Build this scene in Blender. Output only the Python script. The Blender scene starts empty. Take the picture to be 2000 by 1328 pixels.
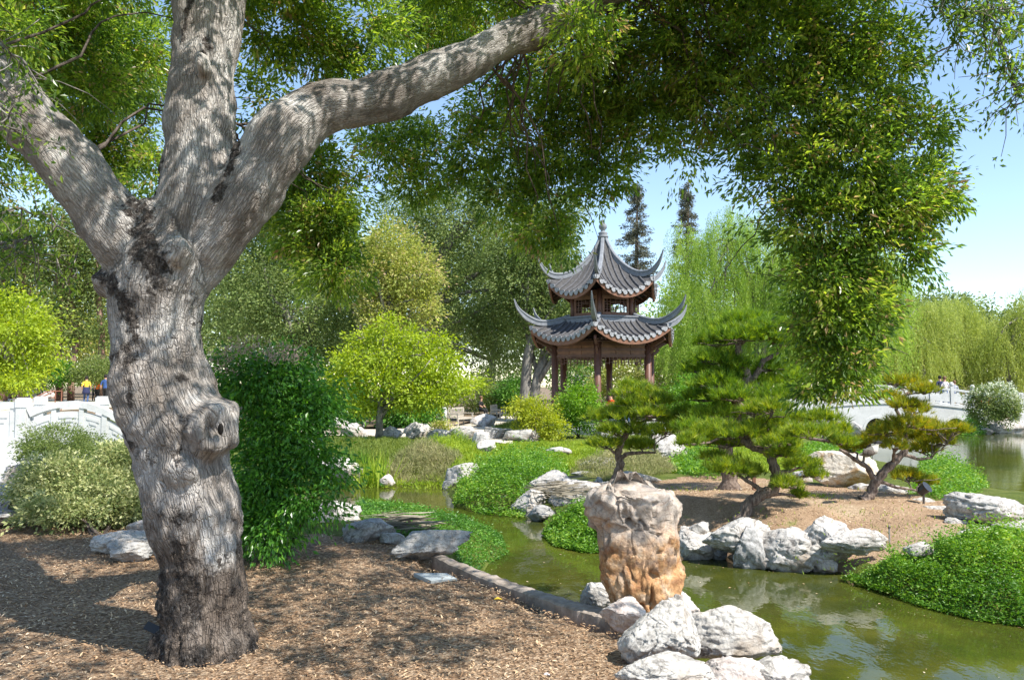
import bpy, math, random
import numpy as np
from mathutils import Vector, Matrix

sc = bpy.context.scene
COL = sc.collection
R = math.radians
rng = np.random.default_rng(7)
random.seed(7)

# ------------------------------------------------------------------ camera, sky, sun, exposure
FPX, HZ, CAMZ = 1540.0, 752.0, 1.7
PITCH = math.atan((HZ - 664.0) / FPX)
cd = bpy.data.cameras.new("camera")
cam = bpy.data.objects.new("camera", cd)
COL.objects.link(cam)
cam.location = (0, 0, CAMZ)
cam.rotation_euler = (R(90) + PITCH, 0, 0)
cd.sensor_width = 36.0
cd.lens = 36.0 * FPX / 2000.0
cd.clip_end = 2000
sc.camera = cam

SUN_EL, SUN_H = R(53), Vector((0.78, -0.63, 0)).normalized()
SUN = Vector((SUN_H.x * math.cos(SUN_EL), SUN_H.y * math.cos(SUN_EL), math.sin(SUN_EL)))
world = bpy.data.worlds.new("World")
sc.world = world
world.use_nodes = True
wn = world.node_tree.nodes
bg = wn["Background"]
sky = wn.new("ShaderNodeTexSky")
sky.sky_type = 'NISHITA'
sky.sun_disc = False
sky.sun_elevation = SUN_EL
sky.sun_rotation = math.atan2(SUN_H.x, SUN_H.y)
sky.air_density = 1.0
sky.dust_density = 0.2
sky.ozone_density = 1.3
world.node_tree.links.new(sky.outputs[0], bg.inputs[0])
bg.inputs[1].default_value = 0.135
sl = bpy.data.lights.new("sun", 'SUN')
sl.energy = 4.6
sl.angle = R(0.5)
sl.color = (1.0, 0.95, 0.87)
so = bpy.data.objects.new("sun", sl)
COL.objects.link(so)
so.rotation_euler = SUN.to_track_quat('Z', 'Y').to_euler()
sc.view_settings.view_transform = 'Standard'
sc.view_settings.look = 'None'
sc.view_settings.exposure = 1.0
sc.view_settings.gamma = 1.0
sc.view_settings.use_curve_mapping = False
sc.cycles.use_denoising = True
sc.cycles.max_bounces = 6
sc.cycles.diffuse_bounces = 3
sc.cycles.glossy_bounces = 2
sc.cycles.transmission_bounces = 4
sc.cycles.transparent_max_bounces = 4
sc.cycles.sample_clamp_indirect = 6.0

# ------------------------------------------------------------------ helpers: survey of the site
CP, SP = math.cos(PITCH), math.sin(PITCH)
def ray(px, py):
    a, b = (px - 1000.0) / FPX, (664.0 - py) / FPX
    return np.array([a, CP - b * SP, SP + b * CP])
def W(px, py, Y):
    d = ray(px, py)
    return np.array([0, 0, CAMZ]) + d * (Y / d[1])
def G(px, py, z=0.0):
    d = ray(px, py)
    return np.array([0, 0, CAMZ]) + d * ((z - CAMZ) / d[2])
def M(npx, Y):
    return npx * Y / FPX

WATER = -0.65

# ------------------------------------------------------------------ numpy noise
def _hash(ix, iy, iz, s=0):
    h = (ix.astype(np.int64) * 374761393 + iy.astype(np.int64) * 668265263 + iz.astype(np.int64) * 2147483647 + s * 974711) & 0xFFFFFFFF
    h = ((h ^ (h >> 13)) * 1274126177) & 0xFFFFFFFF
    h = (h ^ (h >> 16)) & 0xFFFFFFFF
    h = (h * 2246822519) & 0xFFFFFFFF
    return ((h ^ (h >> 15)) & 0xFFFFFF) / float(0xFFFFFF)
def vnoise(p, s=0):
    p = np.asarray(p, float)
    i = np.floor(p)
    f = p - i
    f = f * f * (3 - 2 * f)
    i = i.astype(np.int64)
    out = 0
    for dx in (0, 1):
        for dy in (0, 1):
            for dz in (0, 1):
                w = (f[:, 0] if dx else 1 - f[:, 0]) * (f[:, 1] if dy else 1 - f[:, 1]) * (f[:, 2] if dz else 1 - f[:, 2])
                out = out + w * _hash(i[:, 0] + dx, i[:, 1] + dy, i[:, 2] + dz, s)
    return out * 2 - 1
def fbm(p, o=4, s=0, g=0.5):
    a, t, q = 1.0, 0, np.asarray(p, float)
    for k in range(o):
        t = t + a * vnoise(q, s + k * 17)
        q = q * 2.03 + 3.1
        a *= g
    return t
def worley(p, s=0):
    p = np.asarray(p, float)
    i = np.floor(p).astype(np.int64)
    d1 = np.full(len(p), 9.0)
    d2 = np.full(len(p), 9.0)
    for dx in (-1, 0, 1):
        for dy in (-1, 0, 1):
            for dz in (-1, 0, 1):
                c = i + np.array([dx, dy, dz])
                q = np.stack([c[:, k] + _hash(c[:, 0], c[:, 1], c[:, 2], s + k * 31 + 5) for k in range(3)], 1)
                d = np.linalg.norm(q - p, axis=1)
                n1 = np.minimum(d1, d)
                d2 = np.where(d < d1, d1, np.minimum(d2, d))
                d1 = n1
    return d1, d2
def sstep(a, b, x):
    t = np.clip((x - a) / (b - a), 0, 1)
    return t * t * (3 - 2 * t)
def nrmz(v):
    return v / np.maximum(np.linalg.norm(v, axis=-1, keepdims=True), 1e-9)

# ------------------------------------------------------------------ helpers: meshes and objects
def mesh_np(name, V, F, attrs=None, smooth=False, mats=None, mi=None):
    """V (n,3); F (m,k) one face size"""
    V = np.asarray(V, np.float32)
    F = np.asarray(F, np.int32)
    me = bpy.data.meshes.new(name)
    me.vertices.add(len(V))
    me.vertices.foreach_set("co", V.ravel())
    m, k = F.shape
    me.loops.add(m * k)
    me.loops.foreach_set("vertex_index", F.ravel())
    me.polygons.add(m)
    me.polygons.foreach_set("loop_start", np.arange(0, m * k, k, dtype=np.int32))
    if smooth is not None:
        me.polygons.foreach_set("use_smooth", np.full(m, bool(smooth)))
    if mi is not None:
        me.polygons.foreach_set("material_index", np.asarray(mi, np.int32))
    for a, v in (attrs or {}).items():
        v = np.asarray(v, np.float32)
        if v.ndim == 1:
            at = me.attributes.new(a, 'FLOAT', 'POINT' if len(v) == len(V) else 'FACE')
            at.data.foreach_set("value", v)
        else:
            at = me.attributes.new(a, 'FLOAT_VECTOR', 'POINT')
            at.data.foreach_set("vector", v.ravel())
    me.update(calc_edges=True)
    me.validate()
    return me

def tag(o, label=None, cat=None, group=None, kind=None):
    if label: o['label'] = label
    if cat: o['category'] = cat
    if group: o['group'] = group
    if kind: o['kind'] = kind
    return o
def wloc(o):
    p = Vector((0, 0, 0))
    while o is not None:
        p = p + o.location
        o = o.parent
    return p
def link(name, me, mat=None, parent=None, loc=None):
    """me is in world coordinates; the object's origin goes to loc (or to its parent's place)."""
    o = bpy.data.objects.new(name, me)
    COL.objects.link(o)
    if mat is not None and len(me.materials) == 0:
        for mm in (mat if isinstance(mat, (list, tuple)) else [mat]):
            me.materials.append(mm)
    base = wloc(parent) if parent is not None else Vector(loc if loc is not None else (0, 0, 0))
    if base.length > 0:
        me.transform(Matrix.Translation(-base))
    if parent is not None:
        o.parent = parent
    else:
        o.location = base
    return o
def place(name, me, parent, loc=(0, 0, 0), rot=(0, 0, 0), mat=None):
    """shared local mesh placed in its parent's frame"""
    if mat is not None and len(me.materials) == 0:
        me.materials.append(mat)
    o = bpy.data.objects.new(name, me)
    COL.objects.link(o)
    o.parent = parent
    o.location = loc
    o.rotation_euler = rot
    return o
def empty(name, loc, label, cat, group=None, rz=0):
    o = bpy.data.objects.new(name, None)
    COL.objects.link(o)
    o.location = loc
    o.rotation_euler = (0, 0, rz)
    return tag(o, label, cat, group)
def copy_tree(o, parent=None):
    c = o.copy()
    COL.objects.link(c)
    if parent is not None:
        c.parent = parent
    for ch in list(o.children):
        copy_tree(ch, c)
    return c

class MB:
    def __init__(s):
        s.v, s.f = [], []
    def add(s, V, F):
        n = len(s.v)
        s.v.extend([tuple(map(float, p)) for p in V])
        s.f.extend([tuple(int(i) + n for i in f) for f in F])
        return s
    def box(s, c, d, M3=None):
        hx, hy, hz = d[0] / 2, d[1] / 2, d[2] / 2
        V = [Vector((x * hx, y * hy, z * hz)) for z in (-1, 1) for y in (-1, 1) for x in (-1, 1)]
        if M3 is not None:
            V = [M3 @ v for v in V]
        V = [v + Vector(c) for v in V]
        return s.add(V, [(0, 2, 3, 1), (4, 5, 7, 6), (0, 1, 5, 4), (2, 6, 7, 3), (0, 4, 6, 2), (1, 3, 7, 5)])
    def bar(s, a, b, w, h, up=Vector((0, 0, 1))):
        a, b = Vector(a), Vector(b)
        y = (b - a)
        L = y.length
        y.normalize()
        x = y.cross(up)
        if x.length < 1e-4:
            x = Vector((1, 0, 0))
        x.normalize()
        z = x.cross(y)
        M3 = Matrix((x, y, z)).transposed()
        return s.box((a + b) / 2, (w, L, h), M3)
    def tube(s, P, r, n=8, cap=True):
        P = np.asarray(P, float)
        r = np.broadcast_to(np.asarray(r, float), (len(P),))
        T = np.gradient(P, axis=0)
        T = nrmz(T)
        ref = np.array([0.0, 0, 1]) if abs(T[0][2]) < 0.9 else np.array([1.0, 0, 0])
        a = nrmz(np.cross(T[0], ref))
        base = len(s.v)
        V = []
        for i in range(len(P)):
            a = a - T[i] * np.dot(a, T[i])
            a = a / max(np.linalg.norm(a), 1e-9)
            b = np.cross(T[i], a)
            for k in range(n):
                t = 2 * math.pi * k / n
                V.append(P[i] + r[i] * (a * math.cos(t) + b * math.sin(t)))
        F = []
        for i in range(len(P) - 1):
            for k in range(n):
                k2 = (k + 1) % n
                F.append((i * n + k, i * n + k2, (i + 1) * n + k2, (i + 1) * n + k))
        if cap:
            F.append(tuple(range(n))[::-1])
            F.append(tuple((len(P) - 1) * n + k for k in range(n)))
        return s.add(V, F)
    def lathe(s, c, prof, n=12):
        V, F = [], []
        for r, z in prof:
            for k in range(n):
                t = 2 * math.pi * k / n
                V.append((c[0] + r * math.cos(t), c[1] + r * math.sin(t), c[2] + z))
        m = len(prof)
        for i in range(m - 1):
            for k in range(n):
                k2 = (k + 1) % n
                F.append((i * n + k, i * n + k2, (i + 1) * n + k2, (i + 1) * n + k))
        F.append(tuple(range(n))[::-1])
        F.append(tuple((m - 1) * n + k for k in range(n)))
        return s.add(V, F)
    def prism(s, poly, z0, z1):
        n = len(poly)
        V = [(p[0], p[1], z0) for p in poly] + [(p[0], p[1], z1) for p in poly]
        F = [tuple(range(n))[::-1], tuple(range(n, 2 * n))] + [(i, (i + 1) % n, n + (i + 1) % n, n + i) for i in range(n)]
        return s.add(V, F)
    def mesh(s, name, smooth=False):
        me = bpy.data.meshes.new(name)
        me.from_pydata(s.v, [], s.f)
        me.update()
        if smooth:
            me.polygons.foreach_set("use_smooth", np.ones(len(me.polygons), bool))
        return me
    def build(s, name, mat, parent=None, loc=None, smooth=False):
        return link(name, s.mesh(name, smooth), mat, parent, loc)

# ------------------------------------------------------------------ materials
class NT:
    def __init__(s, name):
        s.m = bpy.data.materials.new(name)
        s.m.use_nodes = True
        s.t = s.m.node_tree
        s.n = s.t.nodes
        s.b = s.n["Principled BSDF"]
        s.out = s.n["Material Output"]
    def node(s, typ, **kw):
        n = s.n.new(typ)
        for k, v in kw.items():
            if k.startswith("i_"):
                key = k[2:]
                n.inputs[int(key) if key.isdigit() else key.replace("_", " ")].default_value = v
            else:
                setattr(n, k, v)
        return n
    def l(s, a, b):
        s.t.links.new(a, b)
    def coord(s, kind="Object", scale=(1, 1, 1)):
        c = s.node("ShaderNodeTexCoord")
        mp = s.node("ShaderNodeMapping")
        mp.inputs["Scale"].default_value = scale
        s.l(c.outputs[kind], mp.inputs[0])
        return mp.outputs[0]
    def pos(s, scale=(1, 1, 1)):
        c = s.node("ShaderNodeNewGeometry")
        mp = s.node("ShaderNodeMapping")
        mp.inputs["Scale"].default_value = scale
        s.l(c.outputs["Position"], mp.inputs[0])
        return mp.outputs[0]
    def attr(s, name):
        a = s.node("ShaderNodeAttribute")
        a.attribute_name = name
        return a
    def noise(s, vec, scale, detail=4, rough=0.55, dist=0.0):
        n = s.node("ShaderNodeTexNoise")
        n.inputs["Scale"].default_value = scale
        n.inputs["Detail"].default_value = detail
        n.inputs["Roughness"].default_value = rough
        n.inputs["Distortion"].default_value = dist
        if vec is not None: s.l(vec, n.inputs["Vector"])
        return n.outputs["Fac"]
    def voro(s, vec, scale, feature='F1', rand=1.0):
        n = s.node("ShaderNodeTexVoronoi")
        n.feature = feature
        n.inputs["Scale"].default_value = scale
        n.inputs["Randomness"].default_value = rand
        if vec is not None: s.l(vec, n.inputs["Vector"])
        return n
    def ramp(s, fac, stops, interp='LINEAR'):
        r = s.node("ShaderNodeValToRGB")
        r.color_ramp.interpolation = interp
        e = r.color_ramp.elements
        while len(e) < len(stops): e.new(0.5)
        for k, (p, c) in enumerate(stops):
            e[k].position = p
            e[k].color = (*c, 1) if len(c) == 3 else c
        s.l(fac, r.inputs[0])
        return r.outputs[0]
    def math(s, op, a, b=None, clamp=False):
        n = s.node("ShaderNodeMath", operation=op)
        n.use_clamp = clamp
        for k, v in ((0, a), (1, b)):
            if v is None: continue
            if isinstance(v, (int, float)): n.inputs[k].default_value = v
            else: s.l(v, n.inputs[k])
        return n.outputs[0]
    def mix(s, fac, a, b, mode='MIX'):
        n = s.node("ShaderNodeMix", data_type='RGBA', blend_type=mode)
        for idx, v in ((0, fac), (6, a), (7, b)):
            if isinstance(v, (int, float)): n.inputs[idx].default_value = v
            elif isinstance(v, tuple): n.inputs[idx].default_value = (*v, 1) if len(v) == 3 else v
            else: s.l(v, n.inputs[idx])
        return n.outputs[2]
    def bump(s, h, strength=0.5, dist=0.02, nrm=None):
        b = s.node("ShaderNodeBump")
        b.inputs["Strength"].default_value = strength
        b.inputs["Distance"].default_value = dist
        s.l(h, b.inputs["Height"])
        if nrm is not None: s.l(nrm, b.inputs["Normal"])
        return b.outputs[0]
    def done(s, col=None, rough=0.8, nrm=None, spec=0.3):
        if col is not None:
            if isinstance(col, tuple): s.b.inputs["Base Color"].default_value = (*col, 1)
            else: s.l(col, s.b.inputs["Base Color"])
        if isinstance(rough, (int, float)): s.b.inputs["Roughness"].default_value = rough
        else: s.l(rough, s.b.inputs["Roughness"])
        s.b.inputs["Specular IOR Level"].default_value = spec
        if nrm is not None: s.l(nrm, s.b.inputs["Normal"])
        return s.m

def leafmat(name, stops, trans=0.35, rough=0.45, spec=0.35, tcol=1.5):
    """stops: ramp over the per-leaf attribute rnd"""
    t = NT(name)
    a = t.attr("rnd")
    c = t.ramp(a.outputs["Fac"], stops)
    t.done(c, rough, None, spec)
    tr = t.node("ShaderNodeBsdfTranslucent")
    hsv = t.node("ShaderNodeHueSaturation")
    hsv.inputs["Value"].default_value = tcol
    hsv.inputs["Saturation"].default_value = 1.1
    hsv.inputs["Hue"].default_value = 0.49
    t.l(c, hsv.inputs["Color"])
    t.l(hsv.outputs[0], tr.inputs[0])
    mx = t.node("ShaderNodeMixShader")
    mx.inputs[0].default_value = trans
    t.l(t.b.outputs[0], mx.inputs[1])
    t.l(tr.outputs[0], mx.inputs[2])
    t.l(mx.outputs[0], t.out.inputs[0])
    return t.m

def plain(name, col, rough=0.7, var=0.15, scale=6.0, bump=0.0, spec=0.3, metal=0.0):
    t = NT(name)
    n = t.noise(t.pos(), scale, 5)
    c = t.ramp(n, [(0.3, tuple(x * (1 - var) for x in col)), (0.7, tuple(min(1, x * (1 + var)) for x in col))])
    nr = t.bump(t.noise(t.pos(), scale * 6, 4), bump, 0.01) if bump else None
    t.done(c, rough, nr, spec)
    t.b.inputs["Metallic"].default_value = metal
    return t.m

MT = {}
MT['oak_leaf'] = leafmat('oak_leaf', [(0, (0.05, 0.10, 0.022)), (0.35, (0.10, 0.18, 0.03)), (0.6, (0.20, 0.30, 0.045)), (0.78, (0.34, 0.42, 0.06)), (0.86, (0.30, 0.24, 0.10)), (1, (0.40, 0.25, 0.14))], 0.58, 0.30, 0.5, 1.8)
MT['bg_oak'] = leafmat('bg_oak_leaf', [(0, (0.08, 0.13, 0.035)), (0.6, (0.19, 0.26, 0.075)), (1, (0.38, 0.43, 0.16))], 0.42, 0.5)
MT['bg_blush'] = leafmat('blush_leaf', [(0, (0.15, 0.20, 0.04)), (0.5, (0.33, 0.38, 0.08)), (0.8, (0.50, 0.48, 0.16)), (1, (0.65, 0.46, 0.34))], 0.45, 0.5)
MT['lime'] = leafmat('lime_leaf', [(0, (0.13, 0.20, 0.02)), (0.5, (0.30, 0.40, 0.03)), (1, (0.50, 0.57, 0.06))], 0.45, 0.5)
MT['golden'] = leafmat('golden_leaf', [(0, (0.16, 0.22, 0.02)), (0.5, (0.32, 0.38, 0.03)), (1, (0.50, 0.50, 0.05))], 0.4, 0.5)
MT['bright'] = leafmat('bright_leaf', [(0, (0.06, 0.14, 0.015)), (0.5, (0.14, 0.29, 0.02)), (1, (0.30, 0.46, 0.04))], 0.4, 0.45)
MT['willow'] = leafmat('willow_leaf', [(0, (0.14, 0.24, 0.04)), (0.5, (0.30, 0.44, 0.07)), (1, (0.46, 0.56, 0.15))], 0.5, 0.5)
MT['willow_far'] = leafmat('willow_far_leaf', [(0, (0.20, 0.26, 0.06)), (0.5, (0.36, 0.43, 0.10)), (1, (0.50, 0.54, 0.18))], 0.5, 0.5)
MT['shrub_dark'] = leafmat('shrub_dark_leaf', [(0, (0.03, 0.10, 0.015)), (0.5, (0.075, 0.22, 0.028)), (0.85, (0.17, 0.38, 0.045)), (1, (0.32, 0.48, 0.06))], 0.42, 0.28, 0.5)
MT['varieg'] = leafmat('variegated_leaf', [(0, (0.08, 0.13, 0.04)), (0.4, (0.24, 0.29, 0.10)), (0.7, (0.48, 0.49, 0.22)), (1, (0.62, 0.62, 0.36))], 0.3, 0.5)
MT['olive'] = leafmat('olive_leaf', [(0, (0.09, 0.14, 0.035)), (0.6, (0.18, 0.24, 0.065)), (1, (0.30, 0.34, 0.11))], 0.4, 0.5)
MT['cover'] = leafmat('cover_leaf', [(0, (0.04, 0.11, 0.016)), (0.35, (0.10, 0.235, 0.025)), (0.7, (0.20, 0.36, 0.04)), (1, (0.44, 0.52, 0.09))], 0.4, 0.4)
MT['cover_dark'] = leafmat('cover_dark_leaf', [(0, (0.025, 0.08, 0.014)), (0.5, (0.075, 0.20, 0.025)), (1, (0.20, 0.38, 0.05))], 0.35, 0.4)
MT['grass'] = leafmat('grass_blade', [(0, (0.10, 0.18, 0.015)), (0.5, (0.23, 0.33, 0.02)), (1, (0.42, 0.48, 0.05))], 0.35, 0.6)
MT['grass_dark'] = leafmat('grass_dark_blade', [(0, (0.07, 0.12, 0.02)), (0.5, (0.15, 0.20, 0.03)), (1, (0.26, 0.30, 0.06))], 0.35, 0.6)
MT['straw'] = leafmat('straw_stem', [(0, (0.12, 0.15, 0.04)), (0.5, (0.26, 0.26, 0.10)), (0.85, (0.38, 0.34, 0.18)), (1, (0.55, 0.48, 0.06))], 0.3, 0.7)
MT['iris'] = leafmat('iris_blade', [(0, (0.12, 0.24, 0.02)), (0.6, (0.30, 0.42, 0.04)), (1, (0.45, 0.50, 0.08))], 0.4, 0.5)
MT['needle'] = leafmat('pine_needle', [(0, (0.06, 0.12, 0.02)), (0.45, (0.16, 0.25, 0.025)), (0.8, (0.36, 0.43, 0.04)), (1, (0.50, 0.48, 0.06))], 0.45, 0.5)
MT['needle_dark'] = leafmat('pine_needle_dark', [(0, (0.05, 0.12, 0.02)), (0.5, (0.14, 0.25, 0.025)), (0.85, (0.32, 0.43, 0.035)), (1, (0.42, 0.50, 0.04))], 0.45, 0.5)
MT['needle_gold'] = leafmat('pine_needle_gold', [(0, (0.08, 0.12, 0.02)), (0.45, (0.22, 0.27, 0.025)), (0.75, (0.42, 0.38, 0.03)), (1, (0.56, 0.36, 0.035))], 0.45, 0.5)
MT['conifer'] = leafmat('conifer_needle', [(0, (0.07, 0.085, 0.06)), (0.6, (0.13, 0.14, 0.09)), (1, (0.20, 0.18, 0.12))], 0.2, 0.7)
MT['pinky'] = leafmat('dry_flower', [(0, (0.28, 0.20, 0.16)), (1, (0.55, 0.42, 0.36))], 0.2, 0.8)
MT['white_flower'] = leafmat('white_flower', [(0, (0.30, 0.38, 0.18)), (1, (0.75, 0.75, 0.62))], 0.2, 0.8)
MT['reed'] = leafmat('dead_reed', [(0, (0.10, 0.085, 0.06)), (1, (0.33, 0.29, 0.22))], 0.1, 0.8)

# bark of the big oak
t = NT('oak_bark')
bk = t.attr("bark")
nzw = t.noise(bk.outputs["Vector"], 6.0, 3)
vadd = t.node("ShaderNodeVectorMath", operation='MULTIPLY_ADD')
t.l(nzw, vadd.inputs[0]); vadd.inputs[1].default_value = (0.16, 0.16, 0.16); t.l(bk.outputs["Vector"], vadd.inputs[2])
v1 = t.voro(vadd.outputs[0], 44.0, 'DISTANCE_TO_EDGE')
v2 = t.voro(vadd.outputs[0], 85.0, 'DISTANCE_TO_EDGE')
c1 = t.math('MULTIPLY', v1.outputs["Distance"], 7.0, True)
c2 = t.math('MULTIPLY', v2.outputs["Distance"], 6.0, True)
big = t.noise(t.pos((1, 1, .6)), 3.4, 6, 0.65, .4)
fine = t.noise(t.pos(), 60.0, 4, 0.6)
col = t.ramp(big, [(0.32, (0.185, 0.155, 0.13)), (0.5, (0.37, 0.335, 0.305)), (0.66, (0.60, 0.575, 0.545))])
sz = t.node('ShaderNodeSeparateXYZ'); t.l(t.pos(), sz.inputs[0])
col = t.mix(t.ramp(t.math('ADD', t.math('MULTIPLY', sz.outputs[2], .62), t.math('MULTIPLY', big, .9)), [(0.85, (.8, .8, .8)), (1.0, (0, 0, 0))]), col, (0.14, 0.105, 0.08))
col = t.mix(0.5, col, t.ramp(fine, [(0.3, (0.55, 0.55, 0.55)), (0.7, (1, 1, 1))]), 'MULTIPLY')
crk = t.ramp(c1, [(0.0, (0.30, 0.27, 0.24)), (0.15, (0.75, 0.73, 0.71)), (0.4, (1, 1, 1))])
cmask = t.ramp(t.noise(t.pos(), 5.0, 4, 0.6), [(0.35, (0.25, 0.25, 0.25)), (0.6, (1, 1, 1))])
col = t.mix(t.math('MULTIPLY', cmask, 0.85), col, crk, 'MULTIPLY')
crk2 = t.ramp(c2, [(0.0, (0.5, 0.48, 0.46)), (0.4, (1, 1, 1))])
col = t.mix(0.6, col, crk2, 'MULTIPLY')
dk = t.attr("dark")
dn = t.noise(t.pos(), 9.0, 7, 0.72, 0.3)
dfac = t.math('ADD', dk.outputs["Fac"], t.math('MULTIPLY', t.math('SUBTRACT', dn, 0.5), 3.0))
dfac = t.ramp(dfac, [(0.55, (0, 0, 0)), (0.75, (1, 1, 1))])
dcol = t.ramp(t.noise(t.pos(), 45.0, 5, 0.7), [(0.35, (0.022, 0.018, 0.015)), (0.55, (0.08, 0.068, 0.06)), (0.75, (0.26, 0.24, 0.22))])
col = t.mix(dfac, col, dcol)
h = t.math('ADD', t.math('MULTIPLY', c1, 1.0), t.math('MULTIPLY', c2, 0.35))
h = t.math('ADD', h, t.math('MULTIPLY', fine, 0.8))
h = t.math('ADD', h, t.math('MULTIPLY', t.math('MULTIPLY', t.noise(t.pos(), 30.0, 5, 0.7), dfac), 2.5))
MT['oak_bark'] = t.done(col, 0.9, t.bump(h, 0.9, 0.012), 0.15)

def barkmat(name, a, b, sc_=12.0):
    t = NT(name)
    n = t.noise(t.pos((1, 1, 0.3)), sc_, 5, 0.65)
    t.done(t.ramp(n, [(0.35, a), (0.65, b)]), 0.9, t.bump(n, 0.8, 0.03), 0.15)
    return t.m
MT['bark_dark'] = barkmat('bark_dark', (0.05, 0.04, 0.033), (0.16, 0.13, 0.11), 25)
MT['bark_pine'] = barkmat('bark_pine', (0.08, 0.055, 0.045), (0.27, 0.21, 0.17), 30)
MT['bark_grey'] = barkmat('bark_grey', (0.11, 0.10, 0.09), (0.28, 0.26, 0.23), 6)
MT['bark_pale'] = barkmat('bark_pale', (0.20, 0.18, 0.15), (0.45, 0.41, 0.35), 5)
MT['bark_red'] = barkmat('bark_red', (0.15, 0.08, 0.06), (0.36, 0.23, 0.18), 3)

# limestone
def rockmat(name, lo, hi, stain, st=0.55):
    t = NT(name)
    p = t.coord("Object")
    n = t.noise(p, 7.0, 8, 0.72, 0.8)
    v = t.voro(p, 7.0, 'DISTANCE_TO_EDGE')
    n2 = t.noise(p, 28.0, 5, 0.7)
    col = t.ramp(n, [(0.36, lo), (0.48, hi), (0.75, tuple(min(0.8, x * 1.12) for x in hi))])
    big = t.noise(p, 2.2, 4, 0.6)
    col = t.mix(t.ramp(big, [(st, (0, 0, 0)), (st + 0.12, (1, 1, 1))]), col, stain)
    col = t.mix(0.55, col, t.ramp(n2, [(0.32, (0.45, 0.43, 0.42)), (0.55, (1, 1, 1))]), 'MULTIPLY')
    cr = t.ramp(v.outputs["Distance"], [(0.0, (0.45, 0.42, 0.4)), (0.035, (1, 1, 1))])
    col = t.mix(0.5, col, cr, 'MULTIPLY')
    hh = t.math('ADD', t.math('MULTIPLY', n, 1.5), n2)
    t.done(col, 0.85, t.bump(hh, 0.6, 0.02), 0.2)
    return t.m
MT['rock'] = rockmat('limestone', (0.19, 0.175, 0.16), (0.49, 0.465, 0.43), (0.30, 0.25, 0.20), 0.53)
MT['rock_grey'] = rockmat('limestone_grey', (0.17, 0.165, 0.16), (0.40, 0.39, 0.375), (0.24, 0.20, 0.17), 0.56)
MT['rock_pink'] = rockmat('limestone_pink', (0.36, 0.29, 0.26), (0.60, 0.54, 0.50), (0.34, 0.22, 0.16), 0.55)
MT['rock_tan'] = rockmat('limestone_tan', (0.40, 0.32, 0.22), (0.60, 0.55, 0.47), (0.46, 0.28, 0.12), 0.50)
# standing stone: grey above, rusty below
t = NT('standing_limestone')
p = t.coord("Object")
n = t.noise(p, 4.0, 6, 0.65, 0.5)
sep = t.node("ShaderNodeSeparateXYZ"); t.l(p, sep.inputs[0])
zf = t.math('ADD', t.math('MULTIPLY', sep.outputs[2], -1.5), t.math('MULTIPLY', n, 2.4))
col = t.ramp(n, [(0.36, (0.20, 0.17, 0.15)), (0.50, (0.42, 0.35, 0.29)), (0.68, (0.58, 0.53, 0.49))])
ru = t.ramp(t.noise(p, 9.0, 5, 0.6), [(0.3, (0.24, 0.11, 0.05)), (0.5, (0.46, 0.26, 0.12)), (0.7, (0.58, 0.45, 0.32))])
col = t.mix(t.ramp(t.math('ADD', zf, 0.0), [(0.12, (0, 0, 0)), (0.6, (1, 1, 1))]), col, ru)
n2 = t.noise(p, 40.0, 5, 0.7)
col = t.mix(0.6, col, t.ramp(n2, [(0.35, (0.5, 0.46, 0.44)), (0.55, (1, 1, 1))]), 'MULTIPLY')
cr = t.ramp(t.voro(p, 9.0, 'DISTANCE_TO_EDGE').outputs["Distance"], [(0.0, (0.40, 0.33, 0.3)), (0.03, (1, 1, 1))])
col = t.mix(0.6, col, cr, 'MULTIPLY')
MT['standing'] = t.done(col, 0.8, t.bump(t.math('ADD', n, n2), 0.6, 0.02), 0.25)

# mulch, chips, sand, soil
t = NT('mulch')
p = t.pos()
v = t.voro(t.pos((1, 1.6, 1)), 45.0)
col = t.ramp(v.outputs["Color"], [(0.1, (0.12, 0.075, 0.045)), (0.5, (0.32, 0.21, 0.13)), (0.9, (0.52, 0.40, 0.28))])
col = t.mix(0.5, col, t.ramp(t.noise(p, 1.3, 4), [(0.35, (0.6, 0.55, 0.5)), (0.65, (1, 1, 1))]), 'MULTIPLY')
MT['mulch'] = t.done(col, 0.9, t.bump(t.math('ADD', v.outputs["Distance"], t.noise(p, 80, 3)), 1.0, 0.02), 0.1)
MT['chip'] = leafmat('wood_chip', [(0, (0.10, 0.055, 0.03)), (0.35, (0.34, 0.215, 0.125)), (0.7, (0.55, 0.40, 0.25)), (1, (0.76, 0.65, 0.50))], 0.05, 0.85, 0.1)
t = NT('sandy_soil')
p = t.pos()
n = t.noise(p, 1.2, 6, 0.65)
n2 = t.noise(p, 38.0, 6, 0.75)
col = t.ramp(n, [(0.3, (0.27, 0.18, 0.11)), (0.5, (0.40, 0.28, 0.18)), (0.7, (0.48, 0.37, 0.25))])
col = t.mix(0.7, col, t.ramp(n2, [(0.35, (0.45, 0.40, 0.36)), (0.55, (1, 1, 1)), (0.7, (1.1, 1.1, 1.05))]), 'MULTIPLY')
gr = t.ramp(t.noise(p, 2.7, 5, 0.7), [(0.60, (0, 0, 0)), (0.72, (0.7, 0.7, 0.7))])
col = t.mix(gr, col, (0.20, 0.23, 0.06))
MT['sand'] = t.done(col, 0.95, t.bump(n2, 0.9, 0.03), 0.1)
t = NT('lawn_soil')
p = t.pos()
col = t.ramp(t.noise(p, 3.0, 6, 0.7), [(0.3, (0.05, 0.07, 0.015)), (0.5, (0.10, 0.13, 0.025)), (0.7, (0.16, 0.17, 0.05))])
MT['lawn'] = t.done(col, 0.95, t.bump(t.noise(p, 30, 4), 1.0, 0.05), 0.1)
t = NT('woodland_soil')
p = t.pos()
col = t.ramp(t.noise(p, 2.0, 6, 0.7), [(0.3, (0.12, 0.09, 0.06)), (0.5, (0.20, 0.15, 0.10)), (0.7, (0.30, 0.24, 0.17))])
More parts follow.
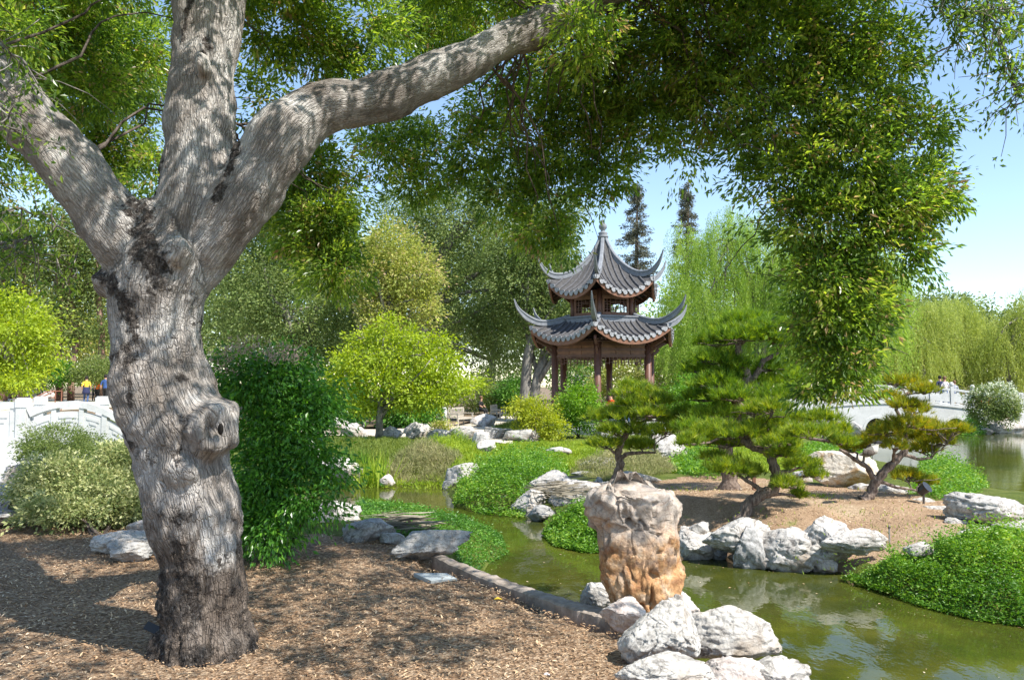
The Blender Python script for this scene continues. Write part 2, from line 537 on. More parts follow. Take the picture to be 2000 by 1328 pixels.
MT['wood_soil'] = t.done(col, 0.95, t.bump(t.noise(p, 15, 4), 1.0, 0.05), 0.1)
t = NT('path_gravel')
p = t.pos()
col = t.ramp(t.noise(p, 1.0, 6, 0.7), [(0.3, (0.46, 0.40, 0.31)), (0.7, (0.58, 0.52, 0.42))])
MT['path'] = t.done(col, 0.95, t.bump(t.noise(p, 60, 4), 0.5, 0.01), 0.1)
t = NT('pale_paving')
p = t.pos()
br = t.node("ShaderNodeTexBrick")
t.l(p, br.inputs["Vector"])
br.inputs["Scale"].default_value = 1.4
br.inputs["Color1"].default_value = (0.50, 0.49, 0.46, 1)
br.inputs["Color2"].default_value = (0.44, 0.43, 0.41, 1)
br.inputs["Mortar"].default_value = (0.30, 0.29, 0.27, 1)
br.inputs["Mortar Size"].default_value = 0.012
MT['paving'] = t.done(t.mix(0.4, br.outputs[0], t.ramp(t.noise(p, 5, 5), [(0.3, (0.7, 0.7, 0.7)), (0.7, (1, 1, 1))]), 'MULTIPLY'), 0.9, None, 0.2)
# water
t = NT('pond_water')
p = t.pos((1.0, 0.55, 1))
n = t.noise(p, 5.0, 3, 0.5)
n2 = t.noise(p, 22.0, 2, 0.5)
mk = t.noise(t.pos(), 0.45, 4, 0.6)
col = t.ramp(t.noise(t.pos(), 0.8, 5, 0.65), [(0.3, (0.024, 0.034, 0.006)), (0.5, (0.048, 0.056, 0.009)), (0.72, (0.085, 0.088, 0.014))])
hgt_ = t.math('ADD', t.math('MULTIPLY', n, 1.0), t.math('MULTIPLY', n2, 0.15))
MT['water'] = t.done(col, 0.03, t.bump(hgt_, 0.16, 0.03), 0.55)
t.b.inputs["IOR"].default_value = 1.33
# stonework, timber, roof
t = NT('white_stone')
p = t.pos()
n = t.noise(p, 2.0, 5, 0.6)
col = t.ramp(n, [(0.3, (0.50, 0.50, 0.48)), (0.7, (0.62, 0.62, 0.60))])
col = t.mix(0.4, col, t.ramp(t.noise(p, 12, 4), [(0.35, (0.75, 0.75, 0.74)), (0.6, (1, 1, 1))]), 'MULTIPLY')
MT['white_stone'] = t.done(col, 0.75, t.bump(t.noise(p, 50, 3), 0.2, 0.005), 0.3)
MT['grey_stone'] = plain('grey_stone', (0.30, 0.31, 0.32), 0.8, 0.2, 8, 0.4)
MT['slate'] = plain('slate_slab', (0.36, 0.39, 0.39), 0.6, 0.15, 8, 0.3)
t = NT('kerb_stone')
n = t.noise(t.pos((1, 1, 1)), 9, 6, 0.7)
MT['kerb'] = t.done(t.ramp(n, [(0.3, (0.15, 0.12, 0.095)), (0.5, (0.27, 0.225, 0.185)), (0.7, (0.37, 0.32, 0.28))]), 0.85, t.bump(n, 0.6, 0.02), 0.2)
MT['timber'] = plain('red_brown_timber', (0.125, 0.055, 0.036), 0.5, 0.25, 5, 0.15, 0.4)
MT['timber_pale'] = plain('worn_timber', (0.20, 0.098, 0.06), 0.6, 0.25, 5, 0.15)
MT['tile'] = plain('grey_roof_tile', (0.085, 0.085, 0.09), 0.75, 0.35, 9, 0.5)
MT['tile_under'] = plain('roof_under_tile', (0.075, 0.072, 0.07), 0.85, 0.35, 12, 0.5)
MT['ridge'] = plain('roof_ridge', (0.19, 0.20, 0.215), 0.7, 0.2, 7, 0.3)
MT['drip'] = plain('eave_tile', (0.30, 0.30, 0.31), 0.7, 0.25, 14, 0.3)
MT['teak'] = plain('weathered_teak', (0.42, 0.38, 0.32), 0.8, 0.2, 10, 0.2)
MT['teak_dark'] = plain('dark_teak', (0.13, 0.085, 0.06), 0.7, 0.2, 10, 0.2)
MT['bin'] = plain('green_paint', (0.012, 0.085, 0.06), 0.4, 0.1, 10, 0, 0.5)
MT['black'] = plain('black_metal', (0.02, 0.02, 0.022), 0.4, 0.1, 10, 0, 0.5)
MT['steel'] = plain('steel', (0.45, 0.47, 0.50), 0.35, 0.1, 10, 0, 0.5, 0.7)
MT['bronze'] = plain('bronze_metal', (0.16, 0.13, 0.11), 0.45, 0.15, 10, 0, 0.5, 0.3)
MT['rust'] = plain('rusty_metal', (0.24, 0.10, 0.06), 0.7, 0.2, 10)
MT['hole'] = plain('knot_shade', (0.02, 0.016, 0.013), 0.95, 0.2, 10)  # near-black colour standing for the shade inside the oak's knot
MT['wall_grey'] = plain('pale_wall', (0.42, 0.45, 0.47), 0.85, 0.08, 3)
for nm, c in dict(skin=(0.50, 0.29, 0.20), skin_dark=(0.30, 0.17, 0.11), yellow=(0.75, 0.50, 0.05), navy=(0.025, 0.03, 0.08), blue=(0.04, 0.09, 0.26), blackc=(0.02, 0.02, 0.022), denim=(0.05, 0.09, 0.20), red=(0.60, 0.045, 0.012), whitec=(0.66, 0.60, 0.62), hair=(0.02, 0.016, 0.014), hairb=(0.16, 0.09, 0.05), orange=(0.75, 0.16, 0.04), greyc=(0.35, 0.36, 0.40)).items():
    MT[nm] = plain('cloth_' + nm if 'skin' not in nm and 'hair' not in nm else nm, c, 0.8, 0.12, 20)
MT['teal'] = plain('teal_paint', (0.03, 0.22, 0.25), 0.5, 0.1, 10)

# ------------------------------------------------------------------ terrain
def Gw(px, py):
    q = G(px, py, WATER)
    return (q[0], q[1])
def G0(px, py, z=0.0):
    q = G(px, py, z)
    return (q[0], q[1])
POND = [Gw(560, 1006), Gw(640, 1020), Gw(700, 1028), Gw(850, 1034), Gw(930, 1042), Gw(975, 1055), Gw(985, 1080), Gw(955, 1098),
        G0(880, 1096), G0(960, 1121), G0(1060, 1154), G0(1150, 1186), G0(1222, 1214), (1.25, 5.45), (1.35, 4.95), (2.0, 4.7), (2.5, 3.6), (2.8, -2), (12, -9), (44, -9), (44, 10),
        (14, 8.6), Gw(2000, 1222), Gw(1900, 1205), Gw(1800, 1180), Gw(1700, 1145), Gw(1640, 1115), Gw(1560, 1106), Gw(1470, 1100), Gw(1400, 1082),
        Gw(1340, 1075), Gw(1250, 1073), Gw(1190, 1074), Gw(1120, 1066), Gw(1072, 1045), Gw(1055, 1010), Gw(1000, 1003), Gw(930, 998), Gw(885, 985),
        Gw(868, 948), Gw(800, 942), Gw(700, 944), Gw(600, 947), Gw(550, 962)]
POND2 = [(44, 14), Gw(2010, 985), Gw(1940, 962), Gw(1900, 938), Gw(1800, 918), Gw(1730, 906), Gw(1690, 893), Gw(1655, 880), Gw(1640, 868), Gw(1600, 850), Gw(1580, 825),
         (22, 56), (29, 54), Gw(1905, 850), Gw(1940, 846), Gw(2000, 844), Gw(2100, 846), (44, 38)]
def sdist(x, y, poly):
    """signed distance, positive inside"""
    x, y = np.atleast_1d(np.asarray(x, float)), np.atleast_1d(np.asarray(y, float))
    d = np.full(x.shape, 1e9)
    ins = np.zeros(x.shape, bool)
    n = len(poly)
    for i in range(n):
        ax, ay = poly[i][0], poly[i][1]
        bx, by = poly[(i + 1) % n][0], poly[(i + 1) % n][1]
        ex, ey = bx - ax, by - ay
        t = np.clip(((x - ax) * ex + (y - ay) * ey) / (ex * ex + ey * ey + 1e-12), 0, 1)
        d = np.minimum(d, np.hypot(x - ax - t * ex, y - ay - t * ey))
        c = (ay > y) != (by > y)
        xi = ax + (y - ay) * ex / (ey if abs(ey) > 1e-12 else 1e-12)
        ins ^= c & (x < xi)
    return np.where(ins, d, -d)
def hgt(x, y):
    x, y = np.atleast_1d(np.asarray(x, float)), np.atleast_1d(np.asarray(y, float))
    land = -0.38 * sstep(9.5, 19, y)
    spit = sstep(-0.2, 2.5, x) * (1 - sstep(16, 20, y)) * sstep(8, 9, y)
    land = land * (1 - spit) + (-0.18 + 0.15 * np.exp(-((y - 12.3) / 1.6) ** 2) - 0.02 * np.maximum(x - 6, 0)) * spit
    land = land + 0.9 * sstep(26, 44, y) * sstep(8, 18, -x)
    land = land + 0.30 * sstep(14, 20, y) * (1 - sstep(23, 30, y)) * sstep(-9, -7, -np.abs(x)) * 0
    land = land + (0.02 * vnoise(np.stack([x * 1.3, y * 1.3, x * 0], 1), 3) + .012 * vnoise(np.stack([x * 3.7, y * 3.7, x * 0], 1), 4)) * (1 - sstep(15, 25, y))
    d = np.maximum(sdist(x, y, POND), sdist(x, y, POND2))
    kerbz = (1 - sstep(9.0, 9.9, y)) * (1 - sstep(2.5, 3.5, x)) * sstep(-2.4, -1.6, x)
    wdt = 1.5 - 1.2 * kerbz
    wdt = wdt - .7 * sstep(1.8, 2.6, x) * (1 - sstep(4.0, 4.8, x)) * (1 - sstep(12.5, 13.5, y)) * sstep(9, 9.5, y)
    sl = np.clip(-d / wdt, 0, 1) ** .8
    land = (WATER + .04) * (1 - sl) + land * sl
    k = sstep(-0.05, 0.35, d)
    return land * (1 - k) + (-1.25) * k
def hz(x, y):
    return float(hgt([x], [y])[0])
def axis_pts(segs):
    out = []
    for a, b, st in segs:
        out += list(np.arange(a, b, st))
    out.append(segs[-1][1])
    return np.array(out)
xs = axis_pts([(-600, -60, 60), (-60, -20, 2.5), (-20, -6, 0.4), (-6, 9, 0.13), (9, 22, 0.4), (22, 60, 2), (60, 600, 60)])
ys = axis_pts([(-400, -20, 60), (-20, 2, 1.5), (2, 16, 0.13), (16, 28, 0.3), (28, 70, 1.2), (70, 120, 6), (120, 900, 80)])
X, Y = np.meshgrid(xs, ys)
Z = hgt(X.ravel(), Y.ravel())
V = np.stack([X.ravel(), Y.ravel(), Z], 1)
nx = len(xs)
ii, jj = np.meshgrid(np.arange(nx - 1), np.arange(len(ys) - 1))
a = (jj * nx + ii).ravel()
F = np.stack([a, a + 1, a + 1 + nx, a + nx], 1)
fc = V[F].mean(1)
MULCH = [(-9, -12), (2.9, -12), (2.7, 3.5), (2.4, 5.0), (1.4, 5.8), G0(1200, 1200), G0(1050, 1140), G0(880, 1088), G0(760, 1050), G0(560, 1040), G0(330, 1042), G0(60, 1010), G0(-120, 985)]
SAND = [G0(1150, 985, -.15), G0(1230, 945, -.15), G0(1330, 930, -.15), G0(1430, 930, -.15), G0(1560, 938, -.15), G0(1680, 955, -.15), G0(1800, 985, -.15), G0(1960, 1020, -.15), G0(2060, 1050, -.15), G0(1990, 1075, -.3), G0(1700, 1085, -.4), G0(1500, 1075, -.45), G0(1300, 1060, -.45)]
inw = np.maximum(sdist(fc[:, 0], fc[:, 1], POND), sdist(fc[:, 0], fc[:, 1], POND2)) > 0.1
inm = sdist(fc[:, 0], fc[:, 1], MULCH) > 0
ins_ = sdist(fc[:, 0], fc[:, 1], SAND) > 0
far = (fc[:, 1] > 38) | (fc[:, 1] < -12) | (np.abs(fc[:, 0]) > 30)
cls = np.where(inw, 3, np.where(inm, 0, np.where(ins_, 1, np.where(far, 4, 2))))
for k, (nm, mt) in enumerate([('mulch_ground', 'mulch'), ('island_ground', 'sand'), ('lawn_ground', 'lawn'), ('pond_bed', 'wood_soil'), ('woodland_ground', 'wood_soil')]):
    f = F[cls == k]
    u, inv = np.unique(f, return_inverse=True)
    me = mesh_np(nm, V[u], inv.reshape(f.shape), smooth=True)
    tag(link(nm, me, MT[mt]), kind='structure')
MB().add([(-14, -14, WATER), (60, -14, WATER), (60, 62, WATER), (-14, 62, WATER)], [(0, 1, 2, 3)]).build('pond_water', MT['water'])
tag(bpy.data.objects['pond_water'], kind='structure')

def sheet(name, pts, z0, mat, thick=0.05):
    o = MB().prism(pts, z0 - thick, z0).build(name, mat)
    return tag(o, kind='structure')
def drape(name, pts, lift, mat):
    """paving sheet following the ground"""
    P = np.array(pts)
    c = P.mean(0)
    rows = []
    nn = 24
    per = []
    for i in range(len(P)):
        for s in np.linspace(0, 1, 8, endpoint=False):
            per.append(P[i] * (1 - s) + P[(i + 1) % len(P)] * s)
    per = np.array(per)
    rings = [c + (per - c) * s for s in np.linspace(0, 1, nn)]
    A = np.concatenate(rings)
    z = hgt(A[:, 0], A[:, 1]) + lift
    V_ = np.column_stack([A, z])
    m = len(per)
    F_ = [(i * m + k, i * m + (k + 1) % m, (i + 1) * m + (k + 1) % m, (i + 1) * m + k) for i in range(nn - 1) for k in range(m)]
    return tag(link(name, mesh_np(name, V_, F_, smooth=True), mat), kind='structure')
drape('garden_path', [G0(560, 838, -.35), G0(760, 838, -.35), G0(960, 822, -.35), G0(1010, 800, -.35), G0(1060, 800, -.35), G0(1010, 835, -.35), G0(1000, 868, -.35), G0(960, 862, -.35), G0(850, 856, -.35), G0(700, 850, -.35), G0(560, 850, -.35)], 0.03, MT['path'])
drape('bridge_approach', [(-16.5, 26), (-11.2, 19.2), (-11.4, 18.5), (-8.6, 11.5), (-8.0, 8.2), (-12, 8.2), (-22, 16)], 0.03, MT['paving'])
drape('plaza', [(-40, 44), (-24, 38), (-20, 44), (-21, 60), (-42, 66)], 0.03, MT['path'])

# ------------------------------------------------------------------ foliage generators
def rdir(n, r):
    return nrmz(r.normal(size=(n, 3)))
def leaf_mesh(name, P, D, N, L, Wd, rnd, shape='leaf'):
    n = len(P)
    D = nrmz(D)
    S = nrmz(np.cross(D, N))
    N2 = np.cross(S, D)
    L = np.broadcast_to(L, (n,))[:, None]
    Wd = np.broadcast_to(Wd, (n,))[:, None]
    if shape == 'blade':
        V = np.stack([P - S * Wd / 2, P + S * Wd / 2, P + D * L], 1)
        k = 3
    elif shape == 'bend':
        V = np.stack([P - S * Wd / 2, P + S * Wd / 2, P + D * L * .6 + S * Wd * .35 + N2 * L * .06, P + D * L], 1)
        k = 4
    else:
        V = np.stack([P, P + D * L * .45 + S * Wd / 2 + N2 * L * .08, P + D * L, P + D * L * .45 - S * Wd / 2 + N2 * L * .08], 1)
        k = 4
    F = np.arange(n * k).reshape(n, k)
    return mesh_np(name, V.reshape(-1, 3), F, {'rnd': np.repeat(np.clip(rnd, 0, 1), k)})

def blob_clusters(blobs, n, r, shell=0.55, seed=0, top=0.0):
    """cluster centres spread through lumpy ellipsoids: (x,y,z,rx,ry,rz[,weight])"""
    B = np.array([b[:6] for b in blobs], float)
    wgt = np.array([(b[3] * b[5] + b[3] * b[4] + b[4] * b[5]) * (b[6] if len(b) > 6 else 1.0) for b in blobs])
    idx = r.choice(len(B), n, p=wgt / wgt.sum())
    d = rdir(n, r)
    if top:
        d[:, 2] = np.where(r.random(n) < top, np.abs(d[:, 2]), d[:, 2])
    lump = 1.0 + 0.36 * fbm(d * 2.6 + idx[:, None] * 7.1, 4, seed, .6)
    rad = (shell + (1 - shell) * r.random(n) ** 0.7) * lump
    C = B[idx, :3] + d * B[idx, 3:6] * rad[:, None]
    return C, d
def crown_mesh(name, blobs, ncl, nleaf, spread, L, asp, seed, shell=0.55, droop=0.25, cvar=0.55, top=0.0, flat=0.75, keep=None, zmin=None):
    r = np.random.default_rng(seed)
    C, O = blob_clusters(blobs, ncl, r, shell, seed, top)
    if keep is not None:
        k = keep(C)
        C, O = C[k], O[k]
    m = len(C)
    cl = r.random(m)
    P = np.repeat(C, nleaf, 0)
    ax_ = nrmz(O * .9 + rdir(m, r) * .8 - np.array([0, 0, droop * .6]))
    ln_ = spread * 3.4 * r.random(m) ** 2.2
    off = r.normal(size=P.shape) * spread * .62 + np.repeat(ax_ * ln_[:, None], nleaf, 0) * r.random(len(P))[:, None]
    off[:, 2] *= flat
    P = P + off
    OO = np.repeat(O, nleaf, 0)
    D = nrmz(off) * 0.8 + OO * 0.5 + rdir(len(P), r) * 0.7
    D[:, 2] -= droop
    N = rdir(len(P), r) + np.array([0, 0, 0.9])
    rnd = cvar * np.repeat(cl, nleaf) + (1 - cvar) * r.random(len(P))
    if zmin is not None:
        k = P[:, 2] > zmin
        P, D, N, rnd = P[k], D[k], N[k], rnd[k]
    Ls = L * (0.6 + 0.7 * r.random(len(P)))
    return leaf_mesh(name, P, D, N, Ls, Ls * asp, rnd), C

def wig(a, b, n, amp, r, sag=0.0):
    a, b = np.array(a, float), np.array(b, float)
    t = np.linspace(0, 1, n)[:, None]
    P = a + (b - a) * t
    w = np.cumsum(r.normal(size=(n, 3)), 0)
    w = w - w[0] - t * (w[-1] - w[0])
    P = P + w * amp * np.linalg.norm(b - a) / math.sqrt(n)
    P[:, 2] += sag * np.sin(np.pi * t[:, 0]) * np.linalg.norm(b - a)
    return P

def pxblob(px, py, rx, ry, Y, dr=0.8, w=1.0):
    c = W(px, py, Y)
    return (c[0], c[1], c[2], M(rx, Y), M(rx, Y) * dr, M(ry, Y), w)

def tree(name, label, base, trunks, blobs, ncl, nleaf, spread, L, asp, leafm, barkm, seed, group=None, cat='tree', limbs=6, tr=0.2, **kw):
    """base: world point; trunks: list of polylines (world) with start and end radius"""
    r = np.random.default_rng(seed)
    root = empty(name, tuple(base), label, cat, group)
    me, C = crown_mesh('crown', blobs, ncl, nleaf, spread, L, asp, seed, **kw)
    link('crown', me, MT[leafm], root)
    ends = []
    for pl, r0, r1 in trunks:
        P = np.array(pl, float)
        q = [P[0]]
        for i in range(len(P) - 1):
            q += list(wig(P[i], P[i + 1], 5, 0.05, r))[1:]
        q = np.array(q)
        MB().tube(q, np.linspace(r0, r1, len(q)), 9).build('trunk', MT[barkm], root, smooth=True)
        ends.append((q, r0, r1))
    mb = MB()
    for k in range(limbs):
        q, r0, r1 = ends[k % len(ends)]
        i = int(len(q) * (0.35 + 0.6 * r.random()))
        i = min(i, len(q) - 1)
        tgt = C[r.integers(len(C))]
        mb.tube(wig(q[i], tgt, 7, 0.10, r, 0.05), np.linspace((r0 * (1 - i / len(q)) + r1 * i / len(q)) * 0.6, tr * 0.08 + 0.005, 7), 6)
    if limbs:
        mb.build('limbs', MT[barkm], root, smooth=True)
    return root

# ------------------------------------------------------------------ the big oak
OD = 5.15
def chain(pts):
    return [(W(x, y, Y), M(r, Y) * .935) for x, y, r, Y in pts]
OAK = {
    'trunk': chain([(403, 1300, 96, OD), (404, 1262, 92, OD), (402, 1225, 84, OD), (398, 1160, 80, OD), (392, 1080, 88, OD), (378, 1000, 95, OD), (362, 920, 94, OD), (348, 840, 96, OD), (330, 770, 94, OD), (312, 700, 88, OD),
                    (304, 630, 92, OD), (310, 570, 98, OD), (332, 510, 98, OD), (350, 460, 86, OD)]),
    'mid': chain([(345, 520, 85, OD), (372, 440, 80, OD), (388, 360, 75, OD + .02), (390, 270, 71, OD + .05), (394, 180, 69, OD + .1), (400, 100, 68, OD + .15), (410, 0, 73, OD + .2), (412, -130, 70, OD + .3), (425, -330, 58, OD + .6), (460, -600, 44, OD + 1)]),
    'right': chain([(358, 560, 50, OD), (398, 496, 60, OD), (434, 452, 66, OD - .05), (478, 390, 66, OD - .05), (520, 310, 66, OD), (570, 248, 62, OD + .1), (630, 212, 56, OD + .2), (710, 198, 49, OD + .3), (800, 172, 47, OD + .45), (890, 132, 44, OD + .6), (980, 86, 41, OD + .75), (1060, 48, 38, OD + .9), (1140, 10, 33, OD + 1.05), (1260, -50, 27, OD + 1.3), (1420, -110, 20, OD + 1.5), (1620, -150, 12, OD + 1.7)]),
    'left': chain([(310, 545, 80, OD), (255, 470, 72, OD - .05), (190, 390, 66, OD - .1), (120, 300, 64, OD - .15), (45, 225, 68, OD - .2), (-40, 150, 66, OD - .25), (-160, 60, 56, OD - .3), (-330, -60, 42, OD - .2)]),
}
mb = MB()
for k, ch in OAK.items():
    P = np.array([c[0] for c in ch]); rr = np.array([c[1] for c in ch])
    # resample smoothly
    tt = np.arange(len(P)); t2 = np.linspace(0, len(P) - 1, (len(P) - 1) * 5 + 1)
    def cr(A):
        A = np.asarray(A)
        out = []
        for t_ in t2:
            i = min(int(t_), len(A) - 2); f = t_ - i
            p0, p1, p2, p3 = A[max(i - 1, 0)], A[i], A[i + 1], A[min(i + 2, len(A) - 1)]
            out.append(0.5 * ((2 * p1) + (-p0 + p2) * f + (2 * p0 - 5 * p1 + 4 * p2 - p3) * f * f + (-p0 + 3 * p1 - 3 * p2 + p3) * f ** 3))
        return np.array(out)
    P2, r2 = cr(P), cr(rr)
    OAK[k] = (P2, r2)
    mb.tube(P2, r2, 28)
def ball(mb, c, r):
    V, F = [], []
    for i in range(9):
        ph = math.pi * i / 8
        for j in range(12):
            th = 2 * math.pi * j / 12
            V.append((c[0] + r[0] * math.sin(ph) * math.cos(th), c[1] + r[1] * math.sin(ph) * math.sin(th), c[2] + r[2] * math.cos(ph)))
    for i in range(8):
        for j in range(12):
            F.append((i * 12 + j, i * 12 + (j + 1) % 12, (i + 1) * 12 + (j + 1) % 12, (i + 1) * 12 + j))
    mb.add(V, F)
m_ = lambda n: M(n, OD)
def surf(px, py, off):  # point on front of the trunk
    return W(px, py, OD - off)
ball(mb, surf(416, 840, .14), (m_(44), m_(66), m_(60)))
ball(mb, surf(352, 920, .27), (m_(34), m_(30), m_(28)))
ball(mb, surf(272, 745, .16), (m_(46), m_(50), m_(92)))
ball(mb, surf(212, 556, .02), (m_(30), m_(36), m_(30)))
ball(mb, surf(348, 492, .27), (m_(26), m_(30), m_(26)))
ball(mb, surf(395, 120, .16), (m_(16), m_(30), m_(30)))
ball(mb, surf(300, 430, .05), (m_(75), m_(55), m_(42)))
for ang in range(0, 360, 40):  # root flare
    c0 = OAK['trunk'][0][0]
    q = np.array([c0[0] + math.cos(R(ang)) * m_(66), c0[1] + math.sin(R(ang)) * m_(66), -.03])
    ball(mb, q, (m_(30 + ang % 3 * 4), m_(32), m_(50 + ang % 7 * 4)))
tmp = mb.build('tmp', None)
md = tmp.modifiers.new('r', 'REMESH'); md.mode = 'VOXEL'; md.voxel_size = 0.016
md2 = tmp.modifiers.new('s', 'SMOOTH'); md2.iterations = 7; md2.factor = 0.6
dg = bpy.context.evaluated_depsgraph_get()
me = bpy.data.meshes.new_from_object(tmp.evaluated_get(dg))
bpy.data.objects.remove(tmp)
n = len(me.vertices)
V = np.empty(n * 3, np.float32); me.vertices.foreach_get("co", V); V = V.reshape(-1, 3).astype(float)
Nn = np.empty(n * 3, np.float32); me.vertices.foreach_get("normal", Nn); Nn = Nn.reshape(-1, 3).astype(float)
best = np.full(n, 1e9); bark = np.zeros((n, 3))
off_t = 0
for k, (P, r_) in OAK.items():
    T = nrmz(np.gradient(P, axis=0)); aa = nrmz(np.cross(T[0], [0, 1.0, 0])); A_, B_ = [], []
    for i in range(len(P)):
        aa = aa - T[i] * np.dot(aa, T[i]); aa /= np.linalg.norm(aa); A_.append(aa); B_.append(np.cross(T[i], aa))
    A_, B_ = np.array(A_), np.array(B_)
    s = np.concatenate([[0], np.cumsum(np.linalg.norm(np.diff(P, axis=0), axis=1))])
    for i in range(len(P) - 1):
        e = P[i + 1] - P[i]; L2 = e @ e
        tt = np.clip(((V - P[i]) @ e) / L2, 0, 1)
        Q = V - P[i] - tt[:, None] * e
        d = np.linalg.norm(Q, axis=1)
        sc_ = d / (r_[i] * (1 - tt) + r_[i + 1] * tt)
        m = sc_ < best
        best[m] = sc_[m]
        ax = A_[i] * (1 - tt[:, None]) + A_[i + 1] * tt[:, None]
        bx = B_[i] * (1 - tt[:, None]) + B_[i + 1] * tt[:, None]
        rr_ = r_[i] * (1 - tt) + r_[i + 1] * tt
        un = nrmz(Q)
        bark[m, 0] = ((un * ax).sum(1) * 0.26)[m]
        bark[m, 1] = ((un * bx).sum(1) * 0.26)[m]
        bark[m, 2] = ((s[i] + tt * math.sqrt(L2)) * 0.24 + off_t)[m]
    off_t += 7.3
# lumps, knots and the rough dark scars
disp = 0.030 * fbm(V * 3.4, 3, 4) + 0.006 * fbm(V * 11, 3, 9)
low = 1 - sstep(0.05, 1.1, V[:, 2])
rid = np.abs(vnoise(np.column_stack([bark[:, 0] * 24, bark[:, 1] * 24, bark[:, 2] * 9]), 12))
disp += (0.018 * low + 0.005) * (sstep(0, 0.35, rid) - 1)
def knot(px, py, off, rx, rz, ringh, hole, ringw=0.35):
    c = surf(px, py, off)
    dx, dz = (V[:, 0] - c[0]) / m_(rx), (V[:, 2] - c[2]) / m_(rz)
    q = np.hypot(dx, dz)
    fr = (V[:, 1] < OD + 0.05)
    return (ringh * np.exp(-((q - 1) / ringw) ** 2) - hole * np.exp(-(q / 0.5) ** 2)) * fr
disp += knot(430, 836, .22, 24, 34, 0.034, 0.085, .4)
disp += knot(352, 922, .25, 26, 22, 0.008, 0.0)
disp += knot(272, 745, .2, 40, 84, 0.02, 0.004, 0.16)
disp += knot(402, 110, .1, 18, 34, 0.012, 0.035)
disp += knot(348, 490, .2, 24, 24, 0.012, 0.01)
def dline(pts, w, amp=1.0):
    """dark rough bark along a line on the front of the trunk"""
    d = np.full(n, 1e9)
    P = [surf(x, y, 0) for x, y in pts]
    for i in range(len(P) - 1):
        ax, az = P[i][0], P[i][2]; ex, ez = P[i + 1][0] - ax, P[i + 1][2] - az
        tt = np.clip(((V[:, 0] - ax) * ex + (V[:, 2] - az) * ez) / (ex * ex + ez * ez), 0, 1)
        d = np.minimum(d, np.hypot(V[:, 0] - ax - tt * ex, V[:, 2] - az - tt * ez))
    return amp * np.exp(-(d / m_(w)) ** 2) * (V[:, 1] < OD + 0.1)
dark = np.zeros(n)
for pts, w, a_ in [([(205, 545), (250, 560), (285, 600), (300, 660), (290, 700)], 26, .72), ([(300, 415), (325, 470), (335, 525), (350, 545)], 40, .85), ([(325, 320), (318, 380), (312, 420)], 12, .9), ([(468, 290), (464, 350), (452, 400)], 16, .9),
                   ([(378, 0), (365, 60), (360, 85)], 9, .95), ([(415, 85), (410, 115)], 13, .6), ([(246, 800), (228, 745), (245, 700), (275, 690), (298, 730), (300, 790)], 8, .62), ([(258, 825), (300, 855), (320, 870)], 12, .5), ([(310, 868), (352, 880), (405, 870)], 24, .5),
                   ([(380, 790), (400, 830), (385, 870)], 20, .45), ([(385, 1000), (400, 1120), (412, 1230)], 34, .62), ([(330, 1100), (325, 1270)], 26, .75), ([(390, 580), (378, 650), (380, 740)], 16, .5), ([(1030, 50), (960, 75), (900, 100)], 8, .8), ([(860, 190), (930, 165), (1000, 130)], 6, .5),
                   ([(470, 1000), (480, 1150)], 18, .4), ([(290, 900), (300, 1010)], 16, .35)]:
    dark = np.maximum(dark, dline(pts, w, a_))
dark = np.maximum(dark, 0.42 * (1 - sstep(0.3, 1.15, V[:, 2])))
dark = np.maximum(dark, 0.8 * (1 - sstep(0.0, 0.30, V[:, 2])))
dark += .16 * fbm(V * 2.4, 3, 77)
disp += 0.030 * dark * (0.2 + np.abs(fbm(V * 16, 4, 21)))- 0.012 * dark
V2 = V + Nn * disp[:, None]
me.vertices.foreach_set("co", V2.astype(np.float32).ravel())
at = me.attributes.new('bark', 'FLOAT_VECTOR', 'POINT'); at.data.foreach_set("vector", bark.astype(np.float32).ravel())
at = me.attributes.new('dark', 'FLOAT', 'POINT'); at.data.foreach_set("value", dark.astype(np.float32))
me.polygons.foreach_set("use_smooth", np.ones(len(me.polygons), bool))
me.update()
oak = empty('oak_tree', (float(W(404, 1262, OD)[0]), OD, 0), 'huge leaning oak with pale fissured bark, knots and three spreading limbs', 'tree')
me.name = 'trunk'
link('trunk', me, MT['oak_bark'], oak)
# shade inside the knot hole, painted as a solid near-black ball
for (px, py, off, rx, rz) in [(431, 838, .335, 5, 11)]:
    b_ = MB(); ball(b_, surf(px, py, off - .02), (m_(rx), m_(6), m_(rz))); b_.build('knot_shade', MT['hole'], oak, smooth=True)

r = np.random.default_rng(11)
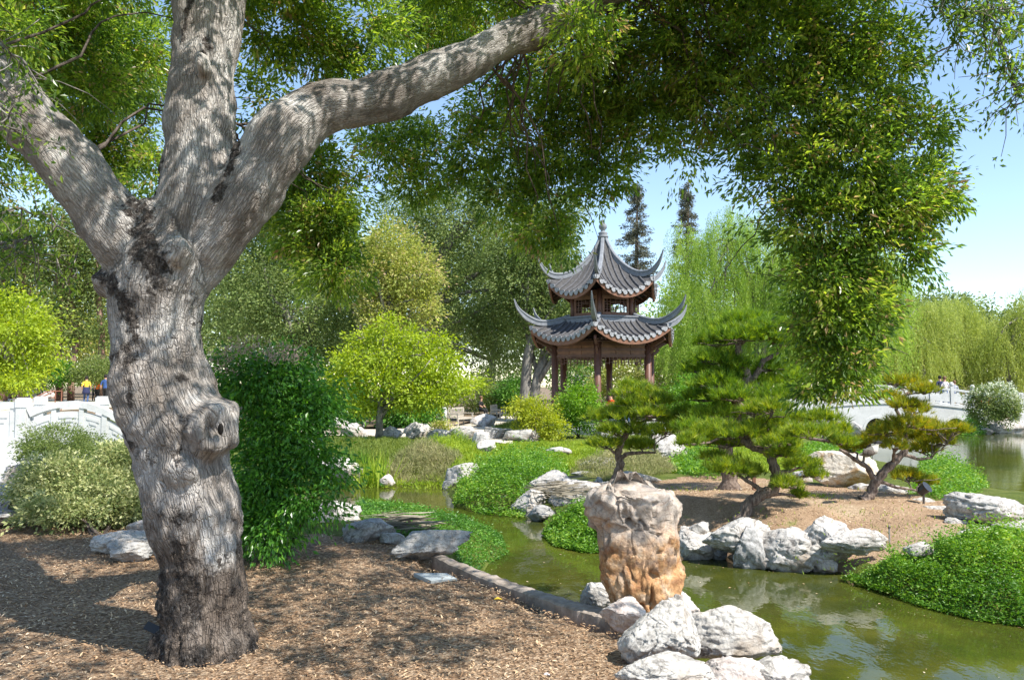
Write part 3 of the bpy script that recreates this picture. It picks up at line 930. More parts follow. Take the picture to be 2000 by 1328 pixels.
# crown: lumps in and above the picture
ob = []
def OB(px, py, rx, ry, Y, w=1.0, dr=0.5): ob.append(pxblob(px, py, rx, ry, Y, dr, w))
for a_ in [(60, 60, 150, 90, 7.5, 1.5), (200, 90, 130, 110, 8, 1.4), (60, 220, 110, 90, 8.5), (230, 250, 90, 110, 8.5), (40, 400, 60, 60, 7.0, .55), (-60, 300, 90, 120, 8), (120, -60, 220, 80, 7), (110, 330, 60, 50, 9, .5),
           (1125, 45, 60, 55, 5.6, 1.2), (1160, 90, 60, 50, 5.9, 1.0), (60, 130, 120, 70, 8.6, 1.3), (260, 130, 80, 120, 8.8, 1.3), (210, 300, 90, 60, 8.4, 1.2), (860, 70, 110, 60, 8.6, 1.1), (760, 260, 80, 50, 8.4, 1.0), (560, 300, 60, 50, 8.4, .9), (30, 60, 80, 60, 6.5, 1.2),
           (230, 385, 70, 50, 8, .8), (290, 340, 35, 70, 7.5, .9), (180, 180, 90, 90, 7.5), (1600, 760, 50, 30, 6.2, .9), (1660, 745, 50, 40, 6.2, 1.1), (1560, 640, 40, 50, 6.2, .6), (1100, 470, 40, 40, 7, .8),
           (560, 60, 110, 90, 6.4), (700, 60, 120, 80, 6.6), (520, 190, 60, 70, 6.1), (860, 30, 120, 60, 8), (640, 130, 90, 50, 6.5), (980, 0, 110, 50, 7.5), (500, -60, 260, 80, 6), (850, -80, 220, 80, 7),
           (610, 340, 80, 80, 7.2, 1.6), (630, 440, 90, 70, 7.0, 1.9), (655, 530, 62, 48, 6.9, 1.7), (550, 400, 45, 70, 7.2, 1.2), (590, 480, 40, 40, 7.4), (700, 380, 40, 50, 7.6, .7),
           (760, 300, 70, 60, 8, .9), (850, 310, 70, 70, 8, .9), (820, 370, 60, 40, 7.8, .7), (940, 290, 90, 90, 7.5, 1.1), (1000, 380, 80, 60, 7.2, 1.1), (1060, 440, 60, 50, 7.0, 1.0), (1080, 300, 100, 110, 7.2, 1.2), (960, 200, 80, 70, 7.8),
           (1170, 300, 80, 90, 7, 1.1), (1180, 380, 50, 40, 7.0, .6), (1150, 180, 120, 110, 7, 1.3), (1060, 150, 90, 80, 7.6, 1.2), (1250, 120, 130, 120, 6.8, 1.4), (1280, 240, 90, 70, 6.8, 1.1), (1380, 80, 140, 100, 6.5, 1.5), (1400, 210, 90, 80, 6.6, 1.2),
           (1520, 80, 130, 110, 6.3, 1.5), (1530, 220, 120, 100, 6.3, 1.4), (1640, 60, 110, 100, 6.3, 1.4), (1660, 200, 110, 110, 6.3, 1.4), (1740, 110, 70, 100, 6.4, 1.1), (1540, 340, 100, 70, 6.3, 1.2), (1660, 330, 120, 90, 6.2, 1.3), (1770, 270, 80, 60, 6.3, 1.0), (1840, 250, 50, 50, 6.4, 1.0),
           (1620, 440, 120, 80, 6.2, 1.7), (1750, 400, 100, 80, 6.2, 1.6), (1810, 380, 55, 75, 6.3, 1.3), (1740, 490, 80, 60, 6.2, 1.5), (1620, 540, 90, 65, 6.2, 1.6), (1640, 620, 85, 65, 6.2, 1.6), (1640, 695, 75, 60, 6.2, 1.5), (1520, 500, 35, 30, 6.3, .4), (1480, 400, 40, 40, 6.3, .35), (1700, 600, 50, 70, 6.2, 1.1), (1590, 690, 40, 40, 6.2, .5),
           (1450, 290, 60, 50, 6.5, .6), (1330, 300, 50, 40, 6.6, .4),
           (1500, -60, 350, 60, 6.2, .9), (1150, -40, 250, 60, 6.8, .9)]:
    OB(*a_)
def keep(C):
    k = C[:, 2] > 0.9
    return k
me, Cc = crown_mesh('crown', ob, 7900, 36, 0.08, 0.058, 0.36, 5, shell=0.3, droop=0.4, cvar=0.62, keep=keep)
link('crown', me, MT['oak_leaf'], oak)
# overhead part of the same crown, above and beside the camera
ob2 = [(0.2, 3.6, 5.3, 1.6, 1.5, .6), (2.4, 3.4, 5.4, 1.5, 1.4, .6), (-1.8, 4.4, 5.6, 1.6, 1.6, .6), (1.2, 5.4, 5.5, 1.6, 1.4, .6), (-3.8, 4.2, 5.2, 1.4, 1.6, .6), (0.6, 1.0, 5.2, 1.6, 1.4, .6), (3.2, 5.6, 5.8, 1.2, 1.2, .5), (-1.5, 1.5, 5.4, 1.3, 1.2, .5), (2.6, 0.6, 5.4, 1.2, 1.2, .6)]
me, C2 = crown_mesh('upper_crown', ob2, 1250, 22, 0.12, 0.10, 0.45, 6, shell=0.25, cvar=0.5)
link('upper_crown', me, MT['oak_leaf'], oak)
mb = MB()
for (tx, ty, tY) in [(1560, 330, 6.3), (1640, 560, 6.2), (1700, 420, 6.2), (1480, 380, 6.4), (1750, 300, 6.3), (1620, 700, 6.2), (1800, 260, 6.3), (1380, 250, 6.6), (1250, 300, 6.8), (1150, 380, 7), (1680, 640, 6.2), (1580, 480, 6.3)]:
    P, rr = OAK['right']; i0 = len(P) - 1 - int(r.integers(0, 12))
    q = wig(P[i0], W(tx, ty, tY), 16, .09, r, .10)
    mb.tube(q, np.linspace(.013, .003, 16), 6)
    for j in range(9):
        a_ = q[r.integers(5, 16)]
        e_ = a_ + r.normal(size=3) * np.array([.22, .15, .16]) - np.array([0, 0, .12])
        q2 = wig(a_, e_, 6, .12, r); mb.tube(q2, np.linspace(.007, .002, 6), 4)
for k in range(230):
    tgt = Cc[r.integers(len(Cc))]
    key = 'right' if tgt[0] > -0.9 else ('left' if r.random() < .6 else 'mid')
    P, rr = OAK[key]
    dd = np.linalg.norm(P - tgt, axis=1)
    i = int(np.argmin(dd + np.where(P[:, 2] < 3.0, 3.0, 0.0)))
    L_ = dd[i]
    if L_ > 1.9: continue
    st = P[i] + np.array([0, rr[i] * .3, 0])
    mb.tube(wig(st, tgt, 9, 0.11, r, 0.06), np.linspace(0.006 + 0.0035 * L_, 0.003, 9), 5)
o_ = mb.build('twigs', MT['bark_dark'], oak, smooth=True)

# ------------------------------------------------------------------ drooping outer sprays at the upper right
def sprays(name, label, starts, seed, L=0.06):
    r = np.random.default_rng(seed)
    mbx = MB(); P_, D_ = [], []
    for (x0, y0, x1, y1, Y) in starts:
        q = wig(W(x0, y0, Y), W(x1, y1, Y - .1), 10, 0.12, r)
        mbx.tube(q, np.linspace(0.012, 0.004, 10), 5)
        for j in range(2, 10):
            for s_ in range(3):
                e = q[j] + r.normal(size=3) * np.array([.16, .16, .13]) - np.array([0, 0, .10])
                qq = wig(q[j], e, 4, .1, r)
                mbx.tube(qq, np.linspace(0.005, 0.002, 4), 4)
                for u in range(11):
                    P_.append(qq[r.integers(1, 4)] + r.normal(size=3) * 0.035); D_.append(r.normal(size=3) * .6 + np.array([0, 0, -.6]))
    root = empty(name, tuple(W(starts[0][0], starts[0][1], starts[0][4])), label, 'branch')
    P_ = np.array(P_)
    link('leaves', leaf_mesh('leaves', P_, np.array(D_), rdir(len(P_), r), L * (0.7 + .5 * r.random(len(P_))), L * .38, r.random(len(P_)) * .7), MT['oak_leaf'], root)
    mbx.build('stems', MT['bark_grey'], root, smooth=True)
    return root
sprays('hanging_branch', 'sparse leafy branch hanging into open sky at the upper right corner', [(1900, -60, 1860, 90, 6), (1905, -60, 1990, 180, 6), (1930, -80, 1950, 120, 6), (1960, -60, 1940, 60, 5.6), (1990, -60, 2040, 120, 6), (1950, 60, 2000, 200, 6), (1840, -40, 1836, 20, 6)], 3)

sprays('hanging_branch', 'dark leafy twig crossing the pale left limb at the left edge', [(-60, 120, 20, 250, 4.3), (-50, 60, 60, 160, 4.6)], 14, .05)
sprays('hanging_branch', 'low leafy twigs with round dark leaves left of the oak below the limb', [(-80, 400, 110, 440, 5.6), (-80, 440, 150, 500, 5.8), (-60, 480, 60, 460, 5.4)], 15, .055)
# ------------------------------------------------------------------ shrubs and small trees
def shrub(name, label, px, py, blobs, ncl, nleaf, spread, L, asp, mat, seed, z=None, group=None, stems=5, **kw):
    b = G(px, py, -0.35 if z is None else z)
    b[2] = hz(b[0], b[1])
    r = np.random.default_rng(seed)
    root = empty(name, tuple(b), label, 'shrub', group)
    me, C = crown_mesh('foliage', blobs, ncl, nleaf, spread, L, asp, seed, zmin=b[2] - .02, **kw)
    link('foliage', me, MT[mat], root)
    mbx = MB()
    for k in range(stems):
        mbx.tube(wig(b + np.array([r.normal() * .04, r.normal() * .04, -.05]), C[r.integers(len(C))], 6, .08, r), np.linspace(.025, .006, 6), 5)
    mbx.build('stems', MT['bark_dark'], root, smooth=True)
    return root
# big dark green shrub beside the oak
Ys = 8.2
sh = shrub('evergreen_shrub', 'tall glossy dark green shrub directly right of the oak trunk', 545, 1085, [pxblob(480, 745, 80, 55, Ys), pxblob(560, 735, 55, 48, Ys + .2), pxblob(600, 800, 48, 48, Ys), pxblob(540, 850, 85, 62, Ys - .1), pxblob(610, 895, 45, 38, Ys - .3), pxblob(652, 935, 26, 22, Ys - .4, w=.7), pxblob(520, 940, 70, 60, Ys - .3), pxblob(592, 982, 45, 32, Ys - .5, w=.8), pxblob(645, 1000, 22, 16, Ys - .5, w=.4), pxblob(525, 1040, 45, 38, Ys - .6), pxblob(470, 1000, 45, 60, Ys - .4), pxblob(690, 965, 14, 12, Ys - .5, w=.3), pxblob(540, 1110, 10, 22, Ys - .7, w=.3), pxblob(660, 860, 16, 14, Ys - .3, w=.4), pxblob(640, 750, 22, 16, Ys, w=.4)],
           1050, 26, 0.14, 0.062, 0.42, 'shrub_dark', 21, z=0, shell=.2, cvar=.5, droop=.7)
r = np.random.default_rng(5)
P_, D_ = [], []
for c in [(450, 690), (480, 675), (520, 685), (420, 700), (545, 700), (570, 690), (500, 1060), (430, 720)]:
    for s_ in range(26):
        p = W(c[0] + r.normal() * 16, c[1] + r.normal() * 9, Ys - .35 + r.normal() * .1)
        for u in range(5):
            P_.append(p + r.normal(size=3) * .012); D_.append(r.normal(size=3) + np.array([0, 0, .8]))
P_ = np.array(P_)
link('dry_flowers', leaf_mesh('dry_flowers', P_, np.array(D_), rdir(len(P_), r), .035, .010, r.random(len(P_))), MT['pinky'], sh)
# hanging sprig in front of shrub's foot
Yv = 9.4
shrub('variegated_shrub', 'low spreading pale variegated shrub left of the oak trunk', 200, 1045, [pxblob(190, 970, 110, 60, Yv + .6), pxblob(110, 965, 70, 60, Yv + .5), pxblob(240, 930, 60, 60, Yv + 1), pxblob(150, 1005, 90, 35, Yv), pxblob(240, 1000, 60, 40, Yv + .2)], 2300, 20, .07, .05, .5, 'varieg', 22, z=0, shell=.75, top=.8)
shrub('juniper_shrub', 'fine dark olive shrub in front of the white arched railing', 130, 930, [pxblob(120, 880, 70, 38, 12.5), pxblob(165, 905, 55, 30, 12.3), pxblob(80, 895, 40, 25, 12.5)], 900, 18, .07, .045, .35, 'olive', 23, z=-.1, shell=.75, top=.8)
shrub('variegated_shrub', 'pale variegated sprigs between the oak trunk and the arched railing', 240, 960, [pxblob(235, 930, 45, 40, 11.5)], 260, 16, .07, .05, .5, 'varieg', 24, z=-.1, shell=.6)
# lime young tree
Yl = 28.5
b = G(740, 862, -.38)
tree('young_tree', 'young tree with brilliant lime green spring leaves on the lawn', (b[0], b[1], hz(b[0], b[1])), [([b + [0, 0, -.1], W(741, 820, Yl), W(745, 770, Yl), W(755, 690, Yl)], .16, .06)],
     [pxblob(x_, y_, a_, b_, Yl + dy_, .8, 1.0) for x_, y_, a_, b_, dy_ in [(755, 638, 26, 22, 0), (722, 668, 32, 16, .4), (790, 662, 34, 16, -.3), (852, 668, 26, 14, .3), (690, 703, 42, 18, 0), (768, 700, 50, 20, -.4), (848, 705, 48, 17, 0), (672, 742, 44, 16, .3), (752, 742, 56, 19, -.5), (846, 742, 60, 19, .2), (906, 752, 34, 12, 0), (738, 782, 56, 16, .5), (815, 774, 52, 15, -.3), (870, 770, 26, 10, 0), (705, 792, 18, 9, -.4)]],
     1150, 17, .26, .13, .5, 'lime', 'bark_grey', 31, limbs=22, shell=.25, cvar=.6)
shrub('red_tipped_shrub', 'small shrub with reddish tips by the path left of the first bench', 862, 858, [pxblob(862, 838, 16, 14, 31)], 90, 14, .12, .11, .5, 'bg_blush', 38, shell=.4)
shrub('golden_shrub', 'yellow green mounded shrub left of the pavilion front shrub', 1045, 862, [pxblob(1050, 815, 42, 38, 30), pxblob(1025, 800, 30, 20, 30), pxblob(1075, 835, 28, 25, 29.7)], 520, 16, .13, .085, .6, 'golden', 32, shell=.6)
shrub('bright_shrub', 'tall round bright green shrub in front of the pavilion', 1130, 852, [pxblob(1130, 785, 45, 38, 31), pxblob(1110, 810, 30, 30, 31), pxblob(1150, 815, 32, 28, 31)], 620, 16, .13, .085, .6, 'bright', 33, shell=.6)
shrub('bright_shrub', 'bright green shrub just right of the pavilion columns', 1325, 850, [pxblob(1325, 790, 35, 35, 33), pxblob(1350, 815, 35, 28, 33), pxblob(1300, 800, 18, 25, 33)], 480, 16, .14, .09, .6, 'cover', 34, shell=.6)
shrub('camellia_shrub', 'leafy green shrub behind the twisted pine near the pavilion', 1400, 860, [pxblob(1400, 810, 50, 40, 31)], 420, 16, .14, .09, .6, 'bright', 35, shell=.6)
shrub('white_flower_bush', 'rounded bush frosted with white blossom at the right end of the bridge', 1945, 838, [pxblob(1940, 785, 42, 30, 38), pxblob(1925, 800, 30, 26, 38), pxblob(1965, 800, 25, 26, 38)], 560, 16, .14, .10, .6, 'olive', 36, z=-.5, shell=.6)
r = np.random.default_rng(6)
wb = bpy.data.objects['white_flower_bush']
C, O = blob_clusters([pxblob(1940, 780, 44, 32, 38), pxblob(1965, 798, 26, 26, 38)], 420, r, .85, 3, .8)
P_ = np.repeat(C, 9, 0) + r.normal(size=(3780, 3)) * .05
link('blossom', leaf_mesh('blossom', P_, rdir(len(P_), r), rdir(len(P_), r) + [0, 0, 1], .085, .06, r.random(len(P_))), MT['white_flower'], wb)
# left lime tree, bare tree, woodland edge
b = G(20, 778, 0.5)
tree('lime_tree', 'fresh green broad tree at the left edge beyond the bridge', (b[0], b[1], hz(b[0], b[1])), [([b, W(15, 700, 42), W(30, 640, 42)], .25, .1)], [pxblob(x_, y_, a_, b_, 42 + dy_, .8) for x_, y_, a_, b_, dy_ in [(0, 590, 45, 24, 0), (50, 600, 34, 18, 1), (85, 632, 26, 16, 0), (-20, 640, 50, 26, 0), (35, 645, 45, 22, -1), (80, 672, 34, 18, 0), (10, 690, 48, 22, 1), (65, 708, 38, 16, 0), (-20, 735, 50, 20, 0), (40, 740, 40, 14, -1)]], 950, 15, .45, .20, .5, 'lime', 'bark_pale', 41, limbs=20, shell=.25, cvar=.6)
def bare_tree(label, px, py, z, h, wpx, seed, mat='bark_pale', n=42, th=.09):
    r = np.random.default_rng(seed)
    b = G(px, py, z); b[2] = hz(b[0], b[1])
    root = empty('bare_tree', tuple(b), label, 'tree', None)
    k = M(1, b[1])
    mbx = MB(); top = b + np.array([0, 0, h * k * .35])
    mbx.tube(wig(b, top, 5, .04, r), np.linspace(th, th * .7, 5), 7)
    mbx.build('trunk', MT[mat], root, smooth=True)
    mbx = MB()
    for i in range(n):
        e = b + np.array([r.normal() * wpx * .38 * k, r.normal() * wpx * .3 * k, h * k * (.45 + .55 * r.random())])
        s = b + (top - b) * (.6 + .4 * r.random())
        q = wig(s, e, 7, .10, r, -.05)
        mbx.tube(q, np.linspace(th * .35, th * .06, 7), 5)
        for j in range(5):
            a_ = q[r.integers(3, 7)]
            mbx.tube(wig(a_, a_ + r.normal(size=3) * np.array([12, 12, 12]) * k + np.array([0, 0, 10 * k]), 4, .1, r), np.linspace(th * .12, th * .05, 4), 3)
    mbx.build('branches', MT[mat], root)
    return root
bare_tree('bare pale-twigged tree behind the walking couple', 153, 738, .5, 100, 55, 42)
bare_tree('slender leafless sapling left of the bare tree', 128, 742, .5, 85, 18, 43, n=12, th=.06)

# ------------------------------------------------------------------ background trees
def bgtree(name, label, px, py, Y, trunks, blobs, ncl, mat, bark, seed, L=.17, group=None, nl=15, spread=.34, limbs=8, r0=.3, shell=.5, **kw):
    b = W(px, py, Y); b[2] = hz(b[0], b[1])
    tr = []
    for pts in trunks:
        P = [W(x, y, Y) for x, y in pts]
        P[0][2] = b[2] - .1
        tr.append((P, r0, r0 * .45))
    return tree(name, label, tuple(b), tr, [pxblob(*(q[:4]), Y + (q[4] if len(q) > 4 else 0), .8, q[5] if len(q) > 5 else 1) for q in blobs], ncl, nl, spread, L, .5, mat, bark, seed, group, limbs=limbs, shell=shell, cvar=.6, **kw)
bgtree('background_oak', 'large grey-green oak with forked trunk behind the lime tree', 830, 780, 46, [[(830, 780), (828, 640), (835, 600), (870, 570), (940, 530)], [(828, 650), (830, 590), (855, 500), (900, 440)], [(700, 790), (715, 700), (690, 600)]],
       [(880, 430, 90, 60), (960, 470, 90, 70), (790, 440, 70, 60), (940, 580, 90, 90), (1000, 640, 80, 80), (900, 660, 80, 60), (860, 540, 60, 50), (820, 400, 80, 50), (980, 400, 80, 60)], 3000, 'bg_oak', 'bark_grey', 51, limbs=12, r0=.38)
bgtree('background_oak', 'olive background oak with pinkish dry tips just right of the leaning trunk', 600, 800, 43, [[(600, 800), (590, 680), (620, 600)]],
       [(470, 420, 70, 60), (560, 430, 70, 60), (640, 420, 60, 60), (500, 560, 80, 80), (580, 600, 90, 80), (640, 660, 70, 80), (470, 640, 70, 80), (560, 520, 60, 50), (620, 720, 90, 60), (440, 500, 50, 70), (520, 460, 50, 50), (670, 600, 50, 50)], 3300, 'bg_oak', 'bark_grey', 52, limbs=8)
bgtree('blushing_tree', 'yellowish tree with blush pink new growth under the long oak limb', 770, 800, 41, [[(770, 800), (765, 650), (760, 560)]],
       [(760, 490, 60, 50), (800, 540, 60, 50), (730, 540, 50, 50), (810, 600, 45, 40), (740, 600, 45, 40)], 1300, 'bg_blush', 'bark_grey', 53, limbs=8)
bgtree('background_oak', 'grey-green oak with two leaning trunks left of the pavilion', 1020, 790, 44, [[(1018, 790), (1030, 700), (1055, 620), (1060, 560)], [(1030, 785), (1050, 730), (1075, 680)]],
       [(1060, 520, 70, 80), (1100, 580, 50, 80), (1020, 560, 60, 70), (1110, 660, 50, 60), (1060, 460, 60, 50), (1090, 420, 50, 40), (1000, 500, 50, 60), (1060, 640, 40, 30)], 2400, 'bg_oak', 'bark_grey', 54, limbs=8, r0=.34)
bgtree('background_oak', 'dusky oak filling the gap behind the forked trunk', 960, 780, 62, [[(960, 780), (960, 600)]], [(900, 520, 120, 110), (1000, 600, 110, 110), (800, 600, 100, 100), (720, 640, 100, 90), (1080, 640, 80, 90), (640, 520, 100, 90), (1140, 600, 60, 90), (560, 640, 90, 90), (480, 560, 80, 90)], 3200, 'bg_oak', 'bark_grey', 55, L=.26, spread=.5, shell=.3)
# woodland at left
for k, (px, top, lab, m_b) in enumerate([(48, 440, 'thin reddish eucalyptus trunk nearest the left edge', 'bark_red'), (118, 420, 'reddish eucalyptus with pale patch above the walking couple', 'bark_red'), (140, 470, 'dark forked eucalyptus close behind the pale patched one', 'bark_red'), (192, 470, 'shaggy eucalyptus trunk nearest the oak', 'bark_red'), (10, 430, 'leaning eucalyptus cut by the left edge', 'bark_red')]):
    bgtree('eucalyptus', lab, px, 735, 58, [[(px, 735), (px + 4, 620), (px - 3, 540), (px + 6, top)]],
           [(px, top + 20, 34, 45), (px + 22, top + 80, 28, 40, 0, .8), (px - 20, top + 110, 24, 36, 0, .8), (px + 8, top + 170, 26, 40, 0, .7)], 520, 'olive', m_b, 61 + k, L=.24, spread=.42, limbs=10, r0=.26, group='eucalyptus trees at the far left', nl=12, shell=.3)
# willows
def willow(label, px, py, Y, trunks, heads, nstr, hang, mat, seed, L=.13, bark='bark_grey', nl=44):
    r = np.random.default_rng(seed)
    b = W(px, py, Y); b[2] = hz(b[0], b[1])
    root = empty('willow', tuple(b), label, 'tree')
    for pts in trunks:
        P = [W(x, y, Y) for x, y in pts]; P[0][2] = b[2] - .1
        q = [P[0]]
        for i in range(len(P) - 1): q += list(wig(P[i], P[i + 1], 5, .05, r))[1:]
        MB().tube(np.array(q), np.linspace(.28, .08, len(q)), 8).build('trunk', MT[bark], root, smooth=True)
    hb = [pxblob(*h, Y, .8) for h in heads]
    C, O = blob_clusters(hb, nstr, r, .55, seed, .65)
    hl = M(hang, Y) * (.4 + .8 * r.random(nstr))
    t = np.linspace(0, 1, nl)[None, :, None]
    side = rdir(nstr, r) * .35; side[:, 2] = 0
    P_ = C[:, None, :] + O[:, None, :] * np.array([1, 1, .2]) * .5 * np.sqrt(t) + side[:, None, :] * t - np.array([0, 0, 1]) * (t ** 1.2) * hl[:, None, None]
    P_ = P_ + np.random.default_rng(seed + 1).normal(size=P_.shape) * .06
    P_ = P_.reshape(-1, 3)
    cl = np.repeat(r.random(nstr), nl)
    k = P_[:, 2] > WATER + .1
    P_, cl = P_[k], cl[k]
    D = r.normal(size=P_.shape) * .45 + np.array([0, 0, -1])
    link('crown', leaf_mesh('crown', P_, D, rdir(len(P_), r), L * (.8 + .7 * r.random(len(P_))), L * .25, .6 * cl + .4 * r.random(len(P_))), MT[mat], root)
    mbx = MB()
    for k in range(10):
        mbx.tube(wig(W(trunks[0][-1][0], trunks[0][-1][1], Y), C[r.integers(nstr)], 7, .08, r, .08), np.linspace(.09, .015, 7), 5)
    mbx.build('limbs', MT[bark], root, smooth=True)
    return root
willow('tall bright willow directly right of the pavilion roof', 1490, 800, 46, [[(1480, 800), (1478, 640), (1470, 560), (1425, 470)], [(1480, 640), (1490, 560), (1520, 480)], [(1445, 800), (1450, 640), (1435, 600)]],
       [(1420, 480, 70, 70), (1360, 520, 60, 70), (1490, 500, 70, 80), (1340, 600, 50, 60), (1400, 640, 70, 60), (1450, 580, 70, 60), (1540, 540, 60, 80), (1330, 690, 45, 50), (1420, 430, 45, 30), (1500, 640, 70, 60), (1380, 720, 60, 50), (1330, 460, 25, 40)], 2300, 100, 'willow', 71)
willow('willow with streaming foliage behind the hanging oak leaves', 1640, 800, 44, [[(1640, 800), (1640, 640), (1650, 540)]],
       [(1600, 520, 80, 80), (1680, 520, 80, 70), (1740, 560, 40, 60), (1640, 620, 80, 60), (1720, 640, 50, 50), (1580, 660, 60, 50)], 1700, 120, 'willow', 72)
willow('pale willow beyond the middle of the white bridge', 1770, 790, 56, [[(1790, 790), (1800, 700), (1770, 640)]], [(1760, 660, 60, 50), (1820, 620, 50, 45), (1720, 680, 50, 50), (1790, 700, 70, 40)], 1000, 90, 'willow_far', 73, L=.17)
willow('feathery pale willow above the bridge end', 1850, 790, 60, [[(1830, 790), (1845, 700), (1870, 640)]], [(1860, 610, 50, 35), (1880, 650, 60, 50), (1820, 680, 50, 40), (1900, 690, 50, 40)], 1000, 85, 'willow_far', 74, L=.17)
willow('wispy half bare willow touching the right edge', 1970, 790, 56, [[(1965, 790), (1970, 690), (1990, 620)]], [(1985, 650, 50, 50), (1950, 690, 50, 50), (2020, 620, 50, 60), (2030, 690, 50, 50)], 800, 85, 'willow_far', 75, L=.17)
bgtree('background_tree', 'dense far green tree in the notch left of the feathery willow', 1880, 780, 80, [[(1790, 780), (1790, 640)]], [(1790, 620, 60, 40), (1840, 600, 45, 30), (1740, 600, 40, 40), (1960, 640, 70, 30), (1880, 610, 50, 30), (1900, 660, 90, 40), (2020, 650, 60, 40)], 1100, 'bg_oak', 'bark_grey', 76, L=.34, spread=.6)
bgtree('background_tree', 'mid green background tree just behind the bright willow', 1400, 780, 66, [[(1400, 780), (1400, 640)]], [(1400, 600, 110, 90), (1300, 660, 60, 70), (1520, 620, 100, 100), (1640, 660, 100, 90), (1450, 700, 120, 60)], 2200, 'willow', 'bark_grey', 77, L=.3, spread=.5)
bgtree('background_tree', 'tall sunlit woodland tree behind the eucalyptus trunks', 80, 760, 75, [[(80, 760), (80, 600)]], [(60, 560, 110, 110), (-40, 620, 80, 90), (180, 580, 80, 120), (120, 660, 130, 60)], 1500, 'bg_blush', 'bark_grey', 78, L=.34, spread=.6, shell=.3)
# conifers
def conifer(label, px, top, bot, Y, wpx, seed):
    r = np.random.default_rng(seed)
    b = W(px, 780, Y); b[2] = hz(b[0], b[1])
    root = empty('conifer', tuple(b), label, 'tree', 'tall conifers behind the pavilion')
    tz = W(px, top, Y)
    MB().tube([b, (b[0], b[1], tz[2] * .6), tz], [.35, .25, .04], 7).build('trunk', MT['bark_dark'], root, smooth=True)
    P_, D_ = [], []
    mbx = MB()
    for k in range(120):
        u = r.random() ** .9
        z = tz[2] - .3 - u * (tz[2] - W(px, bot, Y)[2])
        ang = r.random() * 6.283; L = M(wpx, Y) * (.15 + .85 * u) * (.45 + .65 * r.random())
        s = np.array([b[0], b[1], z]); e = s + np.array([math.cos(ang) * L, math.sin(ang) * L, L * .15 - .3])
        mbx.tube(wig(s, e, 4, .08, r), np.linspace(.05, .015, 4), 4)
        for j in range(60):
            v = r.random() ** .6
            P_.append(s + (e - s) * v + r.normal(size=3) * .16); D_.append((e - s) / max(L, .1) + r.normal(size=3) * .7 - np.array([0, 0, .4]))
    mbx.build('limbs', MT['bark_dark'], root)
    P_ = np.array(P_)
    link('crown', leaf_mesh('crown', P_, np.array(D_), rdir(len(P_), r), .38, .09, r.random(len(P_))), MT['conifer'], root)
conifer('tall grey conifer standing right behind the pavilion spire', 1245, 358, 560, 85, 58, 81)
conifer('dark ragged conifer top rising behind the bright willow', 1345, 352, 600, 85, 56, 82)
# far wood closing the view
r = np.random.default_rng(9)
fb = []
for px in range(-700, 2800, 70):
    fb.append(pxblob(px, 688 + r.normal() * 18, 70, 72, 95 + r.random() * 12, .6))
for px, py, rx, ry in [(420, 600, 110, 110), (560, 580, 110, 120), (700, 560, 110, 120), (840, 560, 110, 130), (980, 560, 110, 120), (1100, 580, 70, 90), (300, 600, 80, 90)]:
    fb.append(pxblob(px, py, rx, ry, 88, .4, 1.2))
me, _ = crown_mesh('far_wood', fb, 10500, 12, .8, .55, .6, 91, shell=.4, top=.6)
tag(link('far_wood', me, MT['bg_oak'], None, (0, 95, 0)), 'far belt of mixed green woodland closing the garden', 'woodland', kind='stuff')
# understory
for k, (px, py, Y, rx, ry, mt, lab) in enumerate([(560, 800, 36, 70, 45, 'shrub_dark', 'dark understory shrub behind the tall glossy shrub'), (655, 790, 38, 60, 40, 'cover_dark', 'green understory shrub left of the litter bin'), (800, 805, 39, 60, 28, 'cover_dark', 'low grey-green shrub behind the lime tree trunk'), (930, 770, 56, 60, 28, 'olive', 'olive shrub behind the far seats'),
                                                 (1010, 770, 54, 40, 30, 'cover_dark', 'leafy shrub by the pale garden wall'), (980, 740, 62, 60, 40, 'bg_oak', 'shaded shrub bank behind the far seats'), (1210, 745, 52, 60, 45, 'bg_blush', 'pinkish shrub seen through the pavilion'), (1130, 750, 54, 50, 40, 'cover_dark', 'green shrub seen through the left pavilion bay'), (1300, 740, 50, 40, 40, 'bg_blush', 'reddish leafed shrub right of the pavilion'), (1390, 770, 44, 60, 40, 'shrub_dark', 'dark shrub under the bright willow'),
                                                 (30, 735, 54, 60, 22, 'olive', 'scrub hedge under the left woodland'), (100, 728, 56, 50, 22, 'shrub_dark', 'dark hedge behind the bare tree'), (190, 725, 56, 50, 22, 'olive', 'brushy hedge behind the walking couple'), (1700, 745, 62, 70, 24, 'willow', 'hedge behind the left half of the white bridge'), (1830, 742, 62, 70, 20, 'cover_dark', 'dark hedge behind the right half of the white bridge'), (1950, 750, 60, 60, 22, 'olive', 'hedge behind the flowering bush')]):
    b = W(px, py, Y)
    zz = hz(b[0], b[1])
    root = empty('shrub', (b[0], b[1], zz), lab, 'shrub')
    me, C = crown_mesh('foliage', [pxblob(px, py, rx, ry, Y)], 420, 15, .28, .17, .5, mt and 100 + k, shell=.5, zmin=zz - .05)
    link('foliage', me, MT[mt], root)

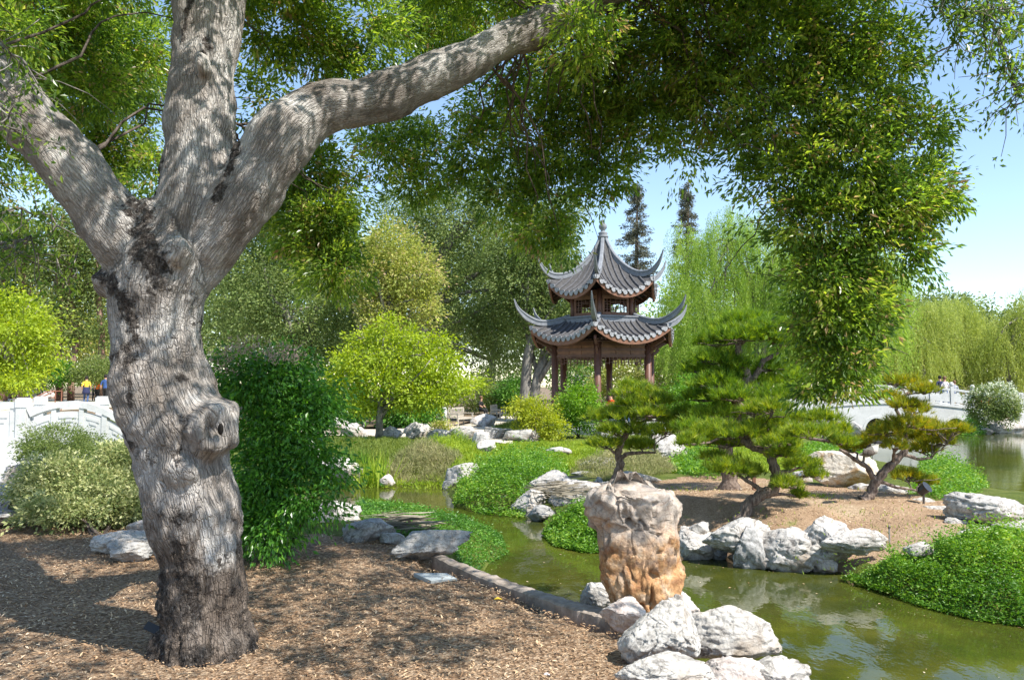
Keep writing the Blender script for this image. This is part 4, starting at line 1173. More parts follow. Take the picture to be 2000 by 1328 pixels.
# ------------------------------------------------------------------ ground covers
def inside(poly, n, r):
    P = np.array(poly)
    lo, hi = P.min(0), P.max(0)
    out = []
    tot = 0
    while tot < n:
        q = lo + (hi - lo) * r.random((n * 2, 2))
        q = q[sdist(q[:, 0], q[:, 1], poly) > 0]
        out.append(q); tot += len(q)
    return np.concatenate(out)[:n]
def cover(name, label, pts, H, n, L, asp, mat, seed, style='leaf', lump=0.9, edge=0.5, cat='ground cover', droop=.1):
    """pts: (px,py,zplane) outline on the ground"""
    r = np.random.default_rng(seed)
    poly = [tuple(G(a, b, c)[:2]) for a, b, c in pts]
    q = inside(poly, n, r)
    d = sdist(q[:, 0], q[:, 1], poly)
    g = np.maximum(hgt(q[:, 0], q[:, 1]), WATER)
    d = d + edge * .25 * vnoise(np.column_stack([q * 2.1, np.zeros(n)]), seed + 5)
    dome = np.clip(d / edge, 0.02, 1) ** .65 * (.68 + .5 * vnoise(np.column_stack([q * lump, np.zeros(n)]), seed) + .35 * vnoise(np.column_stack([q * lump * 3.3, np.zeros(n)]), seed + 3) + .34 * vnoise(np.column_stack([q * lump * 7.5, np.zeros(n)]), seed + 4))
    top = H * dome
    cen = np.array(poly).mean(0)
    if style == 'leaf':
        u = 1 - r.random(n) ** 1.8 * .55
        z = g + np.maximum(top, .03) * u + r.normal(size=n) * L * .5 + (r.random(n) < .16) * r.random(n) ** 1.5 * H * .6
        D = rdir(n, r); D[:, 2] = np.abs(D[:, 2]) * .6 - droop
        N = rdir(n, r) * 1.1 + np.array([0, 0, .8])
        shape = 'leaf'
    else:
        z = g + top * (.35 + .6 * r.random(n)) if style == 'blade_mound' else g + top * r.random(n) * .3
        D = r.normal(size=(n, 3)) * .45 + np.array([0, 0, 1.0]) * (.55 if style == 'blade_mound' else 1)
        N = rdir(n, r); shape = 'blade'
    P = np.column_stack([q, np.maximum(z, WATER + .01)])
    patch = .5 + .5 * vnoise(np.column_stack([q * 2.2, np.zeros(n)]), seed + 9)
    Ls = L * (.55 + .8 * r.random(n))
    me = leaf_mesh(name, P, D, N, Ls, Ls * asp, .55 * r.random(n) + .45 * patch, shape)
    return tag(link(name, me, MT[mat], None, (poly[0][0], poly[0][1], 0)), label, cat, kind='stuff')
w_ = WATER
cover('ground_cover', 'dark leafy ground cover spilling into the pond behind the kerb', [(690, 1040, w_), (760, 1034, w_), (860, 1034, w_), (930, 1042, w_), (980, 1052, w_), (994, 1085, w_), (950, 1105, w_), (910, 1110, -.3), (860, 1080, -.2), (790, 1048, 0), (720, 1046, 0)], .12, 24000, .036, .5, 'cover_dark', 201, edge=.6)
cover('ground_cover', 'bright green ground cover mound on the far bank at the middle', [(885, 990, w_), (895, 960, w_), (940, 925, w_), (960, 915, -.35), (1000, 905, -.35), (1060, 900, -.35), (1110, 925, -.35), (1110, 960, -.4), (1060, 990, w_), (1020, 1012, w_), (950, 1006, w_)], .6, 36000, .052, .55, 'cover', 202, edge=1.3)
cover('ground_cover', 'bright green ground cover left of the tall standing stone', [(1058, 1045, w_), (1075, 1010, -.4), (1120, 990, -.3), (1180, 985, -.2), (1215, 1000, -.2), (1230, 1060, -.4), (1210, 1082, w_), (1140, 1080, w_), (1085, 1068, w_)], .30, 22000, .042, .55, 'cover', 203, edge=.7)
cover('ground_cover', 'thick leafy ground cover along the near right water edge', [(1620, 1125, w_), (1640, 1100, -.45), (1720, 1080, -.3), (1850, 1075, -.3), (2000, 1075, -.3), (2250, 1090, -.3), (2350, 1235, w_), (2150, 1262, w_), (2000, 1226, w_), (1900, 1212, w_), (1800, 1186, w_), (1720, 1160, w_), (1660, 1140, w_)], .36, 60000, .036, .5, 'cover', 204, edge=.7)
cover('ground_cover', 'leafy mound on the back shore behind the orange-tipped pine', [(1775, 985, -.2), (1800, 930, w_), (1870, 925, w_), (1925, 950, w_), (1935, 985, w_), (1900, 1003, -.3), (1840, 1005, -.25)], .55, 11000, .055, .5, 'cover', 205, edge=.8)
cover('ground_cover', 'green ground cover between the pale boulder and the bushy pine', [(1300, 925, -.35), (1320, 890, -.35), (1380, 885, -.35), (1430, 900, -.3), (1430, 942, -.2), (1360, 938, -.2)], .55, 8000, .075, .55, 'cover', 206, edge=1.0)
cover('ground_cover', 'sunlit low ground cover behind the large tan boulder', [(1540, 905, -.3), (1570, 870, -.35), (1640, 868, -.4), (1700, 893, w_), (1700, 915, -.3), (1640, 925, -.3), (1560, 920, -.3)], .4, 9000, .08, .5, 'cover', 207, edge=1.0)
cover('ground_cover', 'tuft of trailing green below the flowering bush', [(1865, 848, w_), (1880, 830, -.5), (1925, 830, -.5), (1945, 846, w_), (1900, 852, w_)], .8, 3000, .16, .3, 'cover_dark', 208, edge=1.2)
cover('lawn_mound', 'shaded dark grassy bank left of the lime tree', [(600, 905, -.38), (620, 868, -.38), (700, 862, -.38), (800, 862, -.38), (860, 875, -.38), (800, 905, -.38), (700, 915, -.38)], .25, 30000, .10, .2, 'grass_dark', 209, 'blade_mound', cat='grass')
cover('shrub_mat', 'tan and olive twiggy shrub mat overhanging the far inlet', [(740, 945, w_), (745, 920, -.4), (790, 895, -.38), (850, 885, -.38), (900, 900, -.38), (910, 930, -.5), (880, 946, w_), (800, 946, w_)], .85, 24000, .13, .12, 'straw', 210, 'blade_mound', edge=1.4, cat='shrub')
cover('lawn_mound', 'sunlit yellow green grassy mound right of the lime tree', [(800, 890, -.38), (830, 870, -.38), (900, 868, -.38), (950, 885, -.38), (945, 925, -.38), (900, 935, -.38)], .75, 26000, .09, .2, 'grass', 211, 'blade_mound', edge=1.8, cat='grass')
cover('lawn_mound', 'rounded yellow green grassy mound below the golden shrub', [(945, 900, -.38), (970, 878, -.38), (1030, 870, -.38), (1090, 880, -.38), (1110, 900, -.38), (1060, 915, -.38), (990, 920, -.38)], .6, 20000, .09, .2, 'grass', 212, 'blade_mound', edge=1.8, cat='grass')
cover('lawn_mound', 'clipped mossy mound behind the small pine', [(1090, 890, -.38), (1130, 872, -.38), (1230, 868, -.38), (1310, 880, -.38), (1250, 905, -.38), (1150, 910, -.38)], .45, 16000, .09, .2, 'grass', 213, 'blade_mound', edge=1.8, cat='grass')
cover('shrub_mat', 'dry twiggy shrubs with yellow flowers around the small pine', [(1110, 925, -.38), (1150, 905, -.38), (1230, 900, -.38), (1310, 905, -.38), (1325, 928, -.3), (1260, 940, -.2), (1170, 950, -.3)], .5, 17000, .10, .14, 'straw', 214, 'blade_mound', edge=.9, cat='shrub')
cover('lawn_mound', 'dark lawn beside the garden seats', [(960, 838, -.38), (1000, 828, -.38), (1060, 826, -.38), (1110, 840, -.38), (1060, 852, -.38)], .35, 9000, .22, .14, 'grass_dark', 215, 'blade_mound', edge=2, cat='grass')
cover('lawn_grass', 'short yellowish grass growing over the far bank lawn', [(560, 915, -.38), (560, 868, -.38), (700, 862, -.38), (850, 864, -.38), (1000, 870, -.38), (1150, 862, -.38), (1350, 866, -.38), (1560, 872, -.38), (1640, 885, -.4), (1600, 925, -.3), (1340, 930, -.3), (1140, 935, -.38), (1110, 925, -.38), (960, 925, -.38), (900, 945, -.5), (700, 940, -.5), (560, 935, -.5)], .09, 80000, .085, .22, 'grass', 216, 'blade_mound', edge=.3, cat='grass')
# weeds on the island
r = np.random.default_rng(31)
P_, D_ = [], []
for (px, py, n_, sp) in [(1588, 980, 260, .16), (1560, 1030, 160, .3), (1500, 1050, 120, .3), (1480, 1005, 80, .25), (1700, 1010, 160, .5), (1350, 960, 120, .3), (1800, 1030, 160, .4), (1640, 1030, 120, .3), (1680, 940, 120, .3), (1760, 965, 150, .4), (1400, 1040, 100, .3)]:
    c = G(px, py, -.12)
    for k in range(n_):
        x, y = c[0] + r.normal() * sp, c[1] + r.normal() * sp
        P_.append((x, y, hz(x, y))) if k % 8 == 0 else P_.append((x, y, P_[-1][2]))
        D_.append(r.normal(size=3) * .5 + [0, 0, 1])
P_ = np.array(P_)
tag(link('weeds', leaf_mesh('weeds', P_, np.array(D_), rdir(len(P_), r), .05, .012, r.random(len(P_)), 'blade'), MT['grass'], None, (3, 11, 0)), 'small weeds scattered over the sandy island', 'weeds', kind='stuff')
# iris clump
def bladeclump(name, label, px, py, z, h, spread, n, mat, seed, wd=.03, cat='plant'):
    r = np.random.default_rng(seed)
    c = G(px, py, z)
    c[2] = max(hz(c[0], c[1]), WATER)
    P = c + np.column_stack([r.normal(size=n) * spread * .4, r.normal(size=n) * spread * .3, np.zeros(n)])
    D = np.column_stack([r.normal(size=n) * .28, r.normal(size=n) * .28, np.ones(n)])
    Ls = h * (.55 + .5 * r.random(n))
    return tag(link(name, leaf_mesh(name, P, D, rdir(n, r), Ls, wd, r.random(n), 'blade'), MT[mat], None, tuple(c)), label, cat)
bladeclump('iris_clump', 'upright yellow green iris leaves at the edge of the far inlet', 725, 945, -.62, .95, .6, 150, 'iris', 221, .035)
bladeclump('iris_clump', 'darker iris leaves just left of the tall clump', 690, 915, -.45, .6, .5, 90, 'cover_dark', 222, .03)
# mulch chips
r = np.random.default_rng(41)
q = inside(MULCH, 260000, r)
vis = (q[:, 1] > 3.9) & (np.abs(q[:, 0]) < q[:, 1] * .68 + .1)
q = q[vis]
kp = r.random(len(q)) < np.clip(7.0 / q[:, 1], .3, 1) ** 1.2
q = q[kp]
n = len(q)
P = np.column_stack([q, hgt(q[:, 0], q[:, 1]) + .006 + r.random(n) * .014])
D = rdir(n, r); D[:, 2] *= .28
N = rdir(n, r) * .35 + np.array([0, 0, 1.0])
Ls = .012 + .036 * r.random(n) ** 2.2
patch = .5 + .5 * vnoise(np.column_stack([q * .9, np.zeros(n)]), 5)
tag(link('wood_chips', leaf_mesh('wood_chips', P, D, N, Ls, np.maximum(.007, Ls * .32), .65 * r.random(n) + .38 * patch - .03), MT['chip'], None, (0, 5, 0)), 'brown wood chip mulch strewn round the oak', 'mulch', kind='stuff')
P0_ = inside(POND, 9000, r)
k_ = (P0_[:, 1] > 3) & (P0_[:, 1] < 24) & (P0_[:, 0] < 12) & (vnoise(np.column_stack([P0_ * .8, np.zeros(len(P0_))]), 44) > .05)
P0_ = P0_[k_]; n = len(P0_); D = rdir(n, r); D[:, 2] = 0
Ls = .012 + .035 * r.random(n) ** 3
tag(link('floating_leaves', leaf_mesh('floating_leaves', np.column_stack([P0_, np.full(n, WATER + .004)]), D, np.tile([0, 0, 1.0], (n, 1)), Ls, Ls * .5, r.random(n)), MT['chip'], None, (2, 9, WATER)), 'specks and fallen leaves floating on the pond', 'leaves', kind='stuff')
P0_ = inside([tuple(p_) for p_ in SAND], 16000, r)
k_ = sdist(P0_[:, 0], P0_[:, 1], POND) < -.15
P0_ = P0_[k_]; n = len(P0_)
Ls = .012 + .03 * r.random(n) ** 2
D = rdir(n, r); D[:, 2] *= .25
tag(link('leaf_litter', leaf_mesh('leaf_litter', np.column_stack([P0_, hgt(P0_[:, 0], P0_[:, 1]) + .012]), D, rdir(n, r) * .3 + np.array([0, 0, 1.0]), Ls, Ls * .4, r.random(n)), MT['chip'], None, (3, 12, 0)), 'thin scatter of dry litter on the sandy island', 'litter', kind='stuff')
print('foliage done', n)

# ------------------------------------------------------------------ rocks
def ico(sub):
    b = bpy.data.meshes.new('i')
    import bmesh
    bm = bmesh.new(); bmesh.ops.create_icosphere(bm, subdivisions=sub, radius=1.0); bm.to_mesh(b); bm.free()
    V = np.empty(len(b.vertices) * 3, np.float32); b.vertices.foreach_get("co", V)
    F = np.empty(len(b.polygons) * 3, np.int32); b.polygons.foreach_get("vertices", F)
    bpy.data.meshes.remove(b)
    return V.reshape(-1, 3).astype(float), F.reshape(-1, 3)
ICO = {k: ico(k) for k in (3, 4, 5, 6)}
def rockmesh(sx, sy, sz, seed, sub=4, rough=1.0, pits=1.0, tilt=0.0, peak=0.0):
    r = np.random.default_rng(seed)
    V, F = ICO[sub]
    V = V.copy()
    for k in range(20):
        nrm = rdir(1, r)[0]
        if k < 3: nrm = nrmz(np.array([r.normal() * .3, r.normal() * .3, 1.0]))
        dd = .45 + .42 * r.random()
        q = V @ nrm
        V -= np.maximum(q - dd, 0)[:, None] * nrm * .93
    o = r.random(3) * 50
    U = nrmz(V)
    n1 = .75 * fbm(V * 1.5 + o, 3, seed)
    rg = 1 - np.abs(fbm(V * 2.6 + o + 9, 4, seed + 3)) * 2
    F1, F2 = worley(V * 2.3 + o + .35 * n1[:, None], seed)
    G1, G2 = worley(V * 5.2 + o, seed + 7)
    V = V * (1 + rough * (.16 * n1 + .07 * rg))[:, None]
    V -= U * (pits * (.13 * (1 - sstep(.0, .34, F1)) + .018 * (1 - sstep(0, .3, G1)) + .06 * (1 - sstep(0, .09, F2 - F1))))[:, None]
    for k in range(7):
        nrm = rdir(1, r)[0]; nrm[2] = abs(nrm[2]) if k < 5 else nrm[2]
        q = V @ nrm
        dd = np.quantile(q, .80 + .15 * r.random())
        V -= np.maximum(q - dd, 0)[:, None] * nrm * .85
    H1, H2 = worley(V * 3.1 + o + 4, seed + 11)
    V += U * (rough * .028 * fbm(V * 8 + o, 4, seed + 5, .6) - pits * .045 * (1 - sstep(0, .07, H2 - H1)) + .05 * (H1 - .45))[:, None]
    st = V[:, 2] * 4.5 + .8 * fbm(V * 1.3 + o, 2, seed + 8) + V[:, 0] * r.normal() * 1.2
    V[:, :2] *= (1 + rough * .05 * (np.abs((st % 1) - .5) * 2 - .5))[:, None]
    V[:, :2] *= (1 - peak * np.clip(V[:, 2] + .3, 0, 2))[:, None]
    V[:, 0] += tilt * V[:, 2]
    lo, hi = V.min(0), V.max(0)
    V = (V - (lo + hi) / 2) / ((hi - lo) / 2)
    V = V * np.array([sx, sy, sz]) / 2
    return V, F
def rock(label, x0, x1, ytop, ybot, z, mat='rock', seed=0, dep=.8, sub=4, rz=0.0, group=None, rough=1.0, pits=1.0, tilt=0.0, yoff=0.0, sink=.18, peak=0.0):
    cx = (x0 + x1) / 2
    g = G(cx, ybot, z)
    w = M(x1 - x0, g[1])
    D = w * dep
    Yc = g[1] + D * .35 + yoff
    base = W(cx, ybot, Yc)
    top = W(cx, ytop, Yc)
    h = top[2] - g[2]
    V, F = rockmesh(w, D, h * (1 + sink), seed + 1000, sub, rough, pits, tilt, peak)
    V[:, 2] += h * (1 + sink) / 2 - h * sink
    V += np.array([base[0], Yc, g[2]])
    o = link('rock', mesh_np('rock', V, F, smooth=True), MT[mat], None, (base[0], Yc, g[2]))
    return tag(o, label, 'rock', group)
gE = 'limestone rocks edging the pond island'
gP = 'limestone rocks along the garden path'
gN = 'limestone rocks by the near bank'
ROCKS = [
 ('white rock between the kerb end and the standing stone', 1140, 1215, 1138, 1205, -.3, 'rock', gN, dict(sub=5)),
 ('brownish wedge rock at the left foot of the standing stone', 1178, 1258, 1172, 1232, 0, 'rock_pink', gN, dict(sub=5)),
 ('big white pointed rock leaning below the standing stone', 1214, 1366, 1172, 1305, 0, 'rock', gN, dict(sub=6, dep=.6, tilt=-.1, rough=.7, peak=.55)),
 ('long flat white rock jutting over the water', 1322, 1520, 1190, 1284, -.12, 'rock', gN, dict(sub=6, dep=.55, rough=.7, pits=.6)),
 ('small tan rock wedged behind the pointed rock', 1300, 1360, 1160, 1215, -.1, 'rock_pink', gN, dict()),
 ('white rock cut by the bottom edge below the pointed rock', 1205, 1400, 1286, 1360, 0, 'rock', gN, dict(sub=6, dep=.6, rough=.7)),
 ('brown-stained rock in the middle of the bottom row', 1375, 1480, 1282, 1350, -.05, 'rock_pink', gN, dict(sub=5)),
 ('white rock at the right end of the bottom row', 1430, 1575, 1288, 1370, -.1, 'rock', gN, dict(sub=5, dep=.5)),
 ('flat white rock on the mulch left of the oak foot', 190, 330, 1036, 1086, 0, 'rock', gN, dict(sub=5, dep=.7)),
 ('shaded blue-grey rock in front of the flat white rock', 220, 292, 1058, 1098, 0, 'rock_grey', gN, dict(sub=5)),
 ('small pinkish rock tucked under the variegated shrub', 250, 292, 1016, 1042, 0, 'rock_pink', gN, dict()),
 ('upper pinkish boulder by the paved approach', 10, 90, 906, 965, 0, 'rock_pink', gN, dict(sub=5)),
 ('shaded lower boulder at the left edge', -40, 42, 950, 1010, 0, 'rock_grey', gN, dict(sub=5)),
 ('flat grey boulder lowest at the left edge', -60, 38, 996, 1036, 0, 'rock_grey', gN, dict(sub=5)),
 ('grey rock beside the dark shrub at the near bank', 672, 765, 1014, 1062, 0, 'rock_grey', gN, dict(sub=5, peak=.3)),
 ('grey weathered slab rock at the upper end of the kerb', 780, 912, 1034, 1094, 0, 'rock_grey', gN, dict(sub=5, dep=.6, tilt=.2)),
 ('pale bluish rock half hidden by the dark shrub', 618, 700, 978, 1045, -.2, 'rock', gN, dict(sub=5)),
 ('white rock at the inlet behind the dark shrub', 612, 706, 890, 945, -.6, 'rock', gP, dict(sub=5)),
 ('small white rock seen through the dark shrub leaves', 545, 625, 868, 915, -.4, 'rock', gP, dict()),
 ('upright pale rock left of the litter bin', 636, 676, 820, 848, -.35, 'rock', gP, dict()),
 ('low white rock below the litter bin', 668, 716, 830, 852, -.35, 'rock', gP, dict()),
 ('dark-sided rock right of the lime tree trunk', 744, 784, 836, 860, -.35, 'rock_grey', gP, dict()),
 ('large white rock standing out into the path', 792, 838, 828, 856, -.35, 'rock', gP, dict()),
 ('white rock left of the seat path curve', 834, 884, 842, 862, -.38, 'rock', gP, dict()),
 ('rounded white rock in the middle of the path edge', 880, 930, 836, 862, -.38, 'rock', gP, dict()),
 ('white rock with a notch at the path curve', 922, 954, 846, 876, -.38, 'rock', gP, dict()),
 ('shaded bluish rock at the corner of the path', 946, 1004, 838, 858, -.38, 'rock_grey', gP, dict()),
 ('long low rock ending at the golden shrub', 984, 1052, 842, 862, -.38, 'rock', gP, dict(dep=.5)),
 ('low pale rock in front of the first garden seat', 922, 966, 812, 834, -.38, 'rock', gP, dict()),
 ('white rock stepping down from the path to the mounds', 934, 966, 862, 888, -.38, 'rock', gP, dict()),
 ('rounded white boulder right of the tan shrub mat', 868, 936, 902, 952, -.62, 'rock', gP, dict(sub=5)),
 ('flat white rock above the bright ground cover mound', 1066, 1118, 872, 893, -.38, 'rock', gP, dict()),
 ('left boulder of the pile in the channel', 1002, 1062, 955, 1006, w_, 'rock', gE, dict(sub=5)),
 ('broad top boulder of the pile in the channel', 1035, 1128, 922, 978, -.45, 'rock', gE, dict(sub=5)),
 ('right boulder of the pile in the channel', 1078, 1180, 938, 992, -.5, 'rock', gE, dict(sub=5)),
 ('small rock dipping into the channel water', 1036, 1080, 985, 1020, w_, 'rock_grey', gE, dict()),
 ('white rock among the dry twigs left of the small pine', 1140, 1205, 893, 925, -.35, 'rock', gE, dict()),
 ('flat white rock right of the small pine foot', 1205, 1286, 922, 946, -.2, 'rock', gE, dict(dep=.4)),
 ('tall pale boulder between the small pine and the bushy pine', 1272, 1338, 846, 900, -.35, 'rock', gE, dict(sub=5, peak=.3)),
 ('low white rock under the small pine crown', 1165, 1225, 832, 858, -.38, 'rock', gP, dict()),
 ('knobbly rock just right of the standing stone', 1330, 1400, 1032, 1096, w_, 'rock', gE, dict(sub=5)),
 ('large layered rock at the front edge of the island', 1380, 1500, 1012, 1092, -.55, 'rock', gE, dict(sub=6, dep=.6, rough=.8)),
 ('grey block rock standing in the water below the layered rock', 1436, 1502, 1030, 1112, w_, 'rock_grey', gE, dict(sub=5, dep=.8)),
 ('pale sloping rock in the middle of the island edge', 1488, 1592, 1034, 1118, w_, 'rock', gE, dict(sub=5)),
 ('grey rock behind the white jagged rock', 1560, 1650, 1046, 1118, w_, 'rock', gE, dict(sub=5)),
 ('jagged bright white rock with a peak', 1568, 1650, 1010, 1080, -.4, 'rock', gE, dict(sub=5, tilt=.1, peak=.6)),
 ('low bright white ridge rock running to the ground cover', 1610, 1728, 1032, 1080, -.35, 'rock', gE, dict(sub=5, dep=.35)),
 ('big tan boulder with rusty face behind the bushy pine', 1584, 1706, 884, 956, -.2, 'rock_tan', gE, dict(sub=6, dep=.6, rough=.6, pits=.5)),
 ('small pale rock right of the tan boulder', 1700, 1730, 938, 966, -.2, 'rock', gE, dict()),
 ('low rock in the back row beneath the orange-tipped pine', 1722, 1790, 948, 980, -.2, 'rock', gE, dict()),
 ('second low rock in the back row by the black floodlight', 1764, 1815, 972, 1000, -.2, 'rock', gE, dict()),
 ('flat low rock in the back row right of the black floodlight', 1806, 1880, 988, 1010, -.2, 'rock', gE, dict(dep=.4)),
 ('large grey-white boulder at the right end of the island', 1878, 1996, 968, 1040, -.2, 'rock', gE, dict(sub=5)),
 ('small round rock at the foot of the right end boulder', 1880, 1930, 996, 1022, -.2, 'rock', gE, dict()),
 ('bright white rock cut by the right edge', 1930, 2050, 1016, 1060, -.2, 'rock', gE, dict(sub=5)),
 ('pale flat rock in front of the right end boulder', 1862, 1948, 1028, 1068, -.25, 'rock', gE, dict(sub=5, dep=.5)),
 ('small jagged rock right beside the kerb end in the water', 1232, 1262, 1130, 1160, w_, 'rock_grey', gE, dict()),
 ('small rock in the gap between the knobbly and the layered rock', 1384, 1416, 1066, 1094, w_, 'rock_grey', gE, dict()),
 ('low chunk at the waterline between the grey block and the sloping rock', 1484, 1516, 1082, 1114, w_, 'rock', gE, dict()),
 ('small pitted rock at the waterline under the jagged rock', 1590, 1630, 1086, 1120, w_, 'rock_pink', gE, dict()),
 ('little white rock perched above the sloping rock', 1536, 1572, 1030, 1052, -.3, 'rock', gE, dict()),
 ('white rock near the standing stone top on the island shore', 1346, 1384, 1020, 1048, -.35, 'rock', gE, dict()),
 ('pale rock peeping from the ground cover at the far right', 1770, 1830, 1058, 1084, -.25, 'rock', gE, dict(dep=.4)),
 ('white rock half sunk left of the channel rock pile', 976, 1012, 968, 992, w_, 'rock', gE, dict()),
 ('low grey rock above the channel rock pile by the dry twigs', 1120, 1160, 920, 940, -.4, 'rock_grey', gE, dict()),
 ('pale rock right of the iris clump at the inlet', 768, 812, 886, 904, -.38, 'rock', gP, dict()),
 ('dark small rock half sunk below the white inlet boulder', 862, 902, 934, 956, w_, 'rock_grey', gP, dict()),
 ('small white rock between the tan shrub mat and the iris', 742, 772, 926, 948, -.6, 'rock_pink', gP, dict()),
 ('small rock left of the slab rock under the reeds', 746, 792, 1040, 1066, 0, 'rock_grey', gN, dict()),
 ('white rock by the footbridge plinth behind the juniper', 44, 84, 862, 892, 0, 'rock', None, dict()),
 ('tan rock under the right pine beside the floodlight', 1752, 1782, 985, 1002, -.2, 'rock_tan', gE, dict()),
 ('round white rock among the right shore boulders', 1846, 1884, 1012, 1034, -.2, 'rock', gE, dict()),
 ('small pale rock at the right foot of the tan boulder', 1660, 1700, 944, 962, -.2, 'rock', gE, dict()),
 ('small rock left of the tan boulder under pine branches', 1545, 1585, 920, 944, -.2, 'rock', gE, dict()),
 ('flat far shore rock left of the flowering bush', 1886, 1930, 834, 848, w_, 'rock', gP, dict()),
 ('rounded rock between the flat white rock and the small pine', 1176, 1200, 940, 962, -.25, 'rock', gE, dict()),
 ('dark rock under the left bridge arch', 1640, 1684, 826, 854, -.55, 'rock_grey', gP, dict()),
 ('flat shore rock below the flowering bush', 1930, 2005, 822, 846, w_, 'rock', gP, dict(dep=.5)),
 ('blue-grey rock at the right edge beyond the far shore', 1976, 2020, 792, 826, -.5, 'rock_grey', gP, dict()),
 ('tan rock left of the handrail by the plaza', 40, 90, 756, 776, .45, 'rock_tan', None, dict()),
 ('tan rock at the left edge by the plaza', -8, 38, 752, 776, .45, 'rock_tan', None, dict()),
 ('small tan rock nearest the handrail', 82, 112, 762, 780, .45, 'rock_pink', None, dict()),
]
for k, (lab, x0, x1, yt, yb, z, mt, gr, kw) in enumerate(ROCKS):
    if gr is gE or gr is gN:
        pad = (x1 - x0) * (.10 if yb < 1270 else .05); x0 -= pad; x1 += pad; yt -= (yb - yt) * .05
    if gr is gP and yb < 890: yt -= 5; x0 -= 4; x1 += 4
    rock(lab, x0, x1, yt, yb, z, mt, seed=k * 13 + 3, group=gr, **kw)

# standing stone: wide eroded head on a narrower rusty body
V, F = ICO[6]
V = V.copy()
r = np.random.default_rng(77)
zz = (V[:, 2] + 1) / 2
for k in range(10):
    nrm = nrmz(np.array([r.normal(), r.normal(), r.normal() * .4])); q = V @ nrm; dd = .6 + .3 * r.random()
    V -= np.maximum(q - dd, 0)[:, None] * nrm * .9
ang = nrmz(np.column_stack([V[:, 0], V[:, 1]]))
rad_now = np.hypot(V[:, 0], V[:, 1])
z01 = (V[:, 2] - V[:, 2].min()) / (V[:, 2].max() - V[:, 2].min())
full = np.interp(z01, [0, .06, .2, .4, .6, .8, .92, 1.0], [.72, .82, .86, .90, .95, 1.0, .93, .25])
rad = full * (.80 + .2 * np.minimum(rad_now / np.maximum(np.sqrt(np.maximum(1 - V[:, 2] ** 2, 1e-4)), .05), 1.1))
rad = np.where(z01 > .92, rad * np.sqrt(np.clip((1 - z01) / .08, 0, 1)) ** .7, rad)
shift = np.interp(z01, [0, .3, .7, 1], [.075, .045, -.005, -.02])
P = np.column_stack([ang[:, 0] * rad * .372 + shift, ang[:, 1] * rad * .30, z01 * 1.06 - .06])
U = nrmz(np.column_stack([ang[:, 0] * (z01 < .94), ang[:, 1] * (z01 < .94), np.where(z01 > .9, 1.0, 0.05)]))
o_ = np.array([3.1, 8.2, 5.5])
F1, F2 = worley(P * 5.2 + o_ + .2 * fbm(P * 6, 2, 8)[:, None], 3)
G1, G2 = worley(P * 13 + o_, 5)
Pz_ = P * np.array([1, 1, .45])
P += U * (.05 * fbm(P * 3.6 + o_, 3, 61) - .05 * (1 - sstep(0, .16, np.abs(fbm(Pz_ * 5 + o_, 3, 66)))) + .030 * (1 - 2 * np.abs(fbm(P * 6 + o_, 3, 62))) - .04 * (1 - sstep(0, .28, F1)) * (vnoise(P * 2.2, 71) > -.1) - .026 * (1 - sstep(0, .14, F2 - F1)) - .018 * (1 - sstep(0, .35, G1)) + .012 * fbm(P * 26, 3, 63))[:, None]
def pit(px_, pz_, rad_, depth):
    global P
    d = np.hypot(P[:, 0] - px_, P[:, 2] - pz_)
    P = P + np.column_stack([np.zeros(len(P)), depth * np.exp(-(d / rad_) ** 4) * (P[:, 1] < 0), np.zeros(len(P))])
pit(-.09, .74, .030, .10); pit(-.13, .79, .020, .07); pit(-.055, .84, .028, .06); pit(.10, .33, .05, .07); pit(.13, .62, .035, .05)
for k in range(26):
    nrm = nrmz(np.array([r.normal(), -abs(r.normal()) if k % 3 else r.normal(), r.normal() * .5]))
    c_ = np.array([.05 * r.normal(), 0, .1 + .8 * r.random()])
    Q_ = P - c_
    loc_ = np.abs(Q_[:, 2]) < .22
    q = Q_ @ nrm
    dd = np.quantile(q[loc_], .88)
    P -= (np.maximum(q - dd, 0) * (1 - sstep(.12, .24, np.abs(Q_[:, 2]))))[:, None] * nrm * .75
P += U * (.007 * fbm(P * 30, 3, 64))[:, None]
tp = sstep(.62, 1.0, z01)
P[:, 2] += tp * (.05 * fbm(np.column_stack([P[:, 0] * 4.5, P[:, 1] * 4.5, np.full(len(P), 3.3)]), 3, 88) - .20 * np.abs(P[:, 0] + .06) ** 1.3 + .01)
P[:, :2] *= (1 - .10 * tp * (np.abs(fbm(P * 4, 2, 89))))[:, None]
sb = G(1255, 1218, 0)
P += np.array([sb[0], sb[1] + .22, 0])
tag(link('standing_stone', mesh_np('standing_stone', P, F, smooth=True), MT['standing'], None, (sb[0], sb[1] + .22, 0)), 'tall upright scholar stone, grey pitted head and rusty orange body, by the water', 'rock')

# driftwood and dead reeds
r = np.random.default_rng(78)
root = empty('driftwood', tuple(G(1705, 962, -.2)), 'curled pale driftwood root behind the orange-tipped pine', 'driftwood')
mbx = MB()
c = G(1703, 950, -.2) + np.array([0, .2, .12])
for k in range(5):
    a0 = k * .5; rr_ = .10 + .035 * k
    mbx.tube([c + np.array([math.cos(a0 + u) * rr_ * 1.2, .1 * math.sin(u) + .03 * k, math.sin(a0 + u) * rr_]) for u in np.linspace(0, 3.6, 12)], np.linspace(.03, .012, 12), 7)
mbx.build('root_wood', MT['wood_grey'] if 'wood_grey' in MT else MT['reed'], root, smooth=True)
P_, D_, L_ = [], [], []
for k in range(260):
    g = G(775 + r.normal() * 26, 1038 + r.normal() * 7, -.05)
    P_.append(g + np.array([-.2, 0, .05 + .10 * r.random()])); D_.append(np.array([.9, .05, -.02]) + r.normal(size=3) * np.array([.2, .3, .07])); L_.append(.2 + .35 * r.random())
P_ = np.array(P_)
